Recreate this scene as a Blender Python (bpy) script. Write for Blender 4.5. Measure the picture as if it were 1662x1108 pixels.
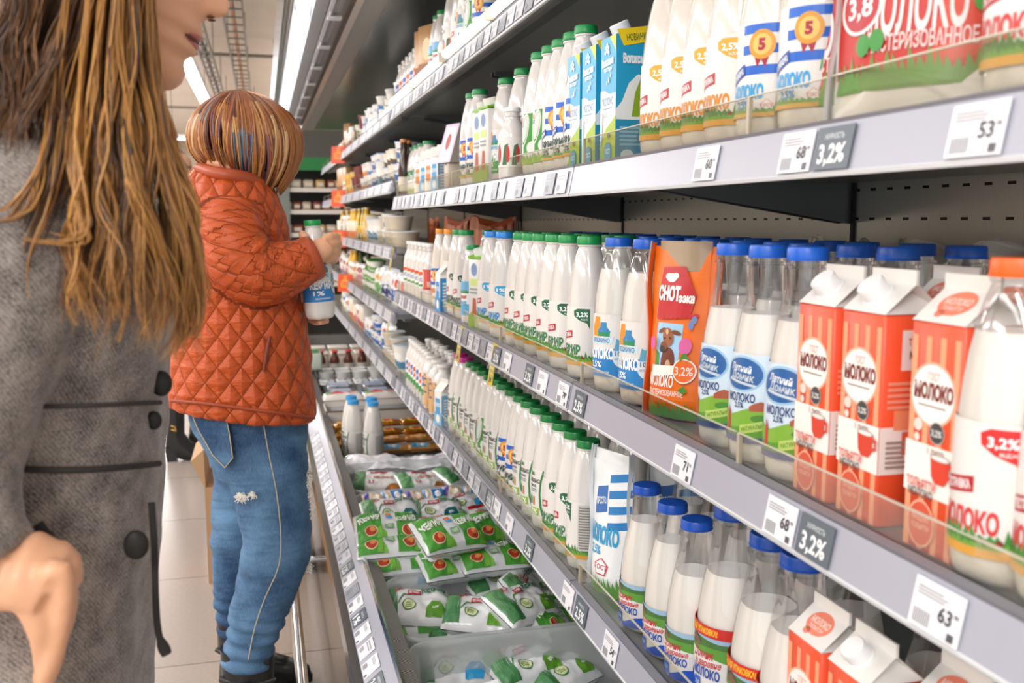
import bpy, bmesh, math, random
from mathutils import Vector, Matrix, noise
for _o in list(bpy.data.objects): bpy.data.objects.remove(_o)
SC = bpy.context.scene
COL = SC.collection
PI = math.pi
# ---------------------------------------------------------------- camera
FPX, EYE = 1560.0, 1.32
PITCH, YAW = math.radians(7.1973), math.radians(14.4779)
cam = bpy.data.cameras.new('camera'); cam.sensor_width = 36; cam.lens = FPX / 1662 * 36
cam.clip_start = .05; cam.clip_end = 100
camo = bpy.data.objects.new('camera', cam); COL.objects.link(camo)
camo.location = (0, 0, EYE); camo.rotation_euler = (PI / 2 - PITCH, 0, -YAW)
cam.dof.use_dof = True; cam.dof.focus_distance = 1.75; cam.dof.aperture_fstop = 6.0
SC.camera = camo
# ---------------------------------------------------------------- world, lights, exposure
w = bpy.data.worlds.new('world'); SC.world = w; w.use_nodes = True
w.node_tree.nodes['Background'].inputs[0].default_value = (.95, .98, 1, 1)
w.node_tree.nodes['Background'].inputs[1].default_value = 1.35
SC.view_settings.view_transform = 'Standard'; SC.view_settings.look = 'None'
SC.view_settings.exposure = .0; SC.view_settings.gamma = 1; SC.view_settings.use_curve_mapping = False
SC.cycles.max_bounces = 8; SC.cycles.transparent_max_bounces = 24
SC.cycles.sample_clamp_indirect = 4
def area(name, loc, sx, sy, power, col=(.99, .99, 1), rot=(0, 0, 0)):
    l = bpy.data.lights.new(name, 'AREA'); l.shape = 'RECTANGLE'; l.size = sx; l.size_y = sy; l.energy = power; l.color = col
    o = bpy.data.objects.new(name, l); COL.objects.link(o); o.location = loc; o.rotation_euler = rot
# unseen rows of hall ceiling lamps; the last two are added for their light
area('unseen_hall_light', (-.9, 1.5, 3.2), .35, 9.0, 30)
area('unseen_hall_light', (-2.8, 3.0, 3.2), .35, 12.0, 170)
area('unseen_hall_light', (-5.0, 5.0, 3.2), .35, 14.0, 560)
area('unseen_hall_light', (-2.4, 17.0, 3.2), .35, 14.0, 800)  # added to brighten the far part of the hall
area('unseen_hall_light', (-1.6, -2.4, 3.2), .35, 2.8, 150)  # added fill from behind, lifts surfaces that face the camera
LED_CANOPY, LED_SHELF, LED_HALL = 4.0, 3.5, 14.0

# ---------------------------------------------------------------- helpers
def lin(h):
    h = h.lstrip('#')
    c = [int(h[i:i + 2], 16) / 255 for i in (0, 2, 4)]
    return [x / 12.92 if x <= .04045 else ((x + .055) / 1.055) ** 2.4 for x in c]
_M = {}
def M(hx, rough=.42, metal=0, emit=0, coat=0, sss=0):
    k = (hx, rough, metal, emit, coat, sss)
    if k in _M: return _M[k]
    m = bpy.data.materials.new('paint_' + hx.strip('#')); m.use_nodes = True
    b = m.node_tree.nodes['Principled BSDF']
    c = (*lin(hx), 1)
    b.inputs['Base Color'].default_value = c
    b.inputs['Roughness'].default_value = rough; b.inputs['Metallic'].default_value = metal
    if coat: b.inputs['Coat Weight'].default_value = coat; b.inputs['Coat Roughness'].default_value = .12
    if sss: b.inputs['Subsurface Weight'].default_value = sss; b.inputs['Subsurface Radius'].default_value = (.02, .015, .01); b.inputs['Subsurface Scale'].default_value = .5
    if emit:
        b.inputs['Emission Color'].default_value = c; b.inputs['Emission Strength'].default_value = emit
    _M[k] = m
    return m
def nodes(name):
    m = bpy.data.materials.new(name); m.use_nodes = True
    nt = m.node_tree; return m, nt, nt.nodes['Principled BSDF'], nt.nodes, nt.links
def clear_mat(name, tint, amount, rough=.05, haze=0.0, spread=.5):
    """thin clear plastic: lets most light straight through, mirrors more at grazing angles"""
    m = bpy.data.materials.new(name); m.use_nodes = True; nt = m.node_tree; N, L = nt.nodes, nt.links
    N.remove(N['Principled BSDF']); out = N['Material Output']
    tr = N.new('ShaderNodeBsdfTransparent'); tr.inputs[0].default_value = (*lin(tint), 1)
    gl = N.new('ShaderNodeBsdfGlossy'); gl.inputs['Roughness'].default_value = rough; gl.inputs[0].default_value = (1, 1, 1, 1)
    lw = N.new('ShaderNodeLayerWeight'); lw.inputs[0].default_value = .25
    mr = N.new('ShaderNodeMapRange'); mr.inputs[1].default_value = 0; mr.inputs[2].default_value = 1; mr.inputs[3].default_value = amount; mr.inputs[4].default_value = min(1, amount + spread)
    L.new(lw.outputs['Fresnel'], mr.inputs[0])
    mx = N.new('ShaderNodeMixShader'); L.new(mr.outputs[0], mx.inputs[0]); L.new(tr.outputs[0], mx.inputs[1]); L.new(gl.outputs[0], mx.inputs[2])
    last = mx
    if haze:
        df = N.new('ShaderNodeBsdfDiffuse'); df.inputs[0].default_value = (.82, .84, .84, 1)
        tl = N.new('ShaderNodeBsdfTranslucent'); tl.inputs[0].default_value = (.82, .84, .84, 1)
        m1 = N.new('ShaderNodeMixShader'); L.new(df.outputs[0], m1.inputs[1]); L.new(tl.outputs[0], m1.inputs[2])
        m2 = N.new('ShaderNodeMixShader'); m2.inputs[0].default_value = haze
        L.new(mx.outputs[0], m2.inputs[1]); L.new(m1.outputs[0], m2.inputs[2]); last = m2
    L.new(last.outputs[0], out.inputs[0])
    return m
CLEAR = clear_mat('clear_bottle_plastic', '#fdfdfd', .06, .08, spread=.4)
GUARD = clear_mat('clear_acrylic', '#fbfbf8', .015, spread=.22)
TUB = clear_mat('frosted_tub_plastic', '#eef2f2', .06, .15, .5)
FILM = clear_mat('clear_film', '#f2f2f2', .12, .12, .12)

class MB:
    """collects shapes and links them as ONE mesh object"""
    def __init__(s): s.v = []; s.f = []; s.m = []; s.s = []; s.mats = []
    def mi(s, m):
        if m not in s.mats: s.mats.append(m)
        return s.mats.index(m)
    def add(s, vs, fs, m, smooth=False):
        o = len(s.v); k = s.mi(m); s.v += [tuple(v) for v in vs]
        for f in fs: s.f.append([i + o for i in f]); s.m.append(k); s.s.append(smooth)
        return s
    def box(s, x0, y0, z0, x1, y1, z1, m):
        v = [(x0, y0, z0), (x1, y0, z0), (x1, y1, z0), (x0, y1, z0), (x0, y0, z1), (x1, y0, z1), (x1, y1, z1), (x0, y1, z1)]
        return s.add(v, [(0, 3, 2, 1), (4, 5, 6, 7), (0, 1, 5, 4), (1, 2, 6, 5), (2, 3, 7, 6), (3, 0, 4, 7)], m)
    def prism(s, prof, y0, y1, m, smooth=False, caps=True):
        """profile [(x,z)] swept along y"""
        n = len(prof)
        v = [(x, y0, z) for x, z in prof] + [(x, y1, z) for x, z in prof]
        f = [(i, (i + 1) % n, n + (i + 1) % n, n + i) for i in range(n)]
        s.add(v, f, m, smooth)
        if caps: s.add(v, [list(range(n))[::-1], list(range(n, 2 * n))], m)
        return s
    def rbox(s, c, sz, r, m, mw=None, seg=2, smooth=True):
        b = bmesh.new(); bmesh.ops.create_cube(b, size=1)
        for v in b.verts: v.co = Vector((v.co.x * sz[0], v.co.y * sz[1], v.co.z * sz[2]))
        bmesh.ops.bevel(b, geom=b.edges[:] + b.verts[:], offset=r, segments=seg, affect='EDGES', profile=.5)
        if mw: bmesh.ops.transform(b, matrix=mw, verts=b.verts)
        s.bm(b, m, Vector(c), smooth); return s
    def bm(s, b, m, off=Vector((0, 0, 0)), smooth=False):
        b.verts.index_update()
        s.add([v.co + off for v in b.verts], [[v.index for v in f.verts] for f in b.faces], m, smooth); b.free(); return s
    def loft(s, rings, m, smooth=True, caps=True, closed=True):
        n = len(rings[0]); v = [p for r in rings for p in r]; f = []
        for i in range(len(rings) - 1):
            for j in range(n if closed else n - 1):
                k = (j + 1) % n; f.append((i * n + j, i * n + k, (i + 1) * n + k, (i + 1) * n + j))
        s.add(v, f, m, smooth)
        if caps: s.add(rings[0], [list(range(n))[::-1]], m, smooth); s.add(rings[-1], [list(range(n))], m, smooth)
        return s
    def lathe(s, prof, m, n=32, c=(0, 0, 0), smooth=True, fn=None, caps=True):
        rings = []
        for r, z in prof:
            ring = []
            for i in range(n):
                a = 2 * PI * i / n; rr = r * (fn(a, z) if fn else 1)
                ring.append((c[0] + rr * math.cos(a), c[1] + rr * math.sin(a), c[2] + z))
            rings.append(ring)
        return s.loft(rings, m, smooth, caps)
    def tube(s, pts, rad, m, n=8, smooth=True, caps=True, flat=1.0):
        pts = [Vector(p) for p in pts]; rings = []; up = None
        for i, p in enumerate(pts):
            t = (pts[min(i + 1, len(pts) - 1)] - pts[max(i - 1, 0)]).normalized()
            if up is None: up = t.orthogonal().normalized()
            up = (up - t * up.dot(t)); up = up.normalized() if up.length > 1e-6 else t.orthogonal().normalized()
            b = t.cross(up); r = rad[i] if isinstance(rad, (list, tuple)) else rad
            rings.append([p + (up * math.cos(2 * PI * j / n) + b * math.sin(2 * PI * j / n) * flat) * r for j in range(n)])
        return s.loft(rings, m, smooth, caps)
    def grid(s, fn, nu, nv, m, smooth=True, flip=False):
        v = [fn(i / nu, j / nv) for j in range(nv + 1) for i in range(nu + 1)]; f = []
        for j in range(nv):
            for i in range(nu):
                a = j * (nu + 1) + i; q = (a, a + 1, a + nu + 2, a + nu + 1); f.append(q[::-1] if flip else q)
        return s.add(v, f, m, smooth)
    def build(s, name, parent=None, sharp=None):
        me = bpy.data.meshes.new(name); me.from_pydata(s.v, [], s.f)
        for m in s.mats: me.materials.append(m)
        me.polygons.foreach_set('material_index', s.m); me.polygons.foreach_set('use_smooth', s.s)
        if sharp: me.set_sharp_from_angle(angle=math.radians(sharp))
        me.update()
        o = bpy.data.objects.new(name, me); COL.objects.link(o)
        if parent: o.parent = parent
        return o
def empty(name, loc=(0, 0, 0), rz=0):
    o = bpy.data.objects.new(name, None); COL.objects.link(o); o.location = loc; o.rotation_euler = (0, 0, rz); o.empty_display_size = .05
    return o
def tag(o, label, cat, group=None):
    o['label'] = label; o['category'] = cat
    if group: o['group'] = group
    elif 'group' in o: del o['group']
    return o
def structure(o, label=None):
    o['kind'] = 'structure'
    if label: o['label'] = label
    return o
_kids = {}
def dup(root):
    r = root.copy(); COL.objects.link(r)
    if root.name not in _kids:
        _kids[root.name] = [(ch, list(ch.children)) for ch in root.children]
    for ch, gs in _kids[root.name]:
        c = ch.copy(); COL.objects.link(c); c.parent = r
        for g in gs:
            d = g.copy(); COL.objects.link(d); d.parent = c
    return r
_O = 'first second third fourth fifth sixth seventh eighth ninth tenth eleventh twelfth thirteenth fourteenth fifteenth sixteenth seventeenth eighteenth nineteenth'.split()
_T = {2: 'twent', 3: 'thirt', 4: 'fort', 5: 'fift', 6: 'sixt'}
def nth(i):
    n = i + 1
    if n < 20: return _O[n - 1]
    t, u = divmod(n, 10)
    return _T[t] + 'ieth' if not u else _T[t] + 'y-' + _O[u - 1]
def yat(px, X, z):
    """distance along the aisle of the point on the plane x = X at height z that the photo shows in pixel column px"""
    k = (px - 831) / FPX; s, c, cp, sp, dz = math.sin(YAW), math.cos(YAW), math.cos(PITCH), math.sin(PITCH), z - EYE
    return (c * X - k * s * cp * X + k * sp * dz) / (s + k * c * cp)
def ony(px, py, Y):
    """point at distance Y along the aisle that the photo shows at pixel px, py"""
    s, c, cp, sp = math.sin(YAW), math.cos(YAW), math.cos(PITCH), math.sin(PITCH)
    fx, ux = (px - 831) / FPX, (554 - py) / FPX
    d = Vector((s * cp, c * cp, -sp)) + Vector((c, -s, 0)) * fx + Vector((s * sp, c * sp, cp)) * ux
    return Vector((0, 0, EYE)) + d * (Y / d.y)

# ---------------------------------------------------------------- printed shapes
_TX = {}
def text_geo(s, bold):
    if (s, bold) in _TX: return _TX[(s, bold)]
    cu = bpy.data.curves.new('t', 'FONT'); cu.body = s; cu.size = 1; cu.align_x = 'CENTER'; cu.offset = bold; cu.resolution_u = 2
    o = bpy.data.objects.new('t', cu); COL.objects.link(o)
    me = bpy.data.meshes.new_from_object(o.evaluated_get(bpy.context.evaluated_depsgraph_get()))
    v = [x.co.to_2d() for x in me.vertices]; f = [list(p.vertices) for p in me.polygons]
    bpy.data.objects.remove(o); bpy.data.curves.remove(cu); bpy.data.meshes.remove(me)
    x0, x1 = min(p.x for p in v), max(p.x for p in v)
    v = [Vector((p.x - (x0 + x1) / 2, p.y - .35)) for p in v]
    _TX[(s, bold)] = (v, f, x1 - x0)
    return _TX[(s, bold)]
def rect(u0, v0, u1, v1, c): return ('poly', [(u0, v0), (u1, v0), (u1, v1), (u0, v1)], c)
def poly(pts, c): return ('poly', pts, c)
def ell(cx, cy, rx, ry, c, n=20, rot=0):
    return ('poly', [(cx + rx * math.cos(2 * PI * i / n) * math.cos(rot) - ry * math.sin(2 * PI * i / n) * math.sin(rot), cy + rx * math.cos(2 * PI * i / n) * math.sin(rot) + ry * math.sin(2 * PI * i / n) * math.cos(rot)) for i in range(n)], c)
def text(s, cx, cy, h, c, w=None, bold=.025, rot=0, shear=0): return ('text', s, cx, cy, h, c, w, bold, rot, shear)
def grass(u0, u1, v0, h, c, n=14, seed=1):
    r = random.Random(seed); p = [(u0, v0)]
    for i in range(n):
        p.append((u0 + (u1 - u0) * (i + .3) / n, v0 + h * (.35 + .2 * r.random())))
        p.append((u0 + (u1 - u0) * (i + .3 + .5 * r.random()) / n, v0 + h * (.7 + .5 * r.random())))
    return ('poly', sorted(p[:1]) + p[1:] + [(u1, v0)], c)
def wave(u0, u1, v0, v1, amp, c, k=1.0, ph=0, n=16):
    """band from v0 up to a wavy top edge"""
    return ('poly', [(u0, v0), (u1, v0)] + [(u1 + (u0 - u1) * i / n, v1 + amp * math.sin(ph + k * 2 * PI * (1 - i / n))) for i in range(n + 1)], c)
def barcode(u, v, w_, h_, c='#555555', n=9):
    return [rect(u + w_ * i / n, v, u + w_ * (i + .45) / n, v + h_, c) for i in range(n)]
def lines(u0, v0, u1, v1, n, c, seed=0):
    r = random.Random(seed); out = []
    for i in range(n):
        y = v1 - (v1 - v0) * (i + .5) / n; t = (v1 - v0) / n * .28
        out.append(rect(u0, y - t, u0 + (u1 - u0) * (.6 + .4 * r.random()), y + t, c))
    return out
def printon(mb, fn, shapes, du=.006, dv=None, h0=.0003, dh=.00012):
    """lays flat shapes on a surface fn(u, v, height above it)"""
    flat = []
    for li, s in enumerate(shapes): flat += [(li, q) for q in (s if isinstance(s, list) else [s])]
    for li, s in flat:
        b = bmesh.new()
        if s[0] == 'poly':
            vs = [b.verts.new((u, v, 0)) for u, v in s[1]]; fc = b.faces.new(vs); col = s[2]
            fc.normal_update()
            if fc.normal.z < 0: fc.normal_flip()
            bmesh.ops.triangulate(b, faces=b.faces[:])
        else:
            _, st, cx, cy, h, col, wd, bold, rot, shear = s
            v, f, tw = text_geo(st, bold); k = h / .72; kx = k if wd is None else wd / tw
            cr, sr = math.cos(rot), math.sin(rot)
            vs = []
            for p in v:
                x, y = p.x * kx + shear * p.y * k, p.y * k
                vs.append(b.verts.new((cx + x * cr - y * sr, cy + x * sr + y * cr, 0)))
            for q in f:
                try: b.faces.new([vs[i] for i in q])
                except ValueError: pass
        for ax, st_ in ((0, du), (1, dv)):
            if not st_: continue
            lo = min(v.co[ax] for v in b.verts); hi = max(v.co[ax] for v in b.verts)
            no = Vector((1, 0, 0)) if ax == 0 else Vector((0, 1, 0))
            x = math.floor(lo / st_) * st_ + st_
            while x < hi - 1e-5:
                bmesh.ops.bisect_plane(b, geom=b.verts[:] + b.edges[:] + b.faces[:], dist=1e-6, plane_co=no * x, plane_no=no); x += st_
        for v in b.verts: v.co = Vector(fn(v.co.x, v.co.y, h0 + dh * li))
        mb.bm(b, M(col, .4) if isinstance(col, str) else col, smooth=False)
# ================================================================ THE HALL
def floor_mat():
    m, nt, b, N, L = nodes('floor_tiles')
    tc = N.new('ShaderNodeTexCoord'); mp = N.new('ShaderNodeMapping'); mp.inputs['Location'].default_value = (.02, .07, 0)
    L.new(tc.outputs['Object'], mp.inputs[0])
    br = N.new('ShaderNodeTexBrick'); br.offset = 0; br.inputs['Scale'].default_value = 1
    br.inputs['Brick Width'].default_value = .74; br.inputs['Row Height'].default_value = .74; br.inputs['Mortar Size'].default_value = .0035
    br.inputs['Color1'].default_value = (*lin('#a99c92'), 1); br.inputs['Color2'].default_value = (*lin('#a5988e'), 1); br.inputs['Mortar'].default_value = (*lin('#78706a'), 1)
    L.new(mp.outputs[0], br.inputs['Vector'])
    nz = N.new('ShaderNodeTexNoise'); nz.inputs['Scale'].default_value = 90; L.new(tc.outputs['Object'], nz.inputs[0])
    mx = N.new('ShaderNodeMixRGB'); mx.blend_type = 'OVERLAY'; mx.inputs[0].default_value = .12
    L.new(br.outputs[0], mx.inputs[1]); L.new(nz.outputs[0], mx.inputs[2]); L.new(mx.outputs[0], b.inputs['Base Color'])
    b.inputs['Roughness'].default_value = .22
    return m
def plaster(name, hx, rough=.8):
    m, nt, b, N, L = nodes(name)
    nz = N.new('ShaderNodeTexNoise'); nz.inputs['Scale'].default_value = 3; tc = N.new('ShaderNodeTexCoord'); L.new(tc.outputs['Object'], nz.inputs[0])
    cr = N.new('ShaderNodeMixRGB'); cr.inputs[1].default_value = (*lin(hx), 1); cr.inputs[2].default_value = (*[x * .85 for x in lin(hx)], 1)
    L.new(nz.outputs[0], cr.inputs[0]); L.new(cr.outputs[0], b.inputs['Base Color']); b.inputs['Roughness'].default_value = rough
    return m
structure(MB().box(-7, -4, -.1, 2.5, 26, 0, floor_mat()).build('floor'))
structure(MB().box(-7, -4, 3.4, 2.5, 26, 3.5, plaster('ceiling_plaster', '#efe7dd')).build('ceiling'))
PL = plaster('wall_plaster', '#d8cdbd')
structure(MB().box(-7, 26, 0, 2.5, 26.1, 3.4, PL).build('wall_back'))
structure(MB().box(-7.1, -4, 0, -7, 26, 3.4, PL).build('wall_left'))
structure(MB().box(1.3, -4, 0, 1.4, 26, 3.4, PL).build('wall_right'))
GREY = M('#a3a5a6', .35, .6); STEEL = M('#c9cbcc', .16, 1); DARK = M('#1b1d1e', .5); ALU = M('#b9bbbc', .3, .9)
# ceiling: pipe, cable trays, lamps
o = MB()
o.tube([(-4, 11.8, 3.2), (1.2, 11.8, 3.2)], .02, M('#8a8680', .4))
for x in (-3, -1.5, -.55, .2): o.tube([(x, 11.8, 3.2), (x, 11.8, 3.4)], .008, M('#8a8680', .4), n=5)
tag(o.build('sprinkler_pipe'), 'thin grey pipe crossing under the ceiling above the lamp', 'pipe')
o = MB(); o.tube([(-4, 17.4, 3.2), (1.2, 17.4, 3.2)], .02, M('#8a8680', .4))
for x in (-2, -.55, .2): o.tube([(x, 17.4, 3.2), (x, 17.4, 3.4)], .008, M('#8a8680', .4), n=5)
tag(o.build('sprinkler_pipe'), 'thin grey pipe crossing the ceiling farther down the hall', 'pipe')
def cable_tray(x, w_, y0, y1, z, col, lab):
    t = empty('cable_tray', (x, y0, z))
    a = MB()
    for s in (-1, 1): a.box(s * w_ / 2 - .008, 0, 0, s * w_ / 2 + .008, y1 - y0, .05, M('#8d8a86', .45))
    y = .0
    while y < y1 - y0: a.box(-w_ / 2, y, .0, w_ / 2, y + .02, .012, M('#8d8a86', .45)); y += .35
    y = .4
    while y < y1 - y0:
        for s in (-1, 1): a.box(s * w_ / 2 - .005, y, .05, s * w_ / 2 + .005, y + .01, 3.4 - z, M('#8d8a86', .45))
        y += 2
    a.build('ladder_frame', t)
    b = MB(); b.tube([(0, 0, .03), (0, y1 - y0, .03)], .018, M(col, .5)); b.build('cable', t)
    tag(t, lab, 'cable tray')
cable_tray(-.19, .17, 6, 25, 3.1, '#b98a68', 'open cable tray running along the ceiling above the copper-haired shopper')
cable_tray(-.50, .12, 8.5, 25, 2.97, '#3c3a38', 'narrow dark cable tray beside the bright ceiling lamp')
def hall_lamp(x0, y0, x1, y1, z, lab, lwid=.075):
    t = empty('linear_lamp', ((x0 + x1) / 2, (y0 + y1) / 2, z)); hx, hy = (x1 - x0) / 2, (y1 - y0) / 2
    wx, wy = (lwid, 0) if hx < hy else (0, lwid)
    MB().box(-hx - wx, -hy - wy, 0, hx + wx, hy + wy, .05, M('#c8c8c8', .5)).build('lamp_housing', t)
    MB().box(-hx - wx * .8, -hy - wy * .8, -.02, hx + wx * .8, hy + wy * .8, 0, M('#f4f3ff', .5, 0, LED_HALL)).build('lamp_diffuser', t)
    a = MB()
    for s in (-.8, .8): a.tube([(hx * s, hy * s, .05), (hx * s, hy * s, 3.4 - z)], .004, DARK, n=5)
    a.build('hanger', t); tag(t, lab, 'lamp')
hall_lamp(-.70, 9.9, -.70, 14.6, 2.93, 'long bright lamp hanging above the aisle, beside the long-haired woman\'s chin')
hall_lamp(-1.45, 16, .1, 16, 2.58, 'bright lamp hanging across the far end of the hall behind the hair')

# ================================================================ REFRIGERATED CABINETS
def back_mat():
    m, nt, b, N, L = nodes('perforated_back')
    tc = N.new('ShaderNodeTexCoord'); sp = N.new('ShaderNodeSeparateXYZ'); L.new(tc.outputs['Object'], sp.inputs[0])
    def cell(sock, per, wd):
        a = N.new('ShaderNodeMath'); a.operation = 'DIVIDE'; a.inputs[1].default_value = per; L.new(sock, a.inputs[0])
        f = N.new('ShaderNodeMath'); f.operation = 'FRACT'; L.new(a.outputs[0], f.inputs[0])
        c = N.new('ShaderNodeMath'); c.operation = 'LESS_THAN'; c.inputs[1].default_value = wd; L.new(f.outputs[0], c.inputs[0]); return c
    cy, cz = cell(sp.outputs['Y'], .05, .34), cell(sp.outputs['Z'], .055, .09)
    mu = N.new('ShaderNodeMath'); mu.operation = 'MULTIPLY'; L.new(cy.outputs[0], mu.inputs[0]); L.new(cz.outputs[0], mu.inputs[1])
    mx = N.new('ShaderNodeMixRGB'); mx.inputs[1].default_value = (*lin('#b9bdb8'), 1); mx.inputs[2].default_value = (*lin('#161616'), 1)
    L.new(mu.outputs[0], mx.inputs[0]); L.new(mx.outputs[0], b.inputs['Base Color'])
    b.inputs['Roughness'].default_value = .32; b.inputs['Metallic'].default_value = .6
    return m
def stripe_mat(name, axis, per, duty, c1, c2, rough=.4, metal=.5):
    m, nt, b, N, L = nodes(name)
    tc = N.new('ShaderNodeTexCoord'); sp = N.new('ShaderNodeSeparateXYZ'); L.new(tc.outputs['Object'], sp.inputs[0])
    a = N.new('ShaderNodeMath'); a.operation = 'DIVIDE'; a.inputs[1].default_value = per; L.new(sp.outputs[axis], a.inputs[0])
    f = N.new('ShaderNodeMath'); f.operation = 'FRACT'; L.new(a.outputs[0], f.inputs[0])
    c = N.new('ShaderNodeMath'); c.operation = 'LESS_THAN'; c.inputs[1].default_value = duty; L.new(f.outputs[0], c.inputs[0])
    mx = N.new('ShaderNodeMixRGB'); mx.inputs[1].default_value = (*lin(c2), 1); mx.inputs[2].default_value = (*lin(c1), 1)
    L.new(c.outputs[0], mx.inputs[0]); L.new(mx.outputs[0], b.inputs['Base Color'])
    b.inputs['Roughness'].default_value = rough; b.inputs['Metallic'].default_value = metal
    return m
def honey_mat():
    m, nt, b, N, L = nodes('honeycomb_air_outlet')
    tc = N.new('ShaderNodeTexCoord'); vo = N.new('ShaderNodeTexVoronoi'); vo.feature = 'DISTANCE_TO_EDGE'; vo.inputs['Scale'].default_value = 160; vo.inputs['Randomness'].default_value = .15
    L.new(tc.outputs['Object'], vo.inputs['Vector'])
    cr = N.new('ShaderNodeValToRGB'); cr.color_ramp.elements[0].color = (*lin('#8c8a84'), 1); cr.color_ramp.elements[0].position = .1
    cr.color_ramp.elements[1].color = (*lin('#3a3936'), 1); cr.color_ramp.elements[1].position = .3
    L.new(vo.outputs[0], cr.inputs[0]); L.new(cr.outputs[0], b.inputs['Base Color']); b.inputs['Roughness'].default_value = .5
    return m
BACK, GRILLE, HONEY = back_mat(), stripe_mat('slotted_air_intake', 'Y', .0075, .55, '#a5a29c', '#2b2a29', .45, .3), honey_mat()
LINER = M('#6a6c69', .22, .85); PANELMET = M('#c4bfb6', .09, 1); PLASTGREY = M('#8f9096', .4); RAILC = M('#a9aab6', .32); RAILTOP = M('#7d7d86', .35); WHITEGREY = M('#d6d8da', .4)
LEDM = M('#f6f6ff', .5, 0, LED_CANOPY); LEDS = M('#fffdf2', .5, 0, LED_SHELF)
def cabinet(y0, y1, lab):
    t = empty('refrigerated_cabinet', (.6, y0, 0)); X = -.6; n = y1 - y0
    P = lambda prof: [(x + X, z) for x, z in prof]
    MB().prism(P([(.25, 0), (1.2, 0), (1.2, .2), (.25, .2)]), 0, n, DARK).build('plinth', t)
    MB().prism(P([(.158, .05), (.172, .05), (.172, .385), (.158, .385)]), 0, n, PANELMET).build('front_panel', t)
    a = MB(); a.tube([(.062 + X, 0, .13), (.062 + X, n, .13)], .018, STEEL, n=16)
    y = .4
    while y < n: a.tube([(.062 + X, y, .13), (.16 + X, y, .13)], .012, STEEL, n=8); y += 1.25
    a.build('bumper_rail', t)
    a = MB(); a.prism(P([(.146, .37), (.158, .362), (.172, .385), (.172, .4), (.15, .4)]), 0, n, STEEL); a.build('edge_trim', t)
    a = MB(); a.prism(P([(.165, .397), (.172, .39), (.228, .43), (.226, .441)]), 0, n, RAILC); a.prism(P([(.226, .441), (.23, .43), (.236, .446), (.23, .45)]), 0, n, STEEL); a.build('price_ledge', t)
    a = MB(); a.prism(P([(.234, .44), (.234, .425), (.272, .41), (.272, .422)]), 0, n, GRILLE); a.build('air_grille', t)
    a = MB(); a.prism(P([(.272, .42), (.268, .42), (.268, .2), (1.12, .2), (1.12, .24), (.276, .24)]), 0, n, M('#77797b', .35, .6)); a.build('well_tray', t)
    a = MB(); a.prism(P([(1.12, .2), (1.16, .2), (1.16, 2.2), (1.12, 2.2)]), 0, n, BACK)
    y = 0
    while y < n + .01:
        yy = y - .04 if y > .1 else .01
        a.box(1.116 + X, max(0, yy), .24, 1.121 + X, yy + .012, 2.15, DARK); y += 1.25
    a.build('back_panel', t)
    a = MB(); a.prism(P([(.485, 2.15), (1.16, 2.15), (1.16, 2.2), (.485, 2.2)]), 0, n, LINER); a.build('liner_ceiling', t)
    a = MB(); a.prism(P([(.108, 2.15), (.118, 2.15), (.124, 2.165), (.135, 2.165), (.14, 2.15), (.145, 2.15), (.145, 2.36), (.1, 2.36)]), 0, n, STEEL); a.build('canopy_fascia', t)
    a = MB(); a.prism(P([(.145, 2.18), (.39, 2.18), (1.16, 2.2), (1.16, 2.38), (.145, 2.36)]), 0, n, GREY); a.build('canopy', t)
    a = MB(); a.prism(P([(.222, 2.14), (.27, 2.13), (.27, 2.18), (.222, 2.18)]), 0, n, M('#8f9192', .45, .3)); a.build('reflector', t)
    a = MB(); a.prism(P([(.367, 2.13), (.40, 2.14), (.40, 2.19), (.367, 2.19)]), 0, n, M('#c9b7aa', .35, .5)); a.build('outlet_frame', t)
    MB().prism(P([(.40, 2.14), (.487, 2.142), (.487, 2.19), (.40, 2.19)]), 0, n, HONEY).build('air_outlet', t)
    r = MB(); r.tube([(.30 + X, 0, 2.14), (.30 + X, n, 2.14)], .028, M('#8c8d8e', .55), n=16).tube([(.285 + X, 0, 2.106), (.285 + X, n, 2.106)], .005, M('#6f7072', .5), n=8)
    r = r.build('night_curtain_roller', t)
    y = .35
    while y < n:
        MB().box(.272 + X, y, 2.095, .325 + X, y + .02, 2.103, WHITEGREY).box(.272 + X, y + .035, 2.095, .325 + X, y + .055, 2.103, WHITEGREY).box(.28 + X, y, 2.1, .29 + X, y + .055, 2.125, WHITEGREY).build('curtain_clip', r); y += .62
    y = .0
    while y < n - .1:
        L1 = min(1.21, n - y)
        l = MB(); l.tube([(.185 + X, y + .02, 2.15), (.185 + X, y + L1, 2.15)], .026, LEDM, n=14); l = l.build('lamp_tube', t)
        MB().tube([(.185 + X, y, 2.15), (.185 + X, y + .02, 2.15)], .016, M('#9a8d6a', .4), n=10).box(.16 + X, y, 2.15, .21 + X, y + .02, 2.18, GREY).build('lamp_holder', l); y += 1.25
    tag(t, lab, 'refrigerated cabinet', None)
cabinet(-.8, 4.2, 'open grey dairy cabinet with mirror steel front, holding the milk bottles')
cabinet(4.2, 9.2, 'farther open dairy cabinet holding small tubs and packets beyond the orange jacket')

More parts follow.
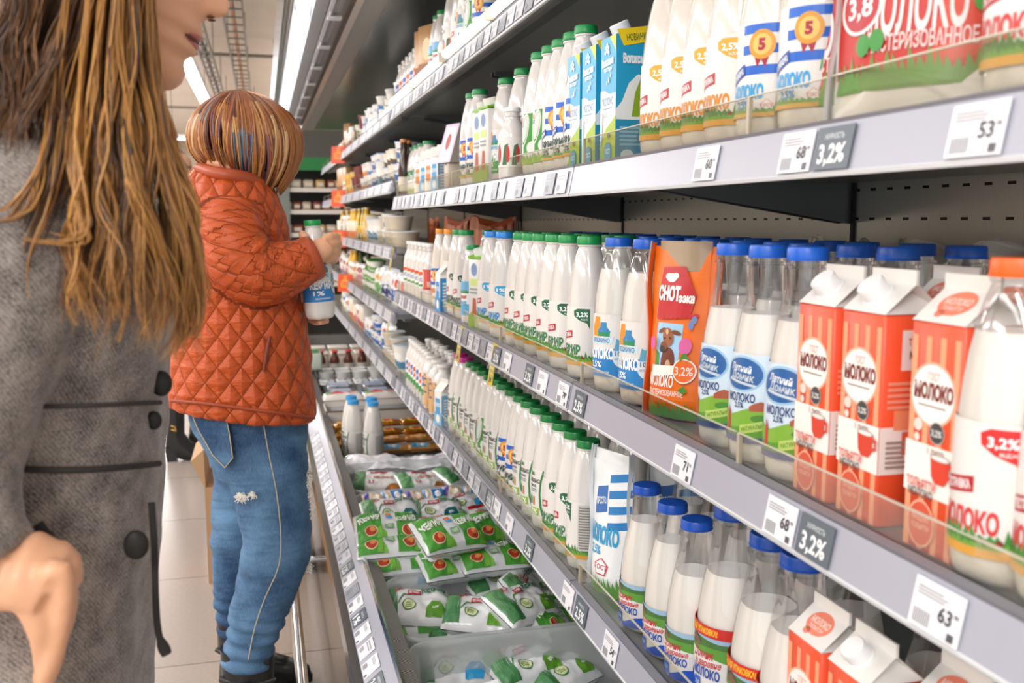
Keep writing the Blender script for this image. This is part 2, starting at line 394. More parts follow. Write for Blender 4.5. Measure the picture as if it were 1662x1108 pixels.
SHELF_X = .55
def shelf(y0, y1, zb, lab, led=False, guard=True, gh=.05):
    """board with price rail along its front; zb is the underside of the rail"""
    t = empty('cabinet_shelf', (.82, y0, zb)); X = -.82; n = y1 - y0 - .006; zt = .046
    a = MB(); a.prism([(.562 + X, zt - .022), (1.1 + X, zt - .022), (1.1 + X, zt), (.562 + X, zt)], 0, n, M('#9a9c9c', .3, .6))
    a.prism([(.60 + X, zt - .034), (.63 + X, zt - .034), (.63 + X, zt - .022), (.60 + X, zt - .022)], 0, n, M('#6c6e70', .3, .7))
    a.build('shelf_board', t)
    a = MB(); a.prism([(.546 + X, 0), (.551 + X, -.003), (.566 + X, .008), (.566 + X, .052), (.556 + X, .05)], 0, n, RAILC)
    a.prism([(.5445 + X, 0), (.5455 + X, -.004), (.552 + X, -.004), (.547 + X, .002)], 0, n, WHITEGREY)
    a.prism([(.5555 + X, .049), (.554 + X, .053), (.568 + X, .054), (.566 + X, .049)], 0, n, RAILTOP); a.build('price_rail', t)
    for yb in (.01, n - .022):
        a = MB(); a.add([(.66 + X, yb, zt - .022), (1.118 + X, yb, zt - .022), (1.118 + X, yb, zt - .1), (1.05 + X, yb, zt - .09), (.66 + X, yb + .012, zt - .034)], [], DARK)
        q = [(.70 + X, zt - .022), (1.118 + X, zt - .022), (1.118 + X, zt - .10), (1.02 + X, zt - .085), (.70 + X, zt - .034)]
        MB().prism(q, yb, yb + .012, M('#6c6e70', .35, .7)).build('bracket', t)
    if guard:
        y = .005
        while y < n - .1:
            L1 = min(.62, n - y - .005)
            a = MB(); a.box(.567 + X, y, zt, .570 + X, y + L1 - .006, zt + gh, GUARD); a.box(.567 + X, y, zt + gh, .570 + X, y + L1 - .006, zt + gh + .0015, M('#c9c2b0', .2)); a.box(.566 + X, y + L1 - .012, zt, .571 + X, y + L1 - .006, zt + gh, M('#b9ac98', .3)); a.build('front_guard', t); y += .62
    if led:
        y = .02
        while y < n - .2:
            L1 = min(.6, n - y - .02)
            a = MB(); a.tube([(.548 + X, y + .012, .067), (.548 + X, y + L1 - .012, .067)], .0125, LEDS, n=12); l = a.build('lamp_tube', t)
            MB().box(.536 + X, y - .004, .052, .562 + X, y + .010, .079, M('#d8d2b8', .4)).build('lamp_holder', l); y += .61
    tag(t, lab, 'shelf', 'cabinet shelves')
ZT, Z1, Z2, Z3 = 1.745, 1.367, .965, .577          # undersides of the rails, nearer cabinet
TOP = .047
MOD = [(.45, 1.7, 'nearest bay'), (1.7, 2.95, 'second bay'), (2.95, 4.2, 'third bay')]
LEVN = {ZT: 'top lit shelf', Z1: 'upper shelf', Z2: 'middle shelf', Z3: 'lower shelf'}
for zb, nm in LEVN.items():
    for a_, b_, mn in MOD: shelf(a_, b_, zb, f'grey steel {nm} with price rail in the {mn} of the milk cabinet', led=zb == ZT, guard=zb != ZT, gh=.052 if zb == Z1 else .045)
FARZ = [1.74, 1.44, 1.15, .86, .575]
FARN = ['highest shelf', 'second highest shelf', 'middle shelf', 'second lowest shelf', 'lowest shelf']
for zb, nm in zip(FARZ, FARN):
    for k, (a_, b_) in enumerate([(4.23, 5.45), (5.45, 6.7), (6.7, 7.95), (7.95, 9.2)]):
        shelf(a_, b_, zb, f'grey {nm} of the farther cabinet, {nth(k)} bay beyond the milk', guard=True, gh=.045)

# ---------------------------------------------------------------- price tags and signs on the rails
def tag_mesh(w_, h_, base, shapes, name, gloss=.4):
    a = MB(); a.box(0, -w_ / 2, 0, .0015, w_ / 2, h_, M(base, gloss))
    printon(a, lambda u, v, h: (-h, -u, v), shapes, du=None)
    return a.build(name)
TAGP = {}
def white_tag(num=None):
    k = ('w', num)
    if k not in TAGP:
        sh = [lines(-.026, .028, .02, .037, 3, '#a9a9ad', 3), barcode(-.026, .003, .022, .013, '#8c8c90'), [rect(.018, .002, .026, .009, '#55555a')]]
        if num: sh += [text(num, .012, .0205, .013, '#3c3c44'), text('90', .025, .0245, .004, '#6a6a70')]
        TAGP[k] = tag_mesh(.062, .043, '#eeeef2', sh, 'price_tag')
        return TAGP[k]
    return dup(TAGP[k])
def fat_sign(s):
    k = ('f', s)
    if k not in TAGP:
        TAGP[k] = tag_mesh(.062, .043, '#5d6770', [text('ЖИРНОСТЬ', 0, .033, .0055, '#cfd4d8', w=.034), text(s, 0, .016, .019, '#f2f4f5', w=.046, bold=.03)], 'fat_content_sign')
        return TAGP[k]
    return dup(TAGP[k])
def strip_tag(i):
    k = ('s', i % 3)
    if k not in TAGP: TAGP[k] = tag_mesh(.06, .042, ['#dcdce2', '#8e929a', '#c9cad2'][i % 3], [lines(-.024, .024, .024, .036, 2, '#a2a4aa', i), barcode(-.022, .005, .02, .012, '#9a9aa2', 5)], 'price_tag')
    else: return dup(TAGP[k])
    return TAGP[k]
def yellow_tag():
    if 'y' not in TAGP: TAGP['y'] = tag_mesh(.05, .105, '#d9bd2c', [rect(-.018, .03, .018, .08, '#dccf86'), lines(-.014, .014, .038, .075, 4, '#b5a860'), text('299', 0, .014, .012, '#4a4210')], 'hanging_price_tag'); return TAGP['y']
    return dup(TAGP['y'])
def sign_bottle():
    if 'o' not in TAGP:
        a = MB(); a.box(0, -.06, -.06, .002, .06, .06, M('#e8501c', .35))
        printon(a, lambda u, v, h: (-h, -u, v), [poly([(-.03, -.03), (-.038, -.018), (-.036, .01), (-.012, .026), (-.012, .04), (.012, .04), (.012, .026), (.036, .01), (.038, -.018), (.03, -.03)], '#f79a2c'), [rect(-.022, -.016, .022, -.008, '#e8552a'), rect(-.022, -.002, .022, .006, '#e8552a')], rect(-.016, .042, .016, .048, '#f79a2c')], du=None)
        TAGP['o'] = a.build('shelf_sign'); return TAGP['o']
    return dup(TAGP['o'])
def on_rail(o, y, zb, X=SHELF_X):
    o.location = (X - .0065, y, zb + .003); o.rotation_euler = (0, .19, 0)
near_tags = {Z1: [(1145, 'w', '60'), (1292, 'w', '68'), (1352, 'f', '3,2%'), (1585, 'w', '53')],
             Z2: [(1108, 'w', '71'), (1266, 'w', '68'), (1322, 'f', '3,2%'), (1520, 'w', '63'), (940, 'f', '2,5%'), (913, 'w', '79'), (858, 'f', '3,2%'), (880, 'w', None), (823, 'w', None), (806, 'f', '2,5%')],
             Z3: [(990, 'w', '54'), (942, 'f', '2,5%'), (921, 'w', None), (858, 'f', '3,2%'), (826, 'w', None), (806, 'w', None), (794, 'f', '2,5%')]}
RAILN = {ZT: 'top lit rail', Z1: 'upper rail', Z2: 'middle rail', Z3: 'lower rail'}
for zb, L_ in near_tags.items():
    cnt = {}
    for px, k, s in sorted(L_, reverse=True):
        y = yat(px, .548, zb + .025); i = cnt.get(k, 0); cnt[k] = i + 1
        o = white_tag(s) if k == 'w' else fat_sign(s); on_rail(o, y, zb)
        tag(o, f'white price tag in the {RAILN[zb]} of the milk cabinet, {nth(i)} nearest large one' if k == 'w' else f'slate grey fat percentage sign in the {RAILN[zb]}, {nth(i)} nearest', 'price tag' if k == 'w' else 'sign', 'price tags on the milk cabinet')
for zb, ys in ((ZT, 1.9), (Z1, 1.75), (Z2, 2.35), (Z3, 2.35)):
    i = 0; y = ys
    while y < 4.14:
        if not any(abs(y - j) < .04 for j in (1.7, 2.95)) and not (zb == Z1 and i % 3 == 2):
            o = strip_tag(i); on_rail(o, y, zb); tag(o, f'narrow price tag packed in the far stretch of the {RAILN[zb]}, {nth(i)} along it', 'price tag', 'packed price tags on the milk cabinet')
        i += 1; y += .078
for zb, nm in zip(FARZ, FARN):
    y = 4.28
    for i in range(26):
        o = strip_tag(0 if i % 4 else 1); on_rail(o, y, zb); tag(o, f'small price tag on the {nm} of the farther cabinet, {nth(i)} from the milk', 'price tag', 'price tags on the farther cabinet'); y += .078 if i < 14 else .12
y = 1.72; i = 0
while y < 4.1:
    k = ['w', 'f', 'w', 's'][i % 4] if y < 2.5 else ['s', 'w', 's'][i % 3]
    o = white_tag('54' if i == 1 else None) if k == 'w' else fat_sign(['2,5%', '1%', '3,2%'][i // 4 % 3]) if k == 'f' else strip_tag(i)
    o.location = (.17, y, .4005); o.rotation_euler = (0, .88, 0)
    tag(o, f'{"slate fat percentage sign" if k == "f" else "price tag"} on the low sloping ledge, {nth(i)} from the near end', 'sign' if k == 'f' else 'price tag', 'price tags on the low ledge'); i += 1; y += .082
for k, px, zb in ((0, 795, Z2), (1, 742, Z2), (2, 632, FARZ[2]), (3, 628, FARZ[3])):
    o = yellow_tag(); o.location = (.538, yat(px, .54, zb + .02), zb - .055); o.rotation_euler = (0, .16, 0)
    tag(o, 'yellow price tag hanging over the ' + ['middle rail of the milk cabinet, the nearer of two', 'middle rail of the milk cabinet, the farther of two', 'rail of the farther cabinet\'s middle shelf', 'rail of the farther cabinet\'s second lowest shelf'][k], 'price tag', 'yellow hanging tags')
for k, (px, zb) in enumerate(((549, FARZ[0]), (549, FARZ[1]), (551, FARZ[2]), (560, FARZ[3]))):
    o = sign_bottle(); o.location = (.535, yat(px, .535, zb + .03), zb + .035); o.rotation_euler = (0, .1, math.radians(48))
    tag(o, f'small orange sign with a bottle emblem clipped to the farther cabinet\'s {FARN[k]}', 'sign', 'orange bottle signs')

# ---------------------------------------------------------------- cabinet across the end of the aisle
t = empty('end_cabinet', (.55, 10.9, 0))
MB().box(-.9, .55, 0, .9, .6, 2.3, M('#4a4b48', .5)).build('back_panel', t)
MB().box(-.42, -.04, 0, -.25, .0, 2.2, M('#7f8884', .5)).build('upright', t)
MB().box(-.9, -.02, 1.86, .9, .02, 2.0, M('#2f8a4e', .5)).build('header_sign', t)
MB().box(-.9, -.02, 2.0, .9, .6, 2.3, M('#5a5c58', .5)).build('canopy', t)
for k, z in enumerate((.35, .62, .9, 1.17, 1.42, 1.66)):
    a = MB(); a.box(-.9, 0, z - .03, .9, .55, z, M('#8f8f8c', .4)); a.box(-.9, -.012, z - .035, .9, 0, z + .01, M('#e6e4de', .4)); a.build('shelf', t)
tag(t, 'refrigerated cabinet standing across the far end of the aisle under a green sign', 'refrigerated cabinet')
_r = random.Random(5)
i = 0
for z in (.35, .62, .9, 1.17, 1.42, 1.66):
    x = .28
    while x < .95:
        w_ = _r.uniform(.08, .14)
        a = MB(); c = M(_r.choice(['#b98d6c', '#c8b8a4', '#8f4a36', '#d6cfc4', '#a8704a', '#d8b070', '#7c5a48']), .5)
        a.rbox((0, 0, .05), (w_ * .92, .14, .1), .012, c, seg=1); a.box(-w_ * .3, -.072, .03, w_ * .3, -.07, .07, M('#e8e2d6', .5))
        o = a.build('food_packet'); o.location = (x, 11.0, z); i += 1
        tag(o, f'small packaged food on the end cabinet across the aisle, {nth(i - 1)} counted from its bottom shelf', 'packet', 'packets on the end cabinet'); x += w_ + .008
# ================================================================ PRODUCTS
PROF = {
 'bullet': [(.0, .006), (.45, .004), (.62, 0), (.84, .008), (.95, .03), (.99, .06), (1, .09), (1, .40), (.99, .47), (.965, .54), (.915, .62), (.845, .70), (.75, .78), (.64, .85), (.55, .895), (.5, .915), (.48, .92), (.48, .925), (.54, .928), (.54, .94), (.44, .943), (.44, .96)],
 'tall': [(.0, .006), (.5, .004), (.7, 0), (.88, .008), (.96, .025), (1, .05), (1, .46), (.985, .54), (.94, .62), (.87, .70), (.77, .78), (.65, .85), (.56, .89), (.52, .91), (.52, .92), (.58, .922), (.58, .935), (.46, .94), (.46, .96)],
 'neck': [(.0, .006), (.5, .004), (.68, 0), (.88, .01), (.97, .04), (1, .08), (1, .33), (.985, .40), (.95, .47), (.885, .545), (.80, .62), (.71, .69), (.63, .755), (.575, .82), (.545, .88), (.545, .905), (.6, .908), (.6, .922), (.5, .925), (.5, .96)],
 'mini': [(.0, .006), (.6, .004), (.8, 0), (.95, .02), (1, .05), (1, .55), (.97, .62), (.88, .70), (.72, .77), (.58, .82), (.54, .85), (.54, .87), (.6, .875), (.6, .89), (.5, .895), (.5, .97)],
 'square': [(.0, .006), (.6, .004), (.85, 0), (.97, .015), (1, .04), (1, .70), (.97, .74), (.85, .79), (.7, .82), (.6, .84), (.56, .86), (.5, .97)],
}
def rad_at(prof, z):
    for (r0, z0), (r1, z1) in zip(prof[2:], prof[3:]):
        if z0 <= z <= z1: return r0 + (r1 - r0) * (z - z0) / max(1e-9, z1 - z0)
    return prof[-1][0]
MILK = M('#e9e4dc', .5); WHITEB = M('#dedad5', .13, 0, 0, .5); CREAMB = M('#ddd6cc', .13, 0, 0, .5)
def bottle(name, H, R, kind, cap, shapes, body=None, milk=None, lobes=True, n=44, capw=.56, lab_z=None, twist=0):
    t = empty(name); prof = [(r * R, z * H) for r, z in PROF[kind]]
    def fn(a, z):
        k = z / H
        f = 1.0
        if lobes and k < .10: f *= 1 - .10 * (1 - k / .10) * (.5 - .5 * math.cos(5 * a))
        if .5 < k < .88 and kind != 'mini': f *= 1 + .032 * math.sin(PI * (k - .5) / .38) * (2 * abs(math.cos(3 * a + twist)) - 1)
        return f
    MB().lathe(prof, body or CLEAR, n, fn=fn).build('bottle_body', t, 50)
    if milk:
        inner = [(max(0, r - .0016), min(z + (.0015 if z < .02 * H else 0), milk * H)) for r, z in prof if z < milk * H]
        rr = rad_at(prof, milk * H) - .0016; inner += [(rr, milk * H), (0, milk * H)]
        MB().lathe(inner, MILK, 30, fn=fn, caps=False).build('milk', t, 50)
    cr = capw * R; z0 = H * .943; ch = H - z0
    kf = lambda a, z: 1 + (.012 * math.cos(22 * a) if z < H - .003 else 0)
    MB().lathe([(0, z0), (cr, z0), (cr * 1.01, z0 + ch * .12), (cr * .98, z0 + ch * .16), (cr * .98, H - .0025), (cr * .93, H), (0, H)], M(cap, .35), 44, fn=kf, caps=False).build('cap', t, 35)
    if shapes:
        a = MB()
        printon(a, lambda u, v, h: (-(rad_at(prof, v) + h) * math.cos(u / R), -(rad_at(prof, v) + h) * math.sin(u / R), v), shapes, du=.006, dv=.02, h0=.0007)
        a.build('label', t)
    return t
pr = lambda R: PI * R * .999
def L_pestr(R, fc, pct, word, wc, zb=.0, line='#dfa33f', sleeve='#e3e0db'):
    p = pr(R)
    return [rect(-p, .028 + zb, p, .142 + zb, sleeve),
            [poly([(.006, .134 + zb), (.014, .138 + zb), (.04, .138 + zb), (.04, .098 + zb), (.034, .110 + zb), (.018, .116 + zb), (.007, .124 + zb)], fc)],
            text(pct, .024, .127 + zb, .0085, '#ffffff', w=.024), text('М.Д.Ж.', .029, .1175 + zb, .003, '#e8f0ea', w=.014),
            poly([(-.037, .075 + zb), (.003, .082 + zb), (.003, .096 + zb), (-.037, .089 + zb)], '#b5232b'),
            text('ПЕСТРАВКА', -.017, .0855 + zb, .0075, '#ffffff', w=.034, rot=.17),
            text(word, -.006, .058 + zb, .0175, wc, w=.062 if len(word) > 5 else .054, bold=.045),
            [grass(-p, p, .036 + zb, .017, '#4c8a3c', 40, 3)], [grass(-p, p, .034 + zb, .010, '#74a845', 40, 5)],
            rect(-p, .028 + zb, p, .036 + zb, line), ell(.026, .043 + zb, .003, .0025, '#8a2a22'),
            rect(.058, .045 + zb, .102, .138 + zb, '#c9c7c2'), lines(.060, .048 + zb, .100, .135 + zb, 16, '#86857f', 4), barcode(-.1, .06 + zb, .028, .035, '#4a4a48', 11)]
def L_medal(R, word, wc, zb=0, stripes='#1f63c4', sub='2,5%'):
    p = pr(R); s = []
    for k in range(3): s.append(rect(-.012, .128 - k * .024 + zb, p, .139 - k * .024 + zb, stripes))
    return [rect(-p, .03 + zb, p, .142 + zb, '#e3e0db'), s, poly([(.005, .103 + zb), (.009, .088 + zb), (.014, .097 + zb), (.019, .087 + zb), (.024, .103 + zb)], '#a32038'),
            ell(.0145, .115 + zb, .0165, .0175, '#d9962f', 28), ell(.0145, .115 + zb, .0115, .0125, '#f0bd62', 24), text('5', .0145, .115 + zb, .013, '#a3203c', bold=.06),
            poly([(-.042, .066 + zb), (-.008, .080 + zb), (-.008, .094 + zb), (-.042, .080 + zb)], '#2a4a9a'), text('ПРОСТОКВАШИНО', -.025, .080 + zb, .0065, '#ffffff', w=.031, rot=.39),
            text(word, -.008, .060 + zb, .0155, wc, w=.052, bold=.045), text(sub, -.01, .0455 + zb, .009, wc, w=.022),
            poly([(.014, .045 + zb), (.022, .051 + zb), (.030, .045 + zb), (.027, .037 + zb), (.017, .037 + zb)], '#e7a3a8'), poly([(.0155, .0447 + zb), (.022, .0495 + zb), (.0285, .0447 + zb), (.0262, .0383 + zb), (.0178, .0383 + zb)], '#e3e0db'), text('ГОСТ', .022, .043 + zb, .0035, '#c7505c'),
            [grass(-p, p, .034 + zb, .008, '#6f9d4c', 40, 8)], rect(-p, .030 + zb, p, .035 + zb, '#d8a648')]
def L_jug(R, col, word, pct, zb=0, sub='НАТУРАЛЬНОЕ'):
    p = pr(R)
    return [rect(-p, .03 + zb, p, .142 + zb, '#e3e0db'), wave(-p, p, .03 + zb, .078 + zb, .004, col, 2),
            poly([(-.022, .102 + zb), (-.024, .118 + zb), (-.017, .130 + zb), (-.017, .137 + zb), (-.003, .137 + zb), (-.003, .128 + zb), (.002, .112 + zb), (0, .102 + zb)], '#f0932b'),
            poly([(-.006, .104 + zb), (-.008, .112 + zb), (-.001, .120 + zb), (-.001, .128 + zb), (.012, .128 + zb), (.012, .120 + zb), (.019, .112 + zb), (.017, .104 + zb)], '#3c87b8'), rect(-.007, .103 + zb, .018, .110 + zb, '#2f8f5c'),
            poly([(-.028, .088 + zb), (.022, .090 + zb), (.026, .103 + zb), (-.024, .101 + zb)], '#cfe4ee'), text('КОШКИНО', -.001, .0955 + zb, .008, '#2b76a8', w=.038),
            text(word, -.004, .072 + zb, .0175, '#f4f8fa', w=.06, bold=.06), text(pct, -.012, .052 + zb, .011, '#f4f8fa', w=.028), text(sub, -.002, .038 + zb, .004, '#e6f0f6', w=.04),
            ell(.040, .068 + zb, .017, .020, '#dfe9ee', 24), text('100%', .040, .073 + zb, .008, '#2f6f9a', w=.024), text('НАТУРАЛЬНЫЙ', .040, .063 + zb, .0035, '#3f7fa8', w=.026),
            poly([(.030, .100 + zb), (.036, .096 + zb), (.045, .104 + zb), (.055, .098 + zb), (.062, .078 + zb), (.026, .078 + zb)], '#5aa6c8'),
            text('ГОСТ', .046, .041 + zb, .007, '#e6f0f6', w=.016)]
def L_oval(R, zb=0):
    p = pr(R)
    return [rect(-p, .03 + zb, p, .142 + zb, '#cfe0ec'), ell(-.002, .117 + zb, .033, .023, '#9cc3de', 30), ell(-.002, .117 + zb, .030, .020, '#2a5f9c', 30), text('Летний', -.004, .124 + zb, .0085, '#e8eef2', w=.034, rot=-.12), text('Домик', -.001, .114 + zb, .0095, '#c9d3da', w=.036, rot=-.12), poly([(-.024, .108 + zb), (.018, .101 + zb), (.02, .104 + zb), (-.022, .111 + zb)], '#c9d3da'),
            text('МОЛОКО', -.002, .087 + zb, .010, '#27376e', w=.042, bold=.03), text('2,5%', -.003, .0775 + zb, .007, '#27376e', w=.014),
            poly([(-p, .034 + zb), (p, .034 + zb), (p, .070 + zb), (.055, .078 + zb), (.03, .072 + zb), (.01, .074 + zb), (-.015, .064 + zb), (-.04, .068 + zb), (-p, .062 + zb)], '#7fae3a'),
            poly([(-p, .036 + zb), (p, .036 + zb), (p, .050 + zb), (.03, .058 + zb), (-.01, .048 + zb), (-p, .052 + zb)], '#5f9a34'),
            poly([(.012, .071 + zb), (.040, .072 + zb), (.040, .078 + zb), (.034, .082 + zb), (.026, .084 + zb), (.018, .081 + zb), (.012, .077 + zb)], '#a8563c'), ell(.026, .062 + zb, .012, .005, '#4c8a2e'),
            poly([(-.026, .042 + zb), (-.018, .042 + zb), (-.018, .066 + zb), (-.022, .076 + zb)], '#c23a34'), poly([(.0, .040 + zb), (.036, .050 + zb), (.036, .062 + zb), (.0, .052 + zb)], '#b7cf6a'), text('НАТУРАЛЬНО', .018, .051 + zb, .005, '#5b8a2a', w=.032, rot=.27),
            rect(-p, .03 + zb, p, .038 + zb, '#3a4f86')]
def L_village(R, strip=None, z0=.012, k=.80):
    p = pr(R)
    s = [rect(-p, .03, p, .122, '#e3e0db'), rect(-p, .100, p, .124, '#9cbcd8'), wave(-p, p, .088, .117, .0025, '#47743a', 3), wave(-p, p, .088, .104, .003, '#5f9a3c', 2, 1)]
    s += [poly([(-.034, .104), (-.012, .104), (-.012, .112), (-.023, .119), (-.034, .112)], '#7b5c44'), poly([(-.038, .111), (-.023, .1225), (-.008, .111), (-.012, .111), (-.023, .1185), (-.034, .111)], '#4f3a2c')]
    s += [poly([(-p, .09), (-.03, .098), (0, .094), (.03, .088), (p, .092), (p, .08), (-p, .08)], '#e3e0db')]
    s += [text('Домик', -.006, .0945, .013, '#c23440', w=.040, rot=.06, shear=.25), text('в деревне', .002, .082, .010, '#c23440', w=.046, rot=.06, shear=.25), text('МОЛОКО', -.002, .067, .0135, '#2a4da8', w=.05, bold=.04)]
    s += [poly([(-p, .03), (-.02, .03), (-.02, .050), (-p, .072)], '#2355c2'), poly([(-.010, .03), (p, .03), (p, .072), (.02, .054), (-.010, .036)], '#2355c2'), rect(-.022, .034, -.009, .057, '#3f66c4'), text('2,5', -.0155, .048, .006, '#dfe8f6', w=.010)]
    if strip: s += [rect(-p, .122, p, .138, '#c8261f'), rect(-.07, .123, .020, .137, '#cf2a20'), text('БОЛЬШАЯ УПАКОВКА!', -.016, .130, .0085, '#f6c935', w=.068, bold=.03)]
    f = lambda v: z0 + (v - .03) * k
    return [(q[0], [(u, f(v)) for u, v in q[1]], q[2]) if q[0] == 'poly' else (*q[:3], f(q[3]), q[4] * k, *q[5:]) for q in s]
def L_swoosh(R, zb=0):
    p = pr(R)
    return [rect(-p, .03 + zb, p, .145 + zb, '#e3e0db'), rect(-.01, .055 + zb, p, .142 + zb, '#3d9138'), ell(-.006, .105 + zb, .015, .038, '#e3e0db', 28, -.25), ell(-.004, .105 + zb, .010, .032, '#3d9138', 28, -.25), ell(-.003, .107 + zb, .0085, .029, '#e3e0db', 28, -.25), ell(-.003, .107 + zb, .006, .026, '#cfe0d6', 28, -.25),
            ell(.018, .066 + zb, .014, .014, '#e3e0db', 24), poly([(.018, .08 + zb), (.03, .088 + zb), (.03, .066 + zb)], '#e3e0db'), text('БИО', -.02, .128 + zb, .010, '#d05a2c', w=.02), text('МАКС', -.02, .117 + zb, .008, '#2a6fb0', w=.022), [grass(-p, p, .030 + zb, .025, '#8fb84a', 30, 5)]]
def L_balance(R, zb=0):
    p = pr(R)
    return [rect(-p, .03 + zb, p, .14 + zb, '#e3e0db'), poly([(.020, .14 + zb), (.024, .14 + zb), (.017, .11 + zb), (.015, .085 + zb), (.019, .05 + zb), (.024, .034 + zb), (.019, .034 + zb), (.012, .055 + zb), (.010, .085 + zb), (.013, .115 + zb)], '#2f7a44'), text('био', -.012, .131 + zb, .010, '#3c7f3a', w=.018), text('баланс', -.010, .116 + zb, .012, '#3a4144', w=.046), text('КЕФИР', -.010, .102 + zb, .006, '#5a6266', w=.026), lines(-.024, .088 + zb, .004, .097 + zb, 2, '#8a9092', 2),
            poly([(-.02, .06 + zb), (-.012, .06 + zb), (-.012, .074 + zb), (-.016, .082 + zb), (-.02, .074 + zb)], '#3b7d52'), poly([(-.009, .058 + zb), (-.002, .058 + zb), (-.003, .078 + zb), (-.008, .078 + zb)], '#c88a50'), poly([(-.030, .034 + zb), (.010, .036 + zb), (.010, .054 + zb), (-.030, .050 + zb)], '#8dbb3a'), text('2,5%', -.010, .044 + zb, .0115, '#f3f6ec', w=.032, bold=.04), lines(.05, .045 + zb, .1, .13 + zb, 14, '#a9a8a2', 6)]
def L_band(R, H, c1, c2, c3, word=None, v0=.2, v1=.62):
    p = pr(R); a, b = v0 * H, v1 * H
    s = [rect(-p, a, p, b, c1), rect(-p, a, p, a + (b - a) * .28, c2), poly([(-.3 * R, a + (b - a) * .4), (.9 * R, a + (b - a) * .45), (.9 * R, b * .97), (-.3 * R, b * .9)], c3)]
    if word: s.append(text(word, .1 * R, a + (b - a) * .62, (b - a) * .16, '#ffffff', w=1.2 * R))
    return s
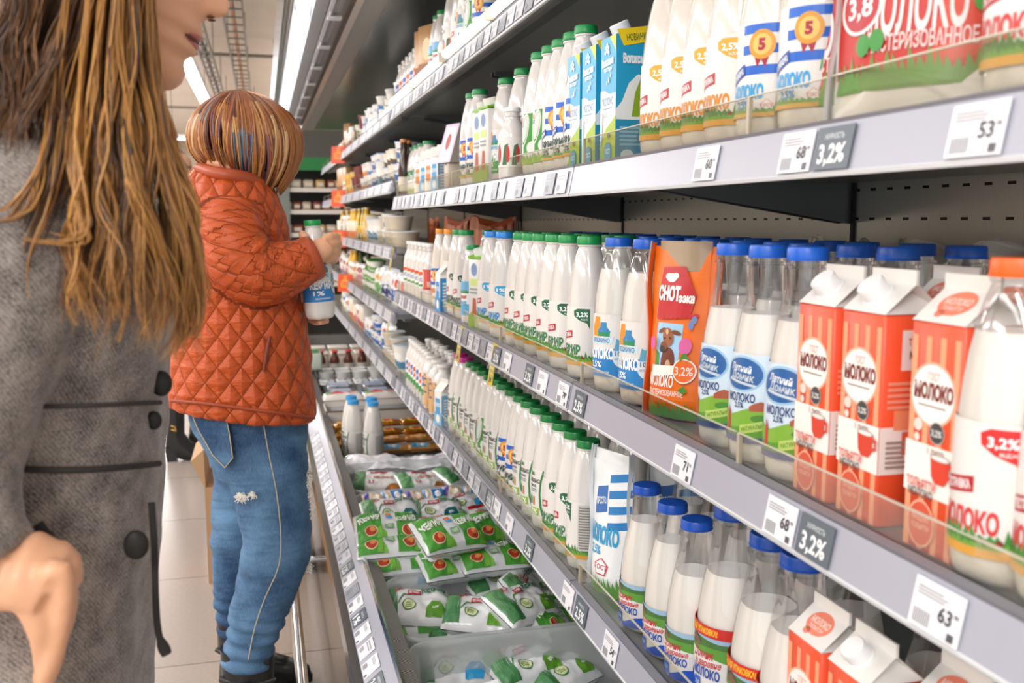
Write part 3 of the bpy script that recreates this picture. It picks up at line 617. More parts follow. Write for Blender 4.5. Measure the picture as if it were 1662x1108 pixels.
# ---- registry: each kind is built the first time it is needed, then copied
BUILD, MADE = {}, {}
def get(kind):
    if kind not in MADE:
        MADE[kind] = BUILD[kind](); return MADE[kind]
    return dup(MADE[kind])
def put(kind, x, y, z, rz, label, cat, group=None, rx=0, ry=0):
    o = get(kind); o.location = (x, y, z); o.rotation_euler = (rx, ry, rz); tag(o, label, cat, group); return o
GRN, BLU, ORG = '#1c9a50', '#1a62cf', '#f0641c'
RB = .0432
B_ = lambda *a, **k: (lambda: bottle(*a, **k))
BUILD.update({
 'kefir_green': B_('kefir_bottle', .277, RB, 'bullet', GRN, L_pestr(RB, '#176140', '3,2%', 'КЕФИР', '#2d7a4b'), WHITEB),
 'kefir_dark': B_('kefir_bottle', .262, RB, 'bullet', '#13803c', L_pestr(RB, '#176140', '3,2%', 'КЕФИР', '#2d7a4b'), WHITEB),
 'kefir_blue': B_('kefir_bottle', .277, RB, 'bullet', '#2b8fe8', L_pestr(RB, '#2aa0cf', '1%', 'КЕФИР', '#2a8fce'), WHITEB),
 'bifidok': B_('bifidok_bottle', .277, RB, 'bullet', GRN, L_pestr(RB, '#1c4f3a', '2,5%', 'БИФИДОК', '#27463c'), WHITEB),
 'milk_yellow': B_('milk_bottle', .277, RB, 'bullet', '#f3a41f', L_pestr(RB, '#e6a32b', '2,5%', 'МОЛОКО', '#d98a25'), CREAMB),
 'milk_red': B_('milk_bottle', .277, RB, 'bullet', ORG, L_pestr(RB, '#d42a2a', '3,2%', 'МОЛОКО', '#cf3b3b'), None, milk=.78),
 'medal_kefir': B_('kefir_bottle', .277, RB * .95, 'bullet', GRN, L_medal(RB * .95, 'КЕФИР', '#244a43'), WHITEB),
 'medal_milk': B_('milk_bottle', .277, RB, 'bullet', '#2b8fe8', L_medal(RB, 'МОЛОКО', '#2a9fd8'), CREAMB),
 'medal_dark': B_('kefir_bottle', .262, RB, 'bullet', '#13803c', L_medal(RB, 'КЕФИР', '#244a43'), WHITEB),
 'jug_blue': B_('milk_bottle', .277, RB, 'bullet', BLU, L_jug(RB, '#2b86c8', 'МОЛОКО', '2,5%'), None, milk=.80),
 'jug_green': B_('kefir_bottle', .277, RB, 'tall', GRN, L_jug(RB, '#2a9a3c', 'КЕФИР', '2,5%'), WHITEB),
 'oval_milk': B_('milk_bottle', .277, RB, 'neck', BLU, L_oval(RB), None, milk=.69),
 'village': B_('milk_bottle', .252, RB, 'neck', '#1652b8', L_village(RB, None), None, milk=.76),
 'village_low': B_('milk_bottle', .252, RB, 'neck', '#1652b8', L_village(RB, None), None, milk=.68),
 'village_big': B_('milk_bottle', .295, RB * 1.15, 'neck', '#1652b8', L_village(RB * 1.15, True, .024, .98), None, milk=.68),
 'swoosh': B_('kefir_bottle', .277, RB * .95, 'bullet', GRN, L_swoosh(RB * .95), WHITEB),
 'swoosh_dark': B_('kefir_bottle', .262, RB, 'bullet', '#13803c', L_swoosh(RB), WHITEB),
 'balance': B_('kefir_bottle', .262, RB, 'bullet', '#13803c', L_balance(RB), WHITEB),
 'balance_pink': B_('kefir_bottle', .262, RB, 'bullet', '#c01f86', L_balance(RB), WHITEB),
 'balance_blue': B_('kefir_bottle', .265, RB, 'bullet', '#2b9ade', L_balance(RB), WHITEB),
 'plain_blue': B_('milk_bottle', .277, RB, 'neck', BLU, None, None, milk=.7, n=32),
 'plain_green': B_('kefir_bottle', .277, RB, 'bullet', GRN, None, WHITEB, n=32),
 'plain_dark': B_('kefir_bottle', .262, RB, 'bullet', '#13803c', None, WHITEB, n=32),
 'orange_cap': B_('yoghurt_bottle', .277, RB * .92, 'bullet', '#f09a1e', L_medal(RB * .92, 'РЯЖЕНКА', '#d97a35', stripes='#2d5fb2', sub='4%'), CREAMB),
 'kids': B_('yoghurt_bottle', .22, .034, 'mini', '#efeeea', [rect(-pr(.034), .05, pr(.034), .115, '#f2efe9'), rect(-pr(.034), .085, pr(.034), .112, '#d8562e'), rect(-pr(.034), .055, pr(.034), .07, '#3c8f46'), poly([(-.02, .062), (.014, .066), (.014, .1), (-.02, .094)], '#f4f1ea'), text('БИО', -.003, .081, .016, '#3a6fb0', w=.024)], WHITEB, capw=.62),
 'kids_red': B_('yoghurt_bottle', .22, .034, 'mini', '#efeeea', [rect(-pr(.034), .05, pr(.034), .125, '#c8372c'), rect(-.004, .056, .03, .12, '#d4574a'), barcode(.012, .06, .014, .02, '#f1ece4', 5), poly([(-.026, .06), (-.008, .06), (-.008, .12), (-.026, .12)], '#f1ece4')], WHITEB, capw=.62),
 'mini_white': B_('yoghurt_bottle', .205, .03, 'mini', '#e9e7e3', L_band(.03, .205, '#f0eee9', '#3d9148', '#d9663a', 'БИО'), WHITEB, capw=.62, n=24),
 'mini_blue': B_('yoghurt_bottle', .205, .03, 'mini', '#e9e7e3', L_band(.03, .205, '#f0eee9', '#3d9148', '#3f62b0', 'БИО'), WHITEB, capw=.62, n=24),
 'beige': B_('drinking_yoghurt_bottle', .20, .038, 'square', '#e3e0db', [rect(-pr(.038), .012, pr(.038), .138, '#dcae78'), text('Ё', -.016, .09, .055, '#54617c', w=.022, bold=0), text('р', .012, .088, .04, '#54617c', w=.018, bold=0), rect(-pr(.038), .138, pr(.038), .15, '#e3e0db'), poly([(.03, .05), (.06, .05), (.06, .10), (.03, .10)], '#e6cf6a'), ell(.045, .11, .014, .008, '#5f7fae', 16)], M('#e3e0db', .35), capw=.75),
 'green_small': B_('kefir_bottle', .215, .045, 'bullet', '#15884a', [rect(-pr(.045), .02, pr(.045), .11, '#f0efe9'), rect(-pr(.045), .07, pr(.045), .112, '#1f7a4a'), text('Тан', 0, .085, .03, '#f2f2ec', w=.05), [grass(-pr(.045), pr(.045), .02, .025, '#a8b840', 30, 4)]], WHITEB),
 'flower': B_('kefir_bottle', .277, RB, 'tall', GRN, [rect(-pr(RB), .03, pr(RB), .135, '#e3e0db'), [poly([(k * .03 - .12, .045), (k * .03 - .105, .045), (k * .03 - .1, .10), (k * .03 - .112, .095)], '#3c6b4c') for k in range(9)], [ell(k * .03 - .098, .075, .006, .022, '#c85a48', 14) for k in range(8)], text('ДВА', -.01, .12, .01, '#8a8c90', w=.022)], WHITEB),
 'small_white': B_('drinking_yoghurt_bottle', .17, .034, 'mini', '#f0efeb', [rect(-pr(.034), .03, pr(.034), .10, '#e3e0db'), [poly([(k * .024 - .09, .035), (k * .024 - .078, .035), (k * .024 - .074, .085), (k * .024 - .084, .08)], '#3c6b4c') for k in range(8)], [ell(k * .024 - .075, .06, .005, .02, '#c23c30', 14) for k in range(8)]], WHITEB, capw=.6),
 'folk': B_('kefir_bottle', .235, .036, 'bullet', GRN, [rect(-pr(.036), .03, pr(.036), .13, '#eef1f0'), wave(-pr(.036), pr(.036), .03, .06, .004, '#5fb0dc', 2), rect(-pr(.036), .10, pr(.036), .13, '#74b4dc'), [grass(-pr(.036), pr(.036), .095, .01, '#4f9448', 24, 6)], text('Домик', 0, .085, .012, '#c84a50', w=.036, shear=.2), text('КЕФИР', 0, .065, .012, '#3f9ad0', w=.034)], WHITEB),
 'brown_glass': B_('syrup_bottle', .25, .026, 'neck', '#c98a4a', [rect(-pr(.026), .03, pr(.026), .09, '#e0d6c2')], M('#3a2418', .12)),
 'yellow_mini': B_('drink_bottle', .20, .028, 'mini', '#f3e3c2', L_band(.028, .2, '#f0c23a', '#e08c2c', '#f6e3a0'), M('#f2c033', .3), capw=.6, n=20),
 'dark_green': B_('pickle_bottle', .20, .026, 'neck', '#3c4a26', [rect(-pr(.026), .04, pr(.026), .09, '#c9b840')], M('#46521f', .15), n=20),
 'red_cap_small': B_('sauce_bottle', .15, .03, 'mini', '#e8432e', [rect(-pr(.03), .03, pr(.03), .07, '#e9e2d4')], M('#6b3a2c', .15), capw=.72, n=24),
})
def carton(name, w_, d, h, front, side, cap=True, top='#e6e2dc', base='#e8522c', gable=.045, fin=.018, topshapes=None):
    """gable-top carton: front faces -x, ridge along y"""
    t = empty(name); a = MB(); hx, hy = d / 2, w_ / 2; B = M(base, .38)
    a.rbox((0, 0, h / 2), (d, w_, h), .0025, B, seg=1)
    T = M(top, .38)
    v = [(-hx, -hy, h), (-hx, hy, h), (hx, hy, h), (hx, -hy, h), (0, -hy, h + gable), (0, hy, h + gable), (0, -hy * .2, h + gable * .9), (0, hy * .2, h + gable * .9)]
    a.add(v, [(0, 4, 5, 1), (2, 5, 4, 3), (0, 3, 6), (0, 6, 4), (3, 4, 6), (1, 7, 2), (1, 5, 7), (2, 7, 5)], T)
    a.add([(-.0016, -hy, h + gable - .002), (-.0016, hy, h + gable - .002), (-.0016, hy, h + gable + fin), (-.0016, -hy, h + gable + fin), (.0016, -hy, h + gable - .002), (.0016, hy, h + gable - .002), (.0016, hy, h + gable + fin), (.0016, -hy, h + gable + fin)], [(0, 3, 2, 1), (4, 5, 6, 7), (3, 7, 6, 2), (0, 4, 7, 3), (1, 2, 6, 5)], T)
    a.build('carton_body', t)
    a = MB()
    printon(a, lambda u, v, hh: (-hx - hh, -u, v), front, du=None)
    printon(a, lambda u, v, hh: (u, -hy - hh, v), side, du=None)
    if topshapes:
        L1 = math.hypot(hx, gable); nx, nz = -gable / L1, hx / L1
        printon(a, lambda u, v, hh: (-hx + hx * v / L1 + nx * hh, -u, h + gable * v / L1 + nz * hh), topshapes, du=None)
    a.build('print', t)
    if cap:
        c = MB(); R = Matrix.Translation((-hx * .5, 0, h + gable * .5)) @ Matrix.Rotation(-math.atan2(gable, hx), 4, 'Y')
        b = MB(); b.lathe([(0, 0), (.0165, 0), (.0165, .003), (.0145, .004), (.0145, .017), (.0135, .0185), (0, .0185)], M('#f1efee', .35), 40, fn=lambda an, z: 1 + (.012 * math.cos(20 * an) if .004 <= z <= .017 else 0), caps=False)
        b.v = [tuple(R @ Vector(p)) for p in b.v]; b.build('screw_cap', t, 35)
    return t
def F_red(side=False):
    w2 = .035; s = []
    for k in range(4): s.append(rect(-w2 + .0095 * (2 * k) + .003, .002, -w2 + .0095 * (2 * k) + .0105, .203, '#f5a27a'))
    sh = [s, rect(-w2, .055, w2, .103, '#f4efe8')]
    sh += [ell(-.001, .150, .031, .030, '#f7b396', 30), ell(-.001, .150, .0285, .0275, '#f8f2ec', 30), text('ГОСТ', 0, .1665, .0075, '#e0552f', w=.016, bold=0), text('МОЛОКО', 0, .1525, .0135, '#7a2418', w=.053, bold=.06), lines(-.02, .138, .02, .1405, 1, '#8a7a72'),
           ell(-.018, .120, .006, .006, '#f9d9cc', 14), ell(-.019, .108, .004, .004, '#f9d9cc', 12),
           ell(.008, .116, .0105, .0105, '#c7beb4', 22), ell(.008, .116, .0095, .0095, '#3c3c3e', 22), text('3,2%', .008, .116, .006, '#e8e6e2', w=.014), text('1 литр', .008, .0985, .007, '#7d4636', w=.022, bold=0),
           poly([(.002, .094), (.028, .094), (.026, .076), (.021, .070), (.009, .070), (.004, .076)], '#d63c22'), ell(.015, .094, .0132, .003, '#a9a5a0', 18), ell(.015, .094, .0115, .0022, '#e9e4de', 18), [poly([(.027, .092), (.034, .090), (.034, .080), (.0265, .077), (.0265, .080), (.031, .082), (.031, .087), (.027, .0885)], '#d63c22')],
           text('ТОЛЬЯТТИ', -.009, .0655, .008, '#dd4a2c', w=.040, bold=.02), text('МОЛОКО', -.009, .0565, .0078, '#4c4644', w=.034, bold=.02),
           ell(-.006, .028, .0185, .0225, '#f6b193', 28), ell(-.006, .028, .0165, .0205, '#d9583c', 28), text('ПРОДУКТ', -.006, .033, .0045, '#f2b49c', w=.024), text('ТОЛЬЯТТИ', -.006, .025, .0045, '#f2b49c', w=.024)]
    return sh
S_red = [rect(-.035, .055, .035, .103, '#f4efe8'), rect(-.014, .16, .0345, .20, '#f4efe8'), text('ТОЛЬЯТТИ', .012, .188, .007, '#d9482c', w=.038), text('МОЛОКО', .012, .175, .008, '#453e3c', w=.034), lines(-.028, .12, .02, .15, 5, '#f0a184', 1), rect(-.02, .10, .03, .12, '#f2986f'), rect(.0, .085, .03, .10, '#e8522c'), rect(-.01, .075, .03, .098, '#e2674a'), lines(-.028, .06, .005, .09, 6, '#a3958c', 2), barcode(.012, .02, .018, .03, '#f3e6dc', 6)]
TOPR = [[ell(0, .026, .022, .016, '#ea8468', 26), ell(-.01, .012, .006, .005, '#ea8468', 14)], text('МОЛОКО', 0, .028, .008, '#f7d9cc', w=.034, bold=.03), text('ТОЛЬЯТТИ', 0, .019, .0045, '#f7d9cc', w=.026)]
BUILD['red_carton'] = lambda: carton('milk_carton', .071, .07, .216, F_red(), S_red, True, gable=.030, fin=.013)
BUILD['red_carton_plain'] = lambda: carton('milk_carton', .071, .07, .216, F_red(), S_red, False, topshapes=TOPR, gable=.030, fin=.013)
def edge_carton(name='milk_carton', w_=.066, d=.066, h=.215, hb=.235):
    t = empty(name); a = MB(); hx, hy = d / 2, w_ / 2; B = M('#23a2cf', .35)
    v = [(-hx, -hy, 0), (hx, -hy, 0), (hx, hy, 0), (-hx, hy, 0), (-hx, -hy, h), (hx, -hy, hb), (hx, hy, hb), (-hx, hy, h)]
    a.add(v, [(0, 3, 2, 1), (0, 1, 5, 4), (1, 2, 6, 5), (2, 3, 7, 6), (3, 0, 4, 7), (4, 5, 6, 7)], B); a.build('carton_body', t)
    f = [rect(-.033, .0, .033, .120, '#f0f2ef'), wave(-.033, .033, .108, .118, .010, '#f0f2ef', .5, 1.2), poly([(-.033, 0), (.033, 0), (.033, .082), (.014, .072), (-.008, .062), (-.02, .05), (-.033, .04)], '#a9bf2c'), poly([(-.033, 0), (.033, 0), (.033, .03), (0, .036), (-.033, .026)], '#8fae28'), poly([(-.026, .03), (-.022, .03), (-.019, .088), (-.023, .088)], '#9a8f86'),
         poly([(.006, .215), (.033, .215), (.033, .188)], '#f2d21f'), [ell(-.004 + dx, .196 + dy, .004, .0036, '#d9f0f6', 10) for dx, dy in ((0, .006), (-.006, .002), (.005, .001), (0, -.004), (-.008, -.006), (.006, -.007))], text('Волжские', -.001, .174, .0125, '#f1f6f6', w=.05, bold=.05, rot=.06), text('просторы', .0, .162, .008, '#f1f6f6', w=.034, bold=.03), [ell(.004, .143, .0028, .005, '#e8f4f7', 12), ell(-.004, .139, .002, .003, '#e8f4f7', 10), ell(.011, .150, .002, .003, '#e8f4f7', 10)],
         text('МОЛОКО', 0, .1075, .0125, '#2a7fae', w=.048, bold=.0), lines(-.024, .095, .022, .098, 1, '#9fc4d4'), text('2,5%', -.008, .086, .009, '#6fb0cc', w=.016, bold=0), ell(.006, .05, .006, .004, '#6b4a30', 12), ell(.003, .022, .0155, .017, '#2f8fb4', 24), text('ГОСТ', .003, .023, .008, '#cfe6ee', w=.02)]
    s = [rect(-.033, .0, .033, .08, '#2a93b8'), poly([(-.033, .075), (.033, .075), (.033, .150), (.006, .150), (-.01, .135), (-.022, .105), (-.033, .092)], '#f0f2ef'), poly([(-.004, .08), (.033, .08), (.033, .146), (.012, .144), (.002, .12)], '#8fae28'), ell(.022, .146, .008, .008, '#8a5f3a', 14), text('Волжские', .004, .176, .014, '#f4f8f8', w=.05, bold=.06), poly([(-.033, .222), (.033, .232), (.033, .206), (-.02, .196)], '#f2d21f'), text('НОВИНКА', .006, .212, .0105, '#3d6a3a', w=.042, bold=.02, rot=.14), lines(-.026, .03, .026, .065, 5, '#7cc0d8', 2), ell(-.012, .016, .012, .009, '#dfeef2', 18)]
    a = MB(); printon(a, lambda u, v, hh: (-hx - hh, -u, v), f, du=None); printon(a, lambda u, v, hh: (u, -hy - hh, v), s, du=None); a.build('print', t)
    R = Matrix.Translation((-hx * .25, 0, h + .008)) @ Matrix.Rotation(-math.atan2(hb - h, d) - .15, 4, 'Y')
    b = MB(); b.lathe([(0, 0), (.017, 0), (.017, .016), (.0155, .018), (0, .018)], M('#e9e9ec', .35), 36, fn=lambda an, z: 1 + (.012 * math.cos(18 * an) if z < .017 else 0), caps=False)
    b.v = [tuple(R @ Vector(p)) for p in b.v]; b.build('screw_cap', t, 35)
    return t
BUILD['blue_carton'] = edge_carton
def lid_carton():
    t = empty('milk_carton'); a = MB(); w_, h = .06, .2; a.rbox((0, 0, h / 2), (w_, w_, h), .003, M('#e3e0db', .4), seg=1); a.build('carton_body', t)
    a = MB(); sh = [ell(0, .17, .017, .02, '#c3cfe0', 24), ell(0, .17, .014, .017, '#7b93bd', 24), rect(-.02, .125, .02, .145, '#cfe08c'), poly([(-.03, .0), (.03, 0), (.03, .05), (.0, .06), (-.03, .04)], '#8aa83a'), poly([(-.012, .04), (.012, .04), (.008, .09), (-.006, .09)], '#b0563a'), lines(-.02, .1, .02, .12, 2, '#9aa0a4')]
    printon(a, lambda u, v, hh: (-w_ / 2 - hh, -u, v), sh, du=None); printon(a, lambda u, v, hh: (u, -w_ / 2 - hh, v), [lines(-.02, .06, .02, .14, 8, '#8c9092', 3), ell(0, .165, .012, .012, '#2a8098', 20)], du=None); a.build('print', t)
    MB().prism([(-.031, h), (.031, h + .016), (.031, h + .022), (-.031, h + .006)], -.031, .031, M('#7cb82c', .4)).build('lid', t)
    b = MB(); R = Matrix.Translation((-.008, 0, h + .012)) @ Matrix.Rotation(-.25, 4, 'Y'); b.lathe([(0, 0), (.018, 0), (.018, .018), (0, .018)], M('#f0efe8', .4), 24, caps=False); b.v = [tuple(R @ Vector(p)) for p in b.v]; b.build('screw_cap', t, 35)
    return t
BUILD['lid_carton'] = lid_carton
def small_carton(c1, c2, h=.12, w_=.055):
    def f():
        return carton('small_carton', w_, w_, h, [rect(-w_ / 2, .0, w_ / 2, h * .4, c2), rect(-w_ * .3, h * .35, w_ * .3, h * .8, c1), text('МОЛОКО', 0, h * .62, h * .1, '#ffffff', w=w_ * .75), ell(0, h * .22, w_ * .25, h * .12, '#f2f0ea', 18)], [rect(-w_ / 2, .0, w_ / 2, h * .9, c2), lines(-w_ * .35, h * .15, w_ * .35, h * .8, 8, '#e8eef2', 2)], False, base='#e3e0db', gable=.03, fin=.012)
    return f
BUILD['mini_orange'] = small_carton('#e2803a', '#efe3d6'); BUILD['mini_bluec'] = small_carton('#4aa0d4', '#7fb8dc'); BUILD['mini_blue2'] = small_carton('#2b8fd0', '#2b8fd0', .13, .06)

def stand_pouch(name, w_, h, t_, c_main, shapes, c_edge='#ece7e0', clear_top=0.0, seed=0, gusset=None):
    """standing pouch with soft bulging faces, flat side seams; front faces -x"""
    t = empty(name)
    def half(v): return w_ / 2 * (1 - .10 * (v / h) ** 2)
    def dep(u, v):
        k = min(1, abs(u) / half(v)); q = v / h
        th = t_ / 2 * (1 - q) ** .55 * (.35 + .65 * min(1, q / .12)) ** .5
        return th * (1 - k ** 2.4) + .002 + .0025 * noise.noise(Vector((u * 38 + seed, v * 22, seed)))
    nu, nv = 18, 26
    a = MB()
    for sg in (-1, 1):
        a.grid(lambda i, j: (sg * dep((2 * i - 1) * half(j * h), j * h), -(2 * i - 1) * half(j * h), j * h), nu, nv, M(c_main, .3, 0, 0, .3), True, flip=sg < 0)
    a.build('pouch_body', t)
    a = MB(); printon(a, lambda u, v, hh: (-dep(u, v) - hh, -u, v), shapes, du=w_ / 28, dv=h / 40, h0=.0012, dh=.0003); a.build('print', t)
    for sg in (-1, 1):
        e = MB()
        e.grid(lambda i, j: ((i - .5) * .016 * (1 - j * .3) - .004, sg * (half(j * h) + .0015 + .004 * math.sin(j * 9 + sg)), j * h * 1.02), 2, 20, M(gusset or c_edge, .35))
        e.grid(lambda i, j: ((i - .5) * .004 - .012, sg * (half(j * h) + .002 + .004 * math.sin(j * 9 + sg)), j * h * 1.03), 1, 20, M(c_edge, .35))
        e.build('side_seam', t)
    if clear_top:
        k = MB(); k.grid(lambda i, j: (-dep(-(2 * i - 1) * half(h * .9), h * .9) - .002 - .003 * math.sin(i * 6), (2 * i - 1) * half(h * .9) * .8, h * (1 - clear_top) + j * h * (clear_top + .03)), 12, 8, M('#b09a80', .25, 0, 0, .4)); k.build('top_seal', t)
    return t
def cow_print(x, y, s):
    """plain brown cow's head looking out over a shoulder"""
    P = lambda pts, q: poly([(x + px * s, y + py * s) for px, py in pts], q)
    E_ = lambda cx, cy, rx, ry, q, r=0: ell(x + cx * s, y + cy * s, rx * s, ry * s, q, 22, r)
    return [P([(-.9, -1.6), (.8, -1.6), (1.0, 1.0), (-.8, 1.0)], '#9fcbe6'), P([(-.9, -1.6), (-.45, -1.6), (-.5, -.7), (-.88, -.5)], '#4c8a3c'), E_(.15, -1.05, .48, .75, '#6e3526', -.1), E_(.2, -1.3, .18, .32, '#c9a27c'), E_(-.42, .58, .28, .11, '#7c4228', .5), E_(.62, .52, .30, .12, '#7c4228', -.25), E_(.08, .25, .38, .52, '#9c5a34', .25), E_(-.16, -.28, .27, .28, '#7e4529', .2), E_(-.24, -.42, .22, .19, '#2f2b2d', .2), E_(.04, .55, .10, .16, '#d9b68c', .2), E_(-.13, .18, .05, .06, '#1f1714'), E_(.28, .22, .05, .06, '#1f1714')]
OR_SH = [rect(-.044, .003, .05, .262, '#f0741e'), poly([(-.045, .004), (.0, .004), (.0, .1), (-.045, .085)], '#ee6a18'),
         *cow_print(-.010, .122, .028),
         poly([(-.036, .158), (.030, .165), (.036, .195), (.012, .238), (-.03, .236)], '#c2252c'), [ell(-.03 + k * .0085, .158 + k * .0008, .0045, .0035, '#c2252c', 10) for k in range(9)], [ell(-.01, .220, .010, .007, '#f4efe6', 14), ell(-.017, .222, .006, .005, '#f4efe6', 12), ell(-.003, .223, .006, .005, '#f4efe6', 12)], text('СНОТ', -.012, .196, .020, '#f6f2ea', w=.044, bold=.06), text('еека', .021, .190, .013, '#f6f2ea', w=.026, bold=.05),
         poly([(-.036, .084), (.010, .087), (.010, .073), (-.036, .066)], '#f3ece4'), text('МОЛОКО', -.014, .062, .017, '#f6f2ea', w=.050, bold=.03), text('ПАСТЕРИЗОВАННОЕ', -.004, .044, .0085, '#f6f2ea', w=.066, bold=.01),
         ell(.027, .080, .018, .019, '#f6efe6', 26), ell(.027, .080, .016, .017, '#ec6a20', 26), text('3,2%', .027, .080, .013, '#f6efe6', w=.027, bold=.01),
         [ell(.027, .118, .010, .013, '#d8639e', 16), ell(-.036, .118, .006, .011, '#d8639e', 14)], [poly([(.02, .094), (.028, .10), (.036, .096), (.03, .108), (.024, .106)], '#4d8a34'), poly([(.02, .05), (.03, .058), (.036, .05), (.03, .045)], '#4d8a34')], [ell(.034, .150, .004, .007, '#7088c0', 12), ell(.038, .158, .004, .006, '#7088c0', 12)], [grass(-.045, .045, .004, .03, '#5a9438', 12, 2)]]
BUILD['orange_pouch'] = lambda: stand_pouch('milk_pouch', .135, .268, .085, '#f0741e', OR_SH, '#ece4dc', .14, 3, '#ea6a1e')
RD_SH = [rect(-.08, .045, .08, .25, '#c0302b'), poly([(.02, .045), (.08, .06), (.08, .22), (.05, .25)], '#d2442f'), [grass(-.08, .08, .030, .034, '#5c8f3c', 20, 4)], text('МОЛОКО', .002, .105, .046, '#f0dcd8', w=.098, bold=.03), text('ПАСТЕРИЗОВАННОЕ', .010, .073, .015, '#eccbc6', w=.100, bold=.02), ell(-.052, .112, .025, .027, '#f3e6e2', 28), ell(-.052, .112, .0215, .0235, '#b52c36', 28), text('3,8', -.052, .112, .02, '#f3e6e2', w=.03), [ell(-.045, .074, .008, .011, '#3f8f3c', 14), ell(-.030, .077, .008, .011, '#3f8f3c', 14), ell(.064, .104, .009, .012, '#4b9a3e', 14), ell(.058, .125, .009, .010, '#4b9a3e', 14)], poly([(.06, .11), (.0615, .11), (.085, .085), (.083, .083)], '#e2705c'), [poly([(-.08, .0), (.08, .0), (.08, .06), (.05, .03), (.0, .026), (-.04, .03), (-.08, .014)], '#e6e0d9')]]
BUILD['red_pouch'] = lambda: stand_pouch('milk_pouch', .17, .27, .075, '#e9e4de', RD_SH, '#eeeae6', 0, 6)
BW_SH = [rect(-.055, .0, .055, .25, '#eef0f0'), [poly([(.008, .125 + k * .03), (.055, .135 + k * .03), (.055, .15 + k * .03), (.008, .14 + k * .03)], '#2c7fc0') for k in range(4)], poly([(-.03, .15), (.004, .16), (.004, .21), (-.03, .2)], '#3c6fb4'), text('ПРОСТО', -.013, .178, .012, '#f2f4f4', w=.03, rot=.25), text('МОЛОКО', -.006, .115, .03, '#2e9cd0', w=.085, bold=.05), text('2,5%', -.02, .085, .016, '#2e9cd0', w=.03), poly([(-.018, .06), (0, .072), (.018, .06), (.012, .04), (-.012, .04)], '#c9404a'), poly([(-.0155, .0593), (0, .0695), (.0155, .0593), (.0102, .0425), (-.0102, .0425)], '#eef0f0'), text('ГОСТ', 0, .055, .009, '#c9404a'), [grass(-.055, .055, .0, .035, '#5f9a44', 14, 3)]]
BUILD['stripe_pouch'] = lambda: stand_pouch('milk_pouch', .11, .27, .06, '#eef0f0', BW_SH, '#e9ecee', 0, 9)
BUILD['grey_pouch'] = lambda: stand_pouch('milk_pouch', .16, .312, .06, '#cbc4ba', [rect(-.06, .02, .06, .12, '#8c4a40')], '#c9c1b8', 0, 12)

def pillow(w_, h, t_, seed, fn_extra=None):
    """soft flat packet with crimped ends along u"""
    def T(u, v):
        a = 1 - abs(2 * u / w_) ** 5; b = 1 - abs(2 * v / h) ** 3.2
        k = max(0, a) ** .55 * max(0, b) ** .5
        wr = .006 * noise.noise(Vector((u * 26 + seed * 3.1, v * 34, seed))) + .0035 * noise.noise(Vector((u * 70, v * 60 + seed, seed * 2)))
        if abs(u) > w_ / 2 - .03: wr += .0025 * math.sin(v * 180 + seed) * (abs(u) - w_ / 2 + .03) / .03
        return .0012 + max(0, t_ / 2 * k + wr * min(1, k * 1.6))
    return T
def pouch(name, w_, h, t_, base, shapes, seed, metal=0):
    t = empty(name); T = pillow(w_, h, t_, seed); a = MB(); nu, nv = 30, 20; m = M(base, .24, metal, 0, .5)
    wid = lambda u: 1 - .10 * (1 - abs(2 * u / w_) ** 3) * 0 - .05 * math.sin(seed + u * 20)
    for sg in (1, -1): a.grid(lambda i, j: ((j - .5) * h * wid((i - .5) * w_), -(i - .5) * w_, t_ / 2 + sg * T((i - .5) * w_, (j - .5) * h)), nu, nv, m, True, flip=sg < 0)
    a.build('pouch_film', t)
    a = MB(); printon(a, lambda u, v, hh: (v * wid(u), -u, t_ / 2 + T(u, v) + hh), shapes, du=w_ / 30, dv=h / 20, h0=.0009, dh=.0003); 
    if shapes: a.build('print', t)
    return t
def P_cow(c, txt, word='КЕФИР'):
    return [poly([(-.085, .058), (-.03, .058), (-.05, .03), (-.06, -.055), (-.085, -.055)], '#5f9460'), [grass(-.085, -.045, -.055, .09, '#3f7d48', 9, 3)], [poly([(-.05, -.02), (-.047, -.02), (-.03, .01), (-.012, .014), (-.012, .017), (-.033, .014)], '#4f8a52')],
            ell(-.018, -.022, .017, .017, '#3f7d48', 24), ell(-.018, -.022, .0145, .0145, '#d7dfae', 24), lines(-.026, -.03, -.010, -.015, 3, '#7f9a5a', 1), poly([(-.022, .012), (.012, .018), (.012, .034), (-.022, .028)], '#b5232b'), text('ПЕСТРАВКА', -.005, .023, .008, '#ffffff', w=.028, rot=.17),
            poly([(.022, -.054), (.062, -.056), (.07, -.03), (.058, -.008), (.038, -.010), (.024, -.028)], c), text('450г', .046, -.03, .009, '#f0f6f6', w=.018, rot=.3), text(word, .045, .036, .017, '#27684a', w=.064, bold=.04, rot=.12), text(txt, -.044, .036, .013, '#b5323b', w=.022, rot=.2), rect(.0745, -.056, .078, .056, '#cfd0d0')]
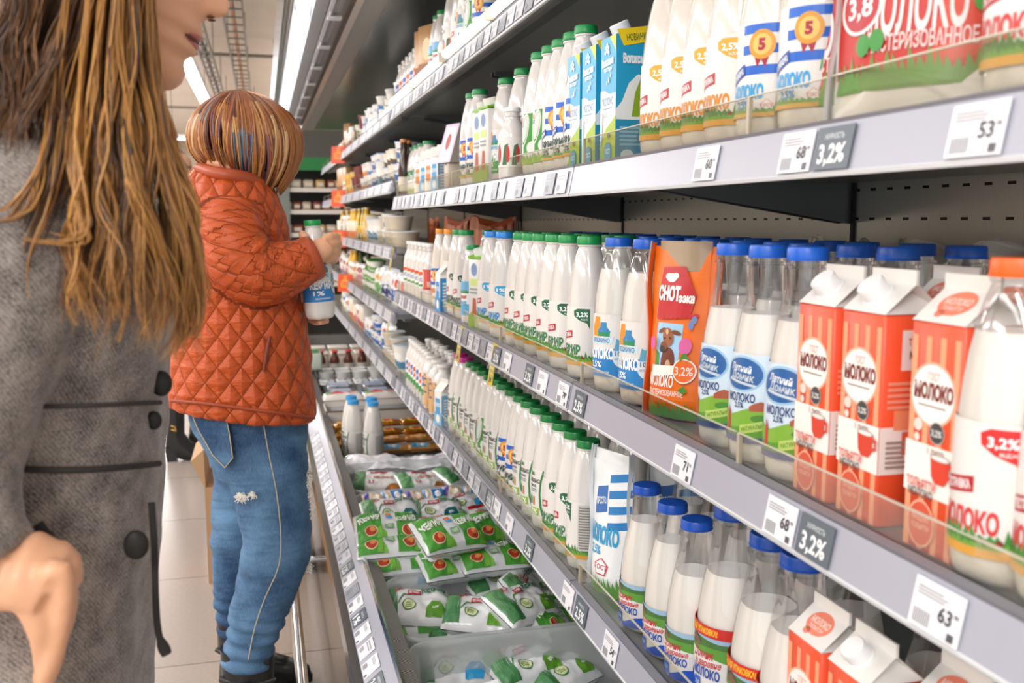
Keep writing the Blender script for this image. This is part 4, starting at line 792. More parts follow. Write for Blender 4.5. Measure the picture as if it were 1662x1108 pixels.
P_leaf = [rect(-.085, -.06, -.02, .06, '#4a9a35'), rect(.02, -.06, .085, .06, '#4a9a35'), poly([(-.02, -.06), (-.02, -.03), (-.012, -.04), (-.006, -.06)], '#79b548'), [ell(-.05, -.034, .0175, .0175, '#e2d2a6', 22), ell(.05, -.034, .0175, .0175, '#e2d2a6', 22)], [ell(-.05, -.034, .015, .015, '#b43a20', 22), ell(.05, -.034, .015, .015, '#b43a20', 22)], [ell(-.046, -.03, .008, .008, '#e08a48', 16), ell(.054, -.03, .008, .008, '#e08a48', 16)],
          text('КЕФИР', .048, .015, .021, '#f2f5ec', w=.062, bold=.05, rot=.25), text('КЕФИР', -.052, .015, .021, '#f2f5ec', w=.06, bold=.05, rot=.25), [ell(.0, .03, .009, .006, '#e0703a', 14), ell(.003, .02, .010, .005, '#4aa0d8', 14)], rect(-.012, -.03, .012, -.012, '#7fae7c'), text('ГОСТ', 0, -.021, .007, '#eef2ea', w=.016), poly([(.062, -.06), (.085, -.06), (.085, -.02), (.07, -.03)], '#6fb23e'), poly([(-.035, -.06), (-.02, -.06), (-.02, -.02), (-.032, -.03)], '#6fb23e')]
P_brown = [poly([(-.085, -.06), (-.04, -.06), (-.05, .06), (-.085, .06)], '#5f9460'), [poly([(-.03, .02), (.03, .03), (.03, .045), (-.03, .035)], '#b5232b')], text('РЯЖЕНКА', .02, .0, .016, '#b5622a', w=.07, rot=.1), poly([(.03, -.06), (.085, -.06), (.085, -.02), (.05, -.03)], '#b0702c'), text('2,5', -.02, -.03, .014, '#b5323b', w=.022)]
for i_ in range(4):
    s_ = 11 + i_ * 7
    BUILD[f'p_blue{i_}'] = (lambda s=s_: pouch('kefir_pouch', .175, .125, .062, '#e9ebec', P_cow('#2a9fd8', '1,0'), s))
    BUILD[f'p_green{i_}'] = (lambda s=s_: pouch('kefir_pouch', .175, .125, .062, '#e9ebec', P_cow('#5f9a2c', '2,5'), s))
    BUILD[f'p_teal{i_}'] = (lambda s=s_: pouch('bifidok_pouch', .175, .125, .062, '#e9ebec', P_cow('#1f6f74', '2,5', 'БИФИДОК'), s))
    BUILD[f'p_leaf{i_}'] = (lambda s=s_: pouch('kefir_pouch', .18, .125, .062, '#dfe3e4', P_leaf, s + 2))
    BUILD[f'p_brown{i_}'] = (lambda s=s_: pouch('ryazhenka_pouch', .175, .115, .045, '#e6e6e4', P_brown, s + 4))
def tub(name, r0, r1, h, body, lid, band=None, band2=None, word=None):
    def f():
        t = MB(); b = M(body, .35) if isinstance(body, str) else body
        t.lathe([(0, 0), (r0 * .95, 0), (r0, .003), (r1, h - .006), (r1 * 1.05, h - .006), (r1 * 1.05, h - .003)], b, 22, caps=False)
        t.lathe([(r1 * 1.06, h - .004), (r1 * 1.06, h), (r1 * .9, h + .001), (r1 * .88, h - .0015), (0, h - .0015)], M(lid, .35), 22, caps=False)
        sh = []
        rr = lambda v: r0 + (r1 - r0) * v / h
        if band: sh.append(rect(-PI * r0, h * .15, PI * r0, h * .82, band))
        if band2: sh += [wave(-PI * r0, PI * r0, h * .15, h * .45, h * .06, band2, 3), ell(.2 * r0, h * .6, r0 * .45, h * .14, '#f4f2ec', 14)]
        if word: sh.append(text(word, .1 * r0, h * .6, h * .13, '#2c4f9a', w=r0 * .8))
        if sh: printon(t, lambda u, v, hh: (-(rr(v) + hh) * math.cos(u / r0), -(rr(v) + hh) * math.sin(u / r0), v), sh, du=r0 * .3)
        return t.build(name, None, 40)
    return f
BUILD.update({
 'tub_white': tub('yoghurt_tub', .036, .045, .075, '#efeeea', '#f2f2f0', '#e8e6e0', '#4f86c4'), 'tub_blue': tub('sour_cream_tub', .042, .05, .09, '#eceae6', '#3f6fb0', '#f0eee8', '#3a6cb4', '20%'),
 'tub_orange': tub('sour_cream_tub', .036, .045, .08, '#e3e0db', '#f2f0ea', '#ecdcc0', '#d98a3c'), 'tub_green': tub('curd_tub', .04, .05, .06, '#efede8', '#5fa04a', '#e9efdc', '#6faa4a'),
 'tub_big': tub('sour_cream_bucket', .055, .07, .13, '#e9e7e2', '#c9d6de', '#e8ecee', '#4a86a8'), 'tub_stripe': tub('sour_cream_bucket', .058, .066, .125, '#edebe6', '#dfe3e8', '#4a6fb0', '#e9e8e4'),
 'jar_red': tub('jam_tub', .042, .048, .055, '#7b2a2c', '#8c3a38', '#6d2226', None), 'tub_yellow': tub('curd_tub', .042, .05, .075, '#e8c25a', '#e8d9a8', '#e0a43a', None), 'tub_clear': tub('salad_tub', .048, .06, .07, '#cfc4b2', '#e2e4e4', '#cdbfa8', None),
 'tub_cream': tub('yoghurt_tub', .036, .043, .08, '#efe6cf', '#f0ead8', '#ead9a8', '#5a4a40'), 'tub_tall': tub('yoghurt_tub', .034, .044, .10, '#eceae4', '#eef0ee', '#e2e6ea', '#c96a3c')})
def mini_box(name, sx, sy, sz, c1, c2, c3, word=None):
    def f():
        a = MB(); a.rbox((0, 0, sz / 2), (sx, sy, sz), .003, M(c1, .4), seg=1)
        sh = [rect(-sy * .48, sz * .05, sy * .48, sz * .4, c2), ell(sy * .08, sz * .62, sy * .28, sz * .18, c3, 16)]
        if word: sh.append(text(word, 0, sz * .25, sz * .14, '#ffffff', w=sy * .7))
        printon(a, lambda u, v, hh: (-sx / 2 - hh, -u, v), sh, du=None); printon(a, lambda u, v, hh: (u, -sy / 2 - hh, v), [rect(-sx * .45, sz * .1, sx * .45, sz * .6, c2)], du=None)
        return a.build(name)
    return f
def flat_bag(name, w_, h, t_, base, c2, c3, seed):
    def f():
        T = pillow(w_, h, t_, seed); a = MB()
        for sg in (1, -1): a.grid(lambda i, j: (-sg * T((i - .5) * w_, (j - .5) * h), -(i - .5) * w_, h * j), 12, 12, M(base, .3, 0, 0, .3), True, flip=sg < 0)
        printon(a, lambda u, v, hh: (-T(u, v - h / 2) - hh, -u, v), [rect(-w_ * .42, h * .1, w_ * .42, h * .5, c2), ell(0, h * .7, w_ * .26, h * .14, c3, 16)], du=w_ / 8, dv=h / 8, h0=.001)
        return a.build(name)
    return f
BUILD.update({
 'box_blue': mini_box('curd_box', .09, .08, .11, '#e9e7e4', '#4a7fb8', '#e0862c'), 'box_orange': mini_box('butter_box', .08, .06, .12, '#e8dcc8', '#d97a34', '#f2ead8'), 'box_red': mini_box('cheese_box', .09, .07, .15, '#e5dfd6', '#b5413a', '#e8c8a0'), 'box_brown': mini_box('cheese_wedge_box', .07, .10, .22, '#c69a6a', '#8f5a34', '#e6c79a'),
 'bag_blue': flat_bag('cheese_bag', .11, .16, .05, '#e9e9ea', '#3f62a8', '#c94a38', 3), 'bag_purple': flat_bag('cheese_bag', .10, .15, .05, '#e4e0ea', '#7a6ab4', '#efd890', 8), 'bag_pink': flat_bag('sausage_bag', .12, .13, .05, '#e8d8d0', '#c9808c', '#a8404c', 13), 'bag_green': flat_bag('cheese_bag', .11, .15, .05, '#e6e9e0', '#5f9a4c', '#e8b060', 17), 'bag_navy': flat_bag('cheese_bag', .10, .17, .05, '#dfe2ea', '#20336c', '#e9e4d8', 23), 'bag_cream': flat_bag('cheese_bag', .12, .12, .06, '#efe9dd', '#e8d8b8', '#c98a50', 29)})
def crinkled(w_, d, h, c, seed):
    """bunched foil packet with a peaked, pleated top"""
    a = MB()
    def fn(i, j):
        ang = 2 * PI * i; z = j * h
        k = (1 - .55 * j ** 1.6); pl = 1 + .10 * j * math.sin(ang * 11 + seed) + .08 * noise.noise(Vector((math.cos(ang) * 2, math.sin(ang) * 2 + seed, j * 3)))
        zz = z + (.025 * noise.noise(Vector((math.cos(ang) * 3 + seed, math.sin(ang) * 3, 0))) + .02 * math.sin(2 * ang + seed)) * j
        return (d / 2 * math.cos(ang) * k * pl, w_ / 2 * math.sin(ang) * (1 - .25 * j) * pl, zz)
    a.grid(fn, 64, 14, M(c, .28, 0, 0, .5)); r = [fn(i / 64, 1) for i in range(64)]
    a.add(r, [list(range(64))], M(c, .3)); return a
def fbag(c, seed, w_=.2, h=.3):
    def f():
        t = empty('crinkled_packet'); crinkled(w_, .09, h, c, seed).build('foil', t); return t
    return f
BUILD['foil_orange'] = fbag('#e8742c', 1); BUILD['foil_rust'] = fbag('#b85a30', 4, .24); BUILD['foil_grey'] = fbag('#d6cfc6', 6, .17, .262)

# ---------------------------------------------------------------- filling the shelves of the milk cabinet
class PX(float):
    'distance along the aisle instead of a pixel column'
def row(entries, zb, place_, xdef=.618, used=None):
    """entries from the near end: (kind, pixel column, 'c' at the cap / 'm' at mid height, words, category[, x, rz])"""
    z = zb + TOP; cnt = {}; last = {}
    for e in entries:
        kind, px, at, words_, cat = e[:5]; x = e[5] if len(e) > 5 and e[5] else xdef; rz = e[6] if len(e) > 6 else None
        y = float(px) if isinstance(px, PX) else yat(px, x, z + ((.25 if zb == Z3 else .262) if at == 'c' else .12))
        if rz is None: rz = .42 + .12 * math.sin(len(cnt) * 1.7 + px)
        cnt.setdefault(words_, []).append((kind, x, y, z, rz, cat))
    for words_, L_ in cnt.items():
        for i, (kind, x, y, z, rz, cat) in enumerate(L_):
            lab = f'{words_}, {nth(i)} nearest on the {place_}' if len(L_) > 1 else f'{words_} on the {place_}'
            put(kind, x, y, z, rz, lab, cat, words_ + ' in the milk cabinet' if len(L_) > 1 else None)
row([('milk_red', 1755, 'm', 'orange-capped milk bottle with a red flag label', 'bottle', .62, .25), ('milk_red', 1638, 'm', 'orange-capped milk bottle with a red flag label', 'bottle', .612, .18),
     ('red_carton_plain', PX(.738), 'm', 'red striped capless milk carton', 'carton', .622, .0), ('red_carton', PX(.850), 'm', 'red striped milk carton with white screw cap', 'carton', .622, .0), ('red_carton', PX(.936), 'm', 'red striped milk carton with white screw cap', 'carton', .622, .0),
     ('oval_milk', 1311, 'c', 'clear-necked milk bottle with a blue oval label', 'bottle', .617), ('oval_milk', 1247, 'c', 'clear-necked milk bottle with a blue oval label', 'bottle', .617), ('oval_milk', 1192, 'c', 'clear-necked milk bottle with a blue oval label', 'bottle', .617),
     ('orange_pouch', PX(1.375), 'm', 'orange standing milk pouch with a brown cow picture', 'pouch', .635, .5),
     ('jug_blue', 1051, 'c', 'milk bottle with blue cap and broad blue label', 'bottle'), ('jug_blue', 1004, 'c', 'milk bottle with blue cap and broad blue label', 'bottle'),
     *[('kefir_green', p, 'c', 'white kefir bottle with green cap and green flag', 'bottle') for p in (957, 925, 903, 881, 864, 848)],
     ('kefir_blue', 820, 'c', 'white kefir bottle with light blue cap', 'bottle'), ('kefir_blue', 800, 'c', 'white kefir bottle with light blue cap', 'bottle'),
     ('lid_carton', 784, 'm', 'white carton with a green slanted lid', 'carton', .60), ('folk', 768, 'm', 'small green-capped bottle with a village label', 'bottle', .60),
     ('bifidok', 757, 'c', 'white bifidok bottle with green cap', 'bottle'), ('bifidok', 746, 'c', 'white bifidok bottle with green cap', 'bottle'),
     ('mini_blue2', 724, 'm', 'low blue and white milk carton', 'carton', .59, .1), ('orange_cap', 731, 'c', 'cream bottle with an orange cap', 'bottle'), ('orange_cap', 717, 'c', 'cream bottle with an orange cap', 'bottle'),
     ('kids_red', 701, 'm', 'white-capped yoghurt bottle with a red side label', 'bottle', .612), *[('kids', p, 'm', 'white-capped yoghurt bottle with striped label', 'bottle', .612) for p in (694, 687, 680, 674, 668)]], Z2, 'middle shelf')
row([('milk_red', 1700, 'm', 'cream milk bottle with a red word at the shelf edge', 'bottle', .62, .2), ('red_pouch', 1500, 'm', 'large red and white milk pouch slumped forward', 'pouch', .62, .55), ('red_pouch', 1393, 'm', 'red and white milk pouch tucked beside the striped bottles', 'pouch', .64, .55),
     ('medal_milk', 1330, 'm', 'cream milk bottle with blue stripes and gold medal', 'bottle'), ('medal_milk', 1256, 'm', 'cream milk bottle with blue stripes and gold medal', 'bottle'),
     *[('milk_yellow', p, 'm', 'cream milk bottle with an amber flag label', 'bottle', None, .27) for p in (1200, 1160, 1122, 1086)],
     *[('blue_carton', p, 'm', 'turquoise and lime milk carton with white cap', 'carton', .615, .05) for p in (1016, 983, 957)],
     *[('medal_kefir', p, 'c', 'green-capped kefir bottle with blue stripes and medal', 'bottle') for p in (951, 932, 913)], *[('swoosh', p, 'c', 'green-capped bottle with a green swoosh label', 'bottle') for p in (896, 878)],
     ('small_white', 832, 'm', 'low white bottle with red flowers', 'bottle', .585), ('flower', 850, 'c', 'tall green-capped bottle with a flower label', 'bottle', .64), ('jug_green', 823, 'c', 'tall green-capped kefir bottle with a green label', 'bottle', .64),
     ('lid_carton', 801, 'm', 'white milk carton with a tilted green lid', 'carton', .61, .2), ('lid_carton', 790, 'm', 'white milk carton with a tilted green lid', 'carton', .61, .2), ('medal_kefir', 779, 'c', 'slender green-capped bottle beside the lidded cartons', 'bottle'), ('medal_kefir', 768, 'c', 'slender green-capped bottle beside the lidded cartons', 'bottle'),
     *[('mini_orange' if k % 2 else 'mini_bluec', p, 'm', 'tiny milk carton', 'carton', .60, .3) for k, p in enumerate((716, 706, 697, 688))],
     *[('green_small', p, 'm', 'squat white bottle with green label', 'bottle', .65) for p in (697, 688, 681, 675)], *[('green_small', p, 'm', 'squat white bottle deeper behind the tiny cartons', 'bottle', .80) for p in (728, 720, 712)],
     ('brown_glass', 664, 'm', 'thin brown glass bottle', 'bottle', .63), ('brown_glass', 656, 'm', 'thin brown glass bottle', 'bottle', .60)], Z1, 'upper shelf')
# lilac packet leaning on a box at the upper shelf
_y = yat(741, .62, 1.46)
a = MB(); a.rbox((0, 0, .045), (.07, .075, .09), .004, M('#c3b6a6', .5), seg=1); o = a.build('carton_box'); o.location = (.62, _y, Z1 + TOP); tag(o, 'plain grey-brown box under the lilac packet on the upper shelf', 'box')
def lilac():
    t = empty('cheese_packet'); a = MB(); a.prism([(-.045, 0), (.03, 0), (.035, .10), (-.005, .125)], -.042, .042, M('#c9bcae', .45)); a.build('packet_body', t)
    a = MB(); dx, dz = .04, .125; ln = math.hypot(dx, dz)
    printon(a, lambda u, v, hh: (-.045 + dx * v / ln - hh, -u, dz * v / ln + hh * .3), [rect(-.042, 0, .042, ln, '#d9c3e0'), rect(-.03, .005, .03, ln - .01, '#efe9ec'), ell(0, .07, .014, .028, '#b54a4a', 18), ell(0, .02, .012, .014, '#eae4e2', 16)], du=None); a.build('print', t); return t
BUILD['lilac'] = lilac
put('lilac', .615, _y, Z1 + TOP + .09, .35, 'lilac and white packet propped on a box on the upper shelf', 'packet')
S3E = [('red_carton_plain', PX(.765), 'm', 'red striped milk carton', 'carton', .665, .0), ('red_carton', PX(.855), 'm', 'red striped milk carton', 'carton', .625, .0), ('red_carton_plain', PX(.938), 'm', 'red striped milk carton', 'carton', .625, .0),
     ('village_big', 1302, 'c', 'large blue-capped milk bottle with a red strip', 'bottle', .625), ('village_big', 1250, 'c', 'large blue-capped milk bottle with a red strip', 'bottle', .625), ('village_big', 1190, 'c', 'large blue-capped milk bottle with a red strip', 'bottle', .635),
     ('village_low', 1131, 'c', 'blue-capped milk bottle with a village label', 'bottle'), ('village', 1092, 'c', 'blue-capped milk bottle with a village label', 'bottle'), ('village', 1050, 'c', 'blue-capped milk bottle with a village label', 'bottle'),
     ('stripe_pouch', 996, 'm', 'standing milk pouch with blue and white stripes', 'pouch', .62, .35)]
caps = [955, 934, 914, 894, 876, 861, 848, 834, 820, 809, 798, 787, 777, 768]
kinds = ['kefir_dark', 'kefir_dark', 'kefir_dark', 'balance', 'balance', 'balance', 'medal_dark', 'medal_dark', 'balance', 'balance', 'swoosh_dark', 'balance', 'balance', 'balance']
rots = [-.55, .3, .35] + [.4] * 11
S3E += [(k, p, 'c', 'white kefir bottle with dark green cap', 'bottle', None, r) for p, k, r in zip(caps, kinds, rots)]
S3E += [('balance_pink', p, 'c', 'white kefir bottle with a magenta cap', 'bottle') for p in (757, 748)] + [('mini_bluec', 722, 'm', 'little white and blue carton', 'carton', .585, .3)]
S3E += [('beige', p, 'm', 'beige drinking yoghurt bottle with white cap', 'bottle', .60, .75) for p in (722, 713, 704)] + [('mini_white' if k % 2 else 'mini_blue', p, 'm', 'slim white yoghurt bottle', 'bottle', .595, .5) for k, p in enumerate((697, 692, 687, 682, 678, 674, 670))]
row(S3E, Z3, 'lower shelf')
# rows standing behind the front ones
def back_row(kind, x, ys, zb, words_, group, rz=.4):
    for i, y in enumerate(ys): put(kind, x + .008 * math.sin(i * 2.3), y, zb + TOP, rz, f'{words_}, {nth(i)} nearest', 'bottle', group)
fr = lambda a, b, s: [a + s * i for i in range(int((b - a) / s) + 1)]
back_row('plain_blue', .72, fr(.98, 1.75, .092), Z2, 'blue-capped milk bottle in the second row of the middle shelf', 'milk bottles behind the front row')
back_row('plain_blue', .83, fr(1.0, 2.5, .10), Z2, 'blue-capped milk bottle in the third row of the middle shelf', 'milk bottles behind the front row')
back_row('plain_green', .72, fr(1.86, 3.1, .092), Z2, 'green-capped bottle in the second row of the middle shelf', 'kefir bottles behind the front row')
back_row('plain_dark', .72, fr(1.78, 3.0, .092), Z3, 'dark green-capped bottle in the second row of the lower shelf', 'kefir bottles behind the front row')
back_row('plain_blue', .735, fr(1.05, 1.6, .1), Z3, 'blue-capped bottle in the second row of the lower shelf', 'milk bottles behind the front row')
back_row('mini_white', .67, fr(3.3, 4.0, .065), Z3, 'slim white yoghurt bottle in the second row of the lower shelf', 'yoghurt bottles behind the front row')
for i, y in enumerate((.92, 1.05, 1.19, 1.36, 1.55)): put('foil_grey', .97, y, Z2 + TOP, .7 * i, f'grey crumpled pouch standing at the back of the middle shelf, {nth(i)} nearest', 'pouch', 'pouches at the back of the middle shelf')
for i, y in enumerate((.70, .79, .88)): put('red_carton_plain', .72, y, Z2 + TOP, 0, f'milk carton behind the front red cartons of the middle shelf, {nth(i)} nearest', 'carton', 'cartons behind the front row')
for k, (px, kd, w2) in enumerate(((705, 'foil_orange', 'bright orange'), (742, 'foil_rust', 'rust-coloured'), (800, 'foil_rust', 'dull rust-brown'))):
    put(kd, .84, yat(px, .84, 1.3), Z2 + TOP, .4 * k, f'{w2} crinkled packet standing behind the capped bottles of the middle shelf', 'packet')
put('stripe_pouch', .74, 1.62, Z3 + TOP, .8, 'striped milk pouch half hidden behind the blue-capped bottles of the lower shelf', 'pouch')
BUILD['maroon'] = B_('milk_bottle', .25, .052, 'neck', '#d8d2c8', [rect(-pr(.052), .05, pr(.052), .085, '#8c2630')], None, milk=.7)
for i, y in enumerate((.80, .92)): put('maroon', .76, y, Z3 + TOP, .3, f'squat milk bottle with a maroon band behind the lower cartons, {nth(i)} nearest', 'bottle', 'maroon banded bottles')
# the lit top shelf
TE = [('medal_kefir', 790, 'green-capped bottle high on the lit top shelf', 'bottle'), ('swoosh', 778, 'bottle with a green swoosh label on the lit top shelf', 'bottle'), ('jug_blue', 764, 'blue-capped bottle on the lit top shelf', 'bottle'), ('kefir_blue', 755, 'bottle with a pale blue flag on the lit top shelf', 'bottle'), ('flower', 741, 'tall bottle with a flower label on the lit top shelf', 'bottle'),
      ('small_white', 727, 'low white-capped bottle on the lit top shelf', 'bottle'), ('folk', 719, 'slim bottle with a village label on the lit top shelf', 'bottle'), ('folk', 712, 'slim bottle beside the brown boxes on the lit top shelf', 'bottle'), ('box_brown', 704, 'tall brown cheese box on the lit top shelf', 'box'), ('box_brown', 697, 'brown cheese box leaning beside its taller twin on the lit top shelf', 'box'),
      *[('mini_white' if k % 2 else 'mini_blue', p, f'slim white bottle on the lit top shelf, {nth(k)} from the brown boxes', 'bottle') for k, p in enumerate((689, 683, 677, 671, 665, 659, 653))], ('tub_orange', 646, 'small tub at the end of the lit top shelf', 'tub'), ('tub_green', 640, 'green-lidded tub at the end of the lit top shelf', 'tub')]
for kind, px, lab, cat in TE: put(kind, .62, yat(px, .62, ZT + .15), ZT + TOP, .4, lab, cat)
for i, px in enumerate((672, 660, 650)):
    for s in range(2): put('tub_stripe', .80, yat(px, .80, ZT + .15), ZT + TOP + s * .127, .4, f'striped bucket, {["lower", "upper"][s]} of the {nth(i)} nearest pair at the back of the lit top shelf', 'bucket', 'striped buckets on the top shelf')

# ---------------------------------------------------------------- the farther cabinet
rnd = random.Random(21)
FW = {'tub': 'tub', 'jar': 'jam tub', 'box': 'box', 'bag': 'packet', 'yel': 'yellow bottle', 'dar': 'dark green bottle', 'min': 'slim bottle', 'cri': 'packet', 'foi': 'packet'}
CW = {'tub_white': 'white tub', 'tub_blue': 'blue-lidded tub', 'tub_orange': 'amber-banded tub', 'tub_green': 'green-lidded tub', 'tub_big': 'large pale bucket', 'tub_stripe': 'striped bucket', 'jar_red': 'dark red jam tub', 'tub_yellow': 'yellow tub', 'tub_clear': 'beige salad tub', 'tub_cream': 'cream tub', 'tub_tall': 'tall white tub',
      'box_blue': 'blue and white box', 'box_orange': 'orange and cream box', 'box_red': 'red and cream box', 'box_brown': 'brown box', 'bag_blue': 'blue and white packet', 'bag_purple': 'violet packet', 'bag_pink': 'pink packet', 'bag_green': 'green packet', 'bag_navy': 'navy packet', 'bag_cream': 'cream packet', 'yellow_mini': 'yellow drink bottle', 'dark_green': 'dark green bottle', 'mini_white': 'slim white bottle', 'mini_blue': 'slim white bottle'}
HH = {'tub_white': .077, 'tub_blue': .092, 'tub_orange': .082, 'tub_green': .062, 'tub_big': .132, 'tub_stripe': .127, 'jar_red': .057, 'tub_yellow': .077, 'tub_clear': .072, 'tub_cream': .082, 'tub_tall': .102}
PAL = [[['tub_orange', 'tub_white', 'tub_tall'], ['tub_stripe', 'tub_white'], ['tub_white', 'tub_cream'], ['jar_red', 'tub_green'], ['box_red', 'box_orange'], ['box_brown', 'bag_cream']],
       [['tub_cream', 'tub_blue'], ['tub_big', 'tub_blue'], ['tub_white', 'tub_orange'], ['jar_red'], ['box_orange', 'tub_yellow'], ['bag_cream', 'bag_blue', 'box_brown']],
       [['tub_clear', 'tub_white'], ['tub_clear', 'tub_big'], ['tub_yellow', 'tub_clear'], ['dark_green', 'yellow_mini'], ['yellow_mini', 'box_orange'], ['yellow_mini', 'bag_blue', 'box_orange']],
       [['bag_navy', 'bag_blue'], ['bag_navy', 'bag_green'], ['tub_green', 'tub_green'], ['bag_pink', 'dark_green'], ['bag_cream', 'yellow_mini'], ['tub_white', 'bag_pink']],
       [['tub_clear', 'tub_big'], ['tub_blue', 'bag_blue'], ['box_blue', 'tub_white'], ['box_red', 'bag_pink'], ['box_red', 'box_orange'], ['bag_cream', 'tub_white']]]
cnt = {}
for lv, (zb, nm) in enumerate(zip(FARZ, FARN)):
    y = 4.32
    while y < 7.9:
        pal = PAL[lv][min(5, int((y - 4.3) / .55))]; k = rnd.choice(pal); wd = {'tub_big': .15, 'tub_stripe': .145, 'tub_clear': .13, 'bag_blue': .11, 'bag_navy': .09, 'bag_cream': .125, 'bag_pink': .125, 'bag_green': .115, 'bag_purple': .1, 'yellow_mini': .065, 'dark_green': .06, 'box_brown': .11, 'mini_white': .065}.get(k, .105)
        y += wd / 2; stack = 1
        if k in HH: stack = max(1, min(3, int(.2 / HH[k]) - rnd.randint(0, 1)))
        for s in range(stack):
            i = cnt.get((k, lv), 0); cnt[(k, lv)] = i + 1
            o = put(k, .635 + rnd.uniform(-.008, .012), y, zb + TOP + s * HH.get(k, 0), .4 + rnd.uniform(-.3, .3), f'{CW[k]} on the farther cabinet\'s {nm}, {nth(i)} of its kind', FW[k[:3]], f'{CW[k]}s on the farther cabinet\'s {nm}', ry=0)
        y += wd / 2
# ---------------------------------------------------------------- the low well: tubs of packets
WELL = .24
def crate(name='clear_crate'):
    """open rectangular tub: rounded plan, thin walls, flared rim; long side along x"""
    t = empty(name); LX, LY, H = .58, .385, .165
    def ring(sx, sy, z, r):
        out = []
        for cx, cy, a0 in ((1, 1, 0), (-1, 1, 90), (-1, -1, 180), (1, -1, 270)):
            for k in range(6):
                a = math.radians(a0 + 18 * k); out.append((cx * (sx / 2 - r) + r * math.cos(a), cy * (sy / 2 - r) + r * math.sin(a), z))
        return out
    a = MB()
    a.loft([ring(LX - .06, LY - .06, .002, .03), ring(LX - .045, LY - .045, .004, .035), ring(LX - .02, LY - .02, H - .02, .045), ring(LX - .004, LY - .004, H - .004, .05), ring(LX, LY, H, .05), ring(LX, LY, H - .012, .05)], TUB, True, False)
    a.add(ring(LX - .06, LY - .06, .002, .03), [list(range(24))], TUB)
    a.build('tub_shell', t)
    return t
BUILD['crate'] = crate
CY = [(1.80, 'open clear plastic tub nearest the photographer, with packets seen through it'), (2.20, 'clear plastic tub of white and green packets, next behind the closest tub'), (2.60, 'clear plastic tub heaped with green and white packets'), (3.0, 'clear plastic tub of white cow packets and blue sachets'), (3.40, 'clear plastic tub holding three ryazhenka packets')]
for y, lab in CY: put('crate', .565, y, WELL, 0, lab, 'tub')
MADE['crate']
def pk(kind, px, py, z, rz, lab, rx=0, ry=0):
    s, c, cp, sp = math.sin(YAW), math.cos(YAW), math.cos(PITCH), math.sin(PITCH)
    fx, ux = (px - 831) / FPX, (554 - py) / FPX
    d = Vector((s * cp, c * cp, -sp)) + Vector((c, -s, 0)) * fx + Vector((s * sp, c * sp, cp)) * ux
    p = Vector((0, 0, EYE)) + d * ((z - EYE) / d.z)
    o = get(kind); o.location = (p.x, p.y, z - .025); o.rotation_euler = (rx, ry, rz); tag(o, lab, 'packet', 'milk packets in the low tubs'); return o
HP = PI / 2
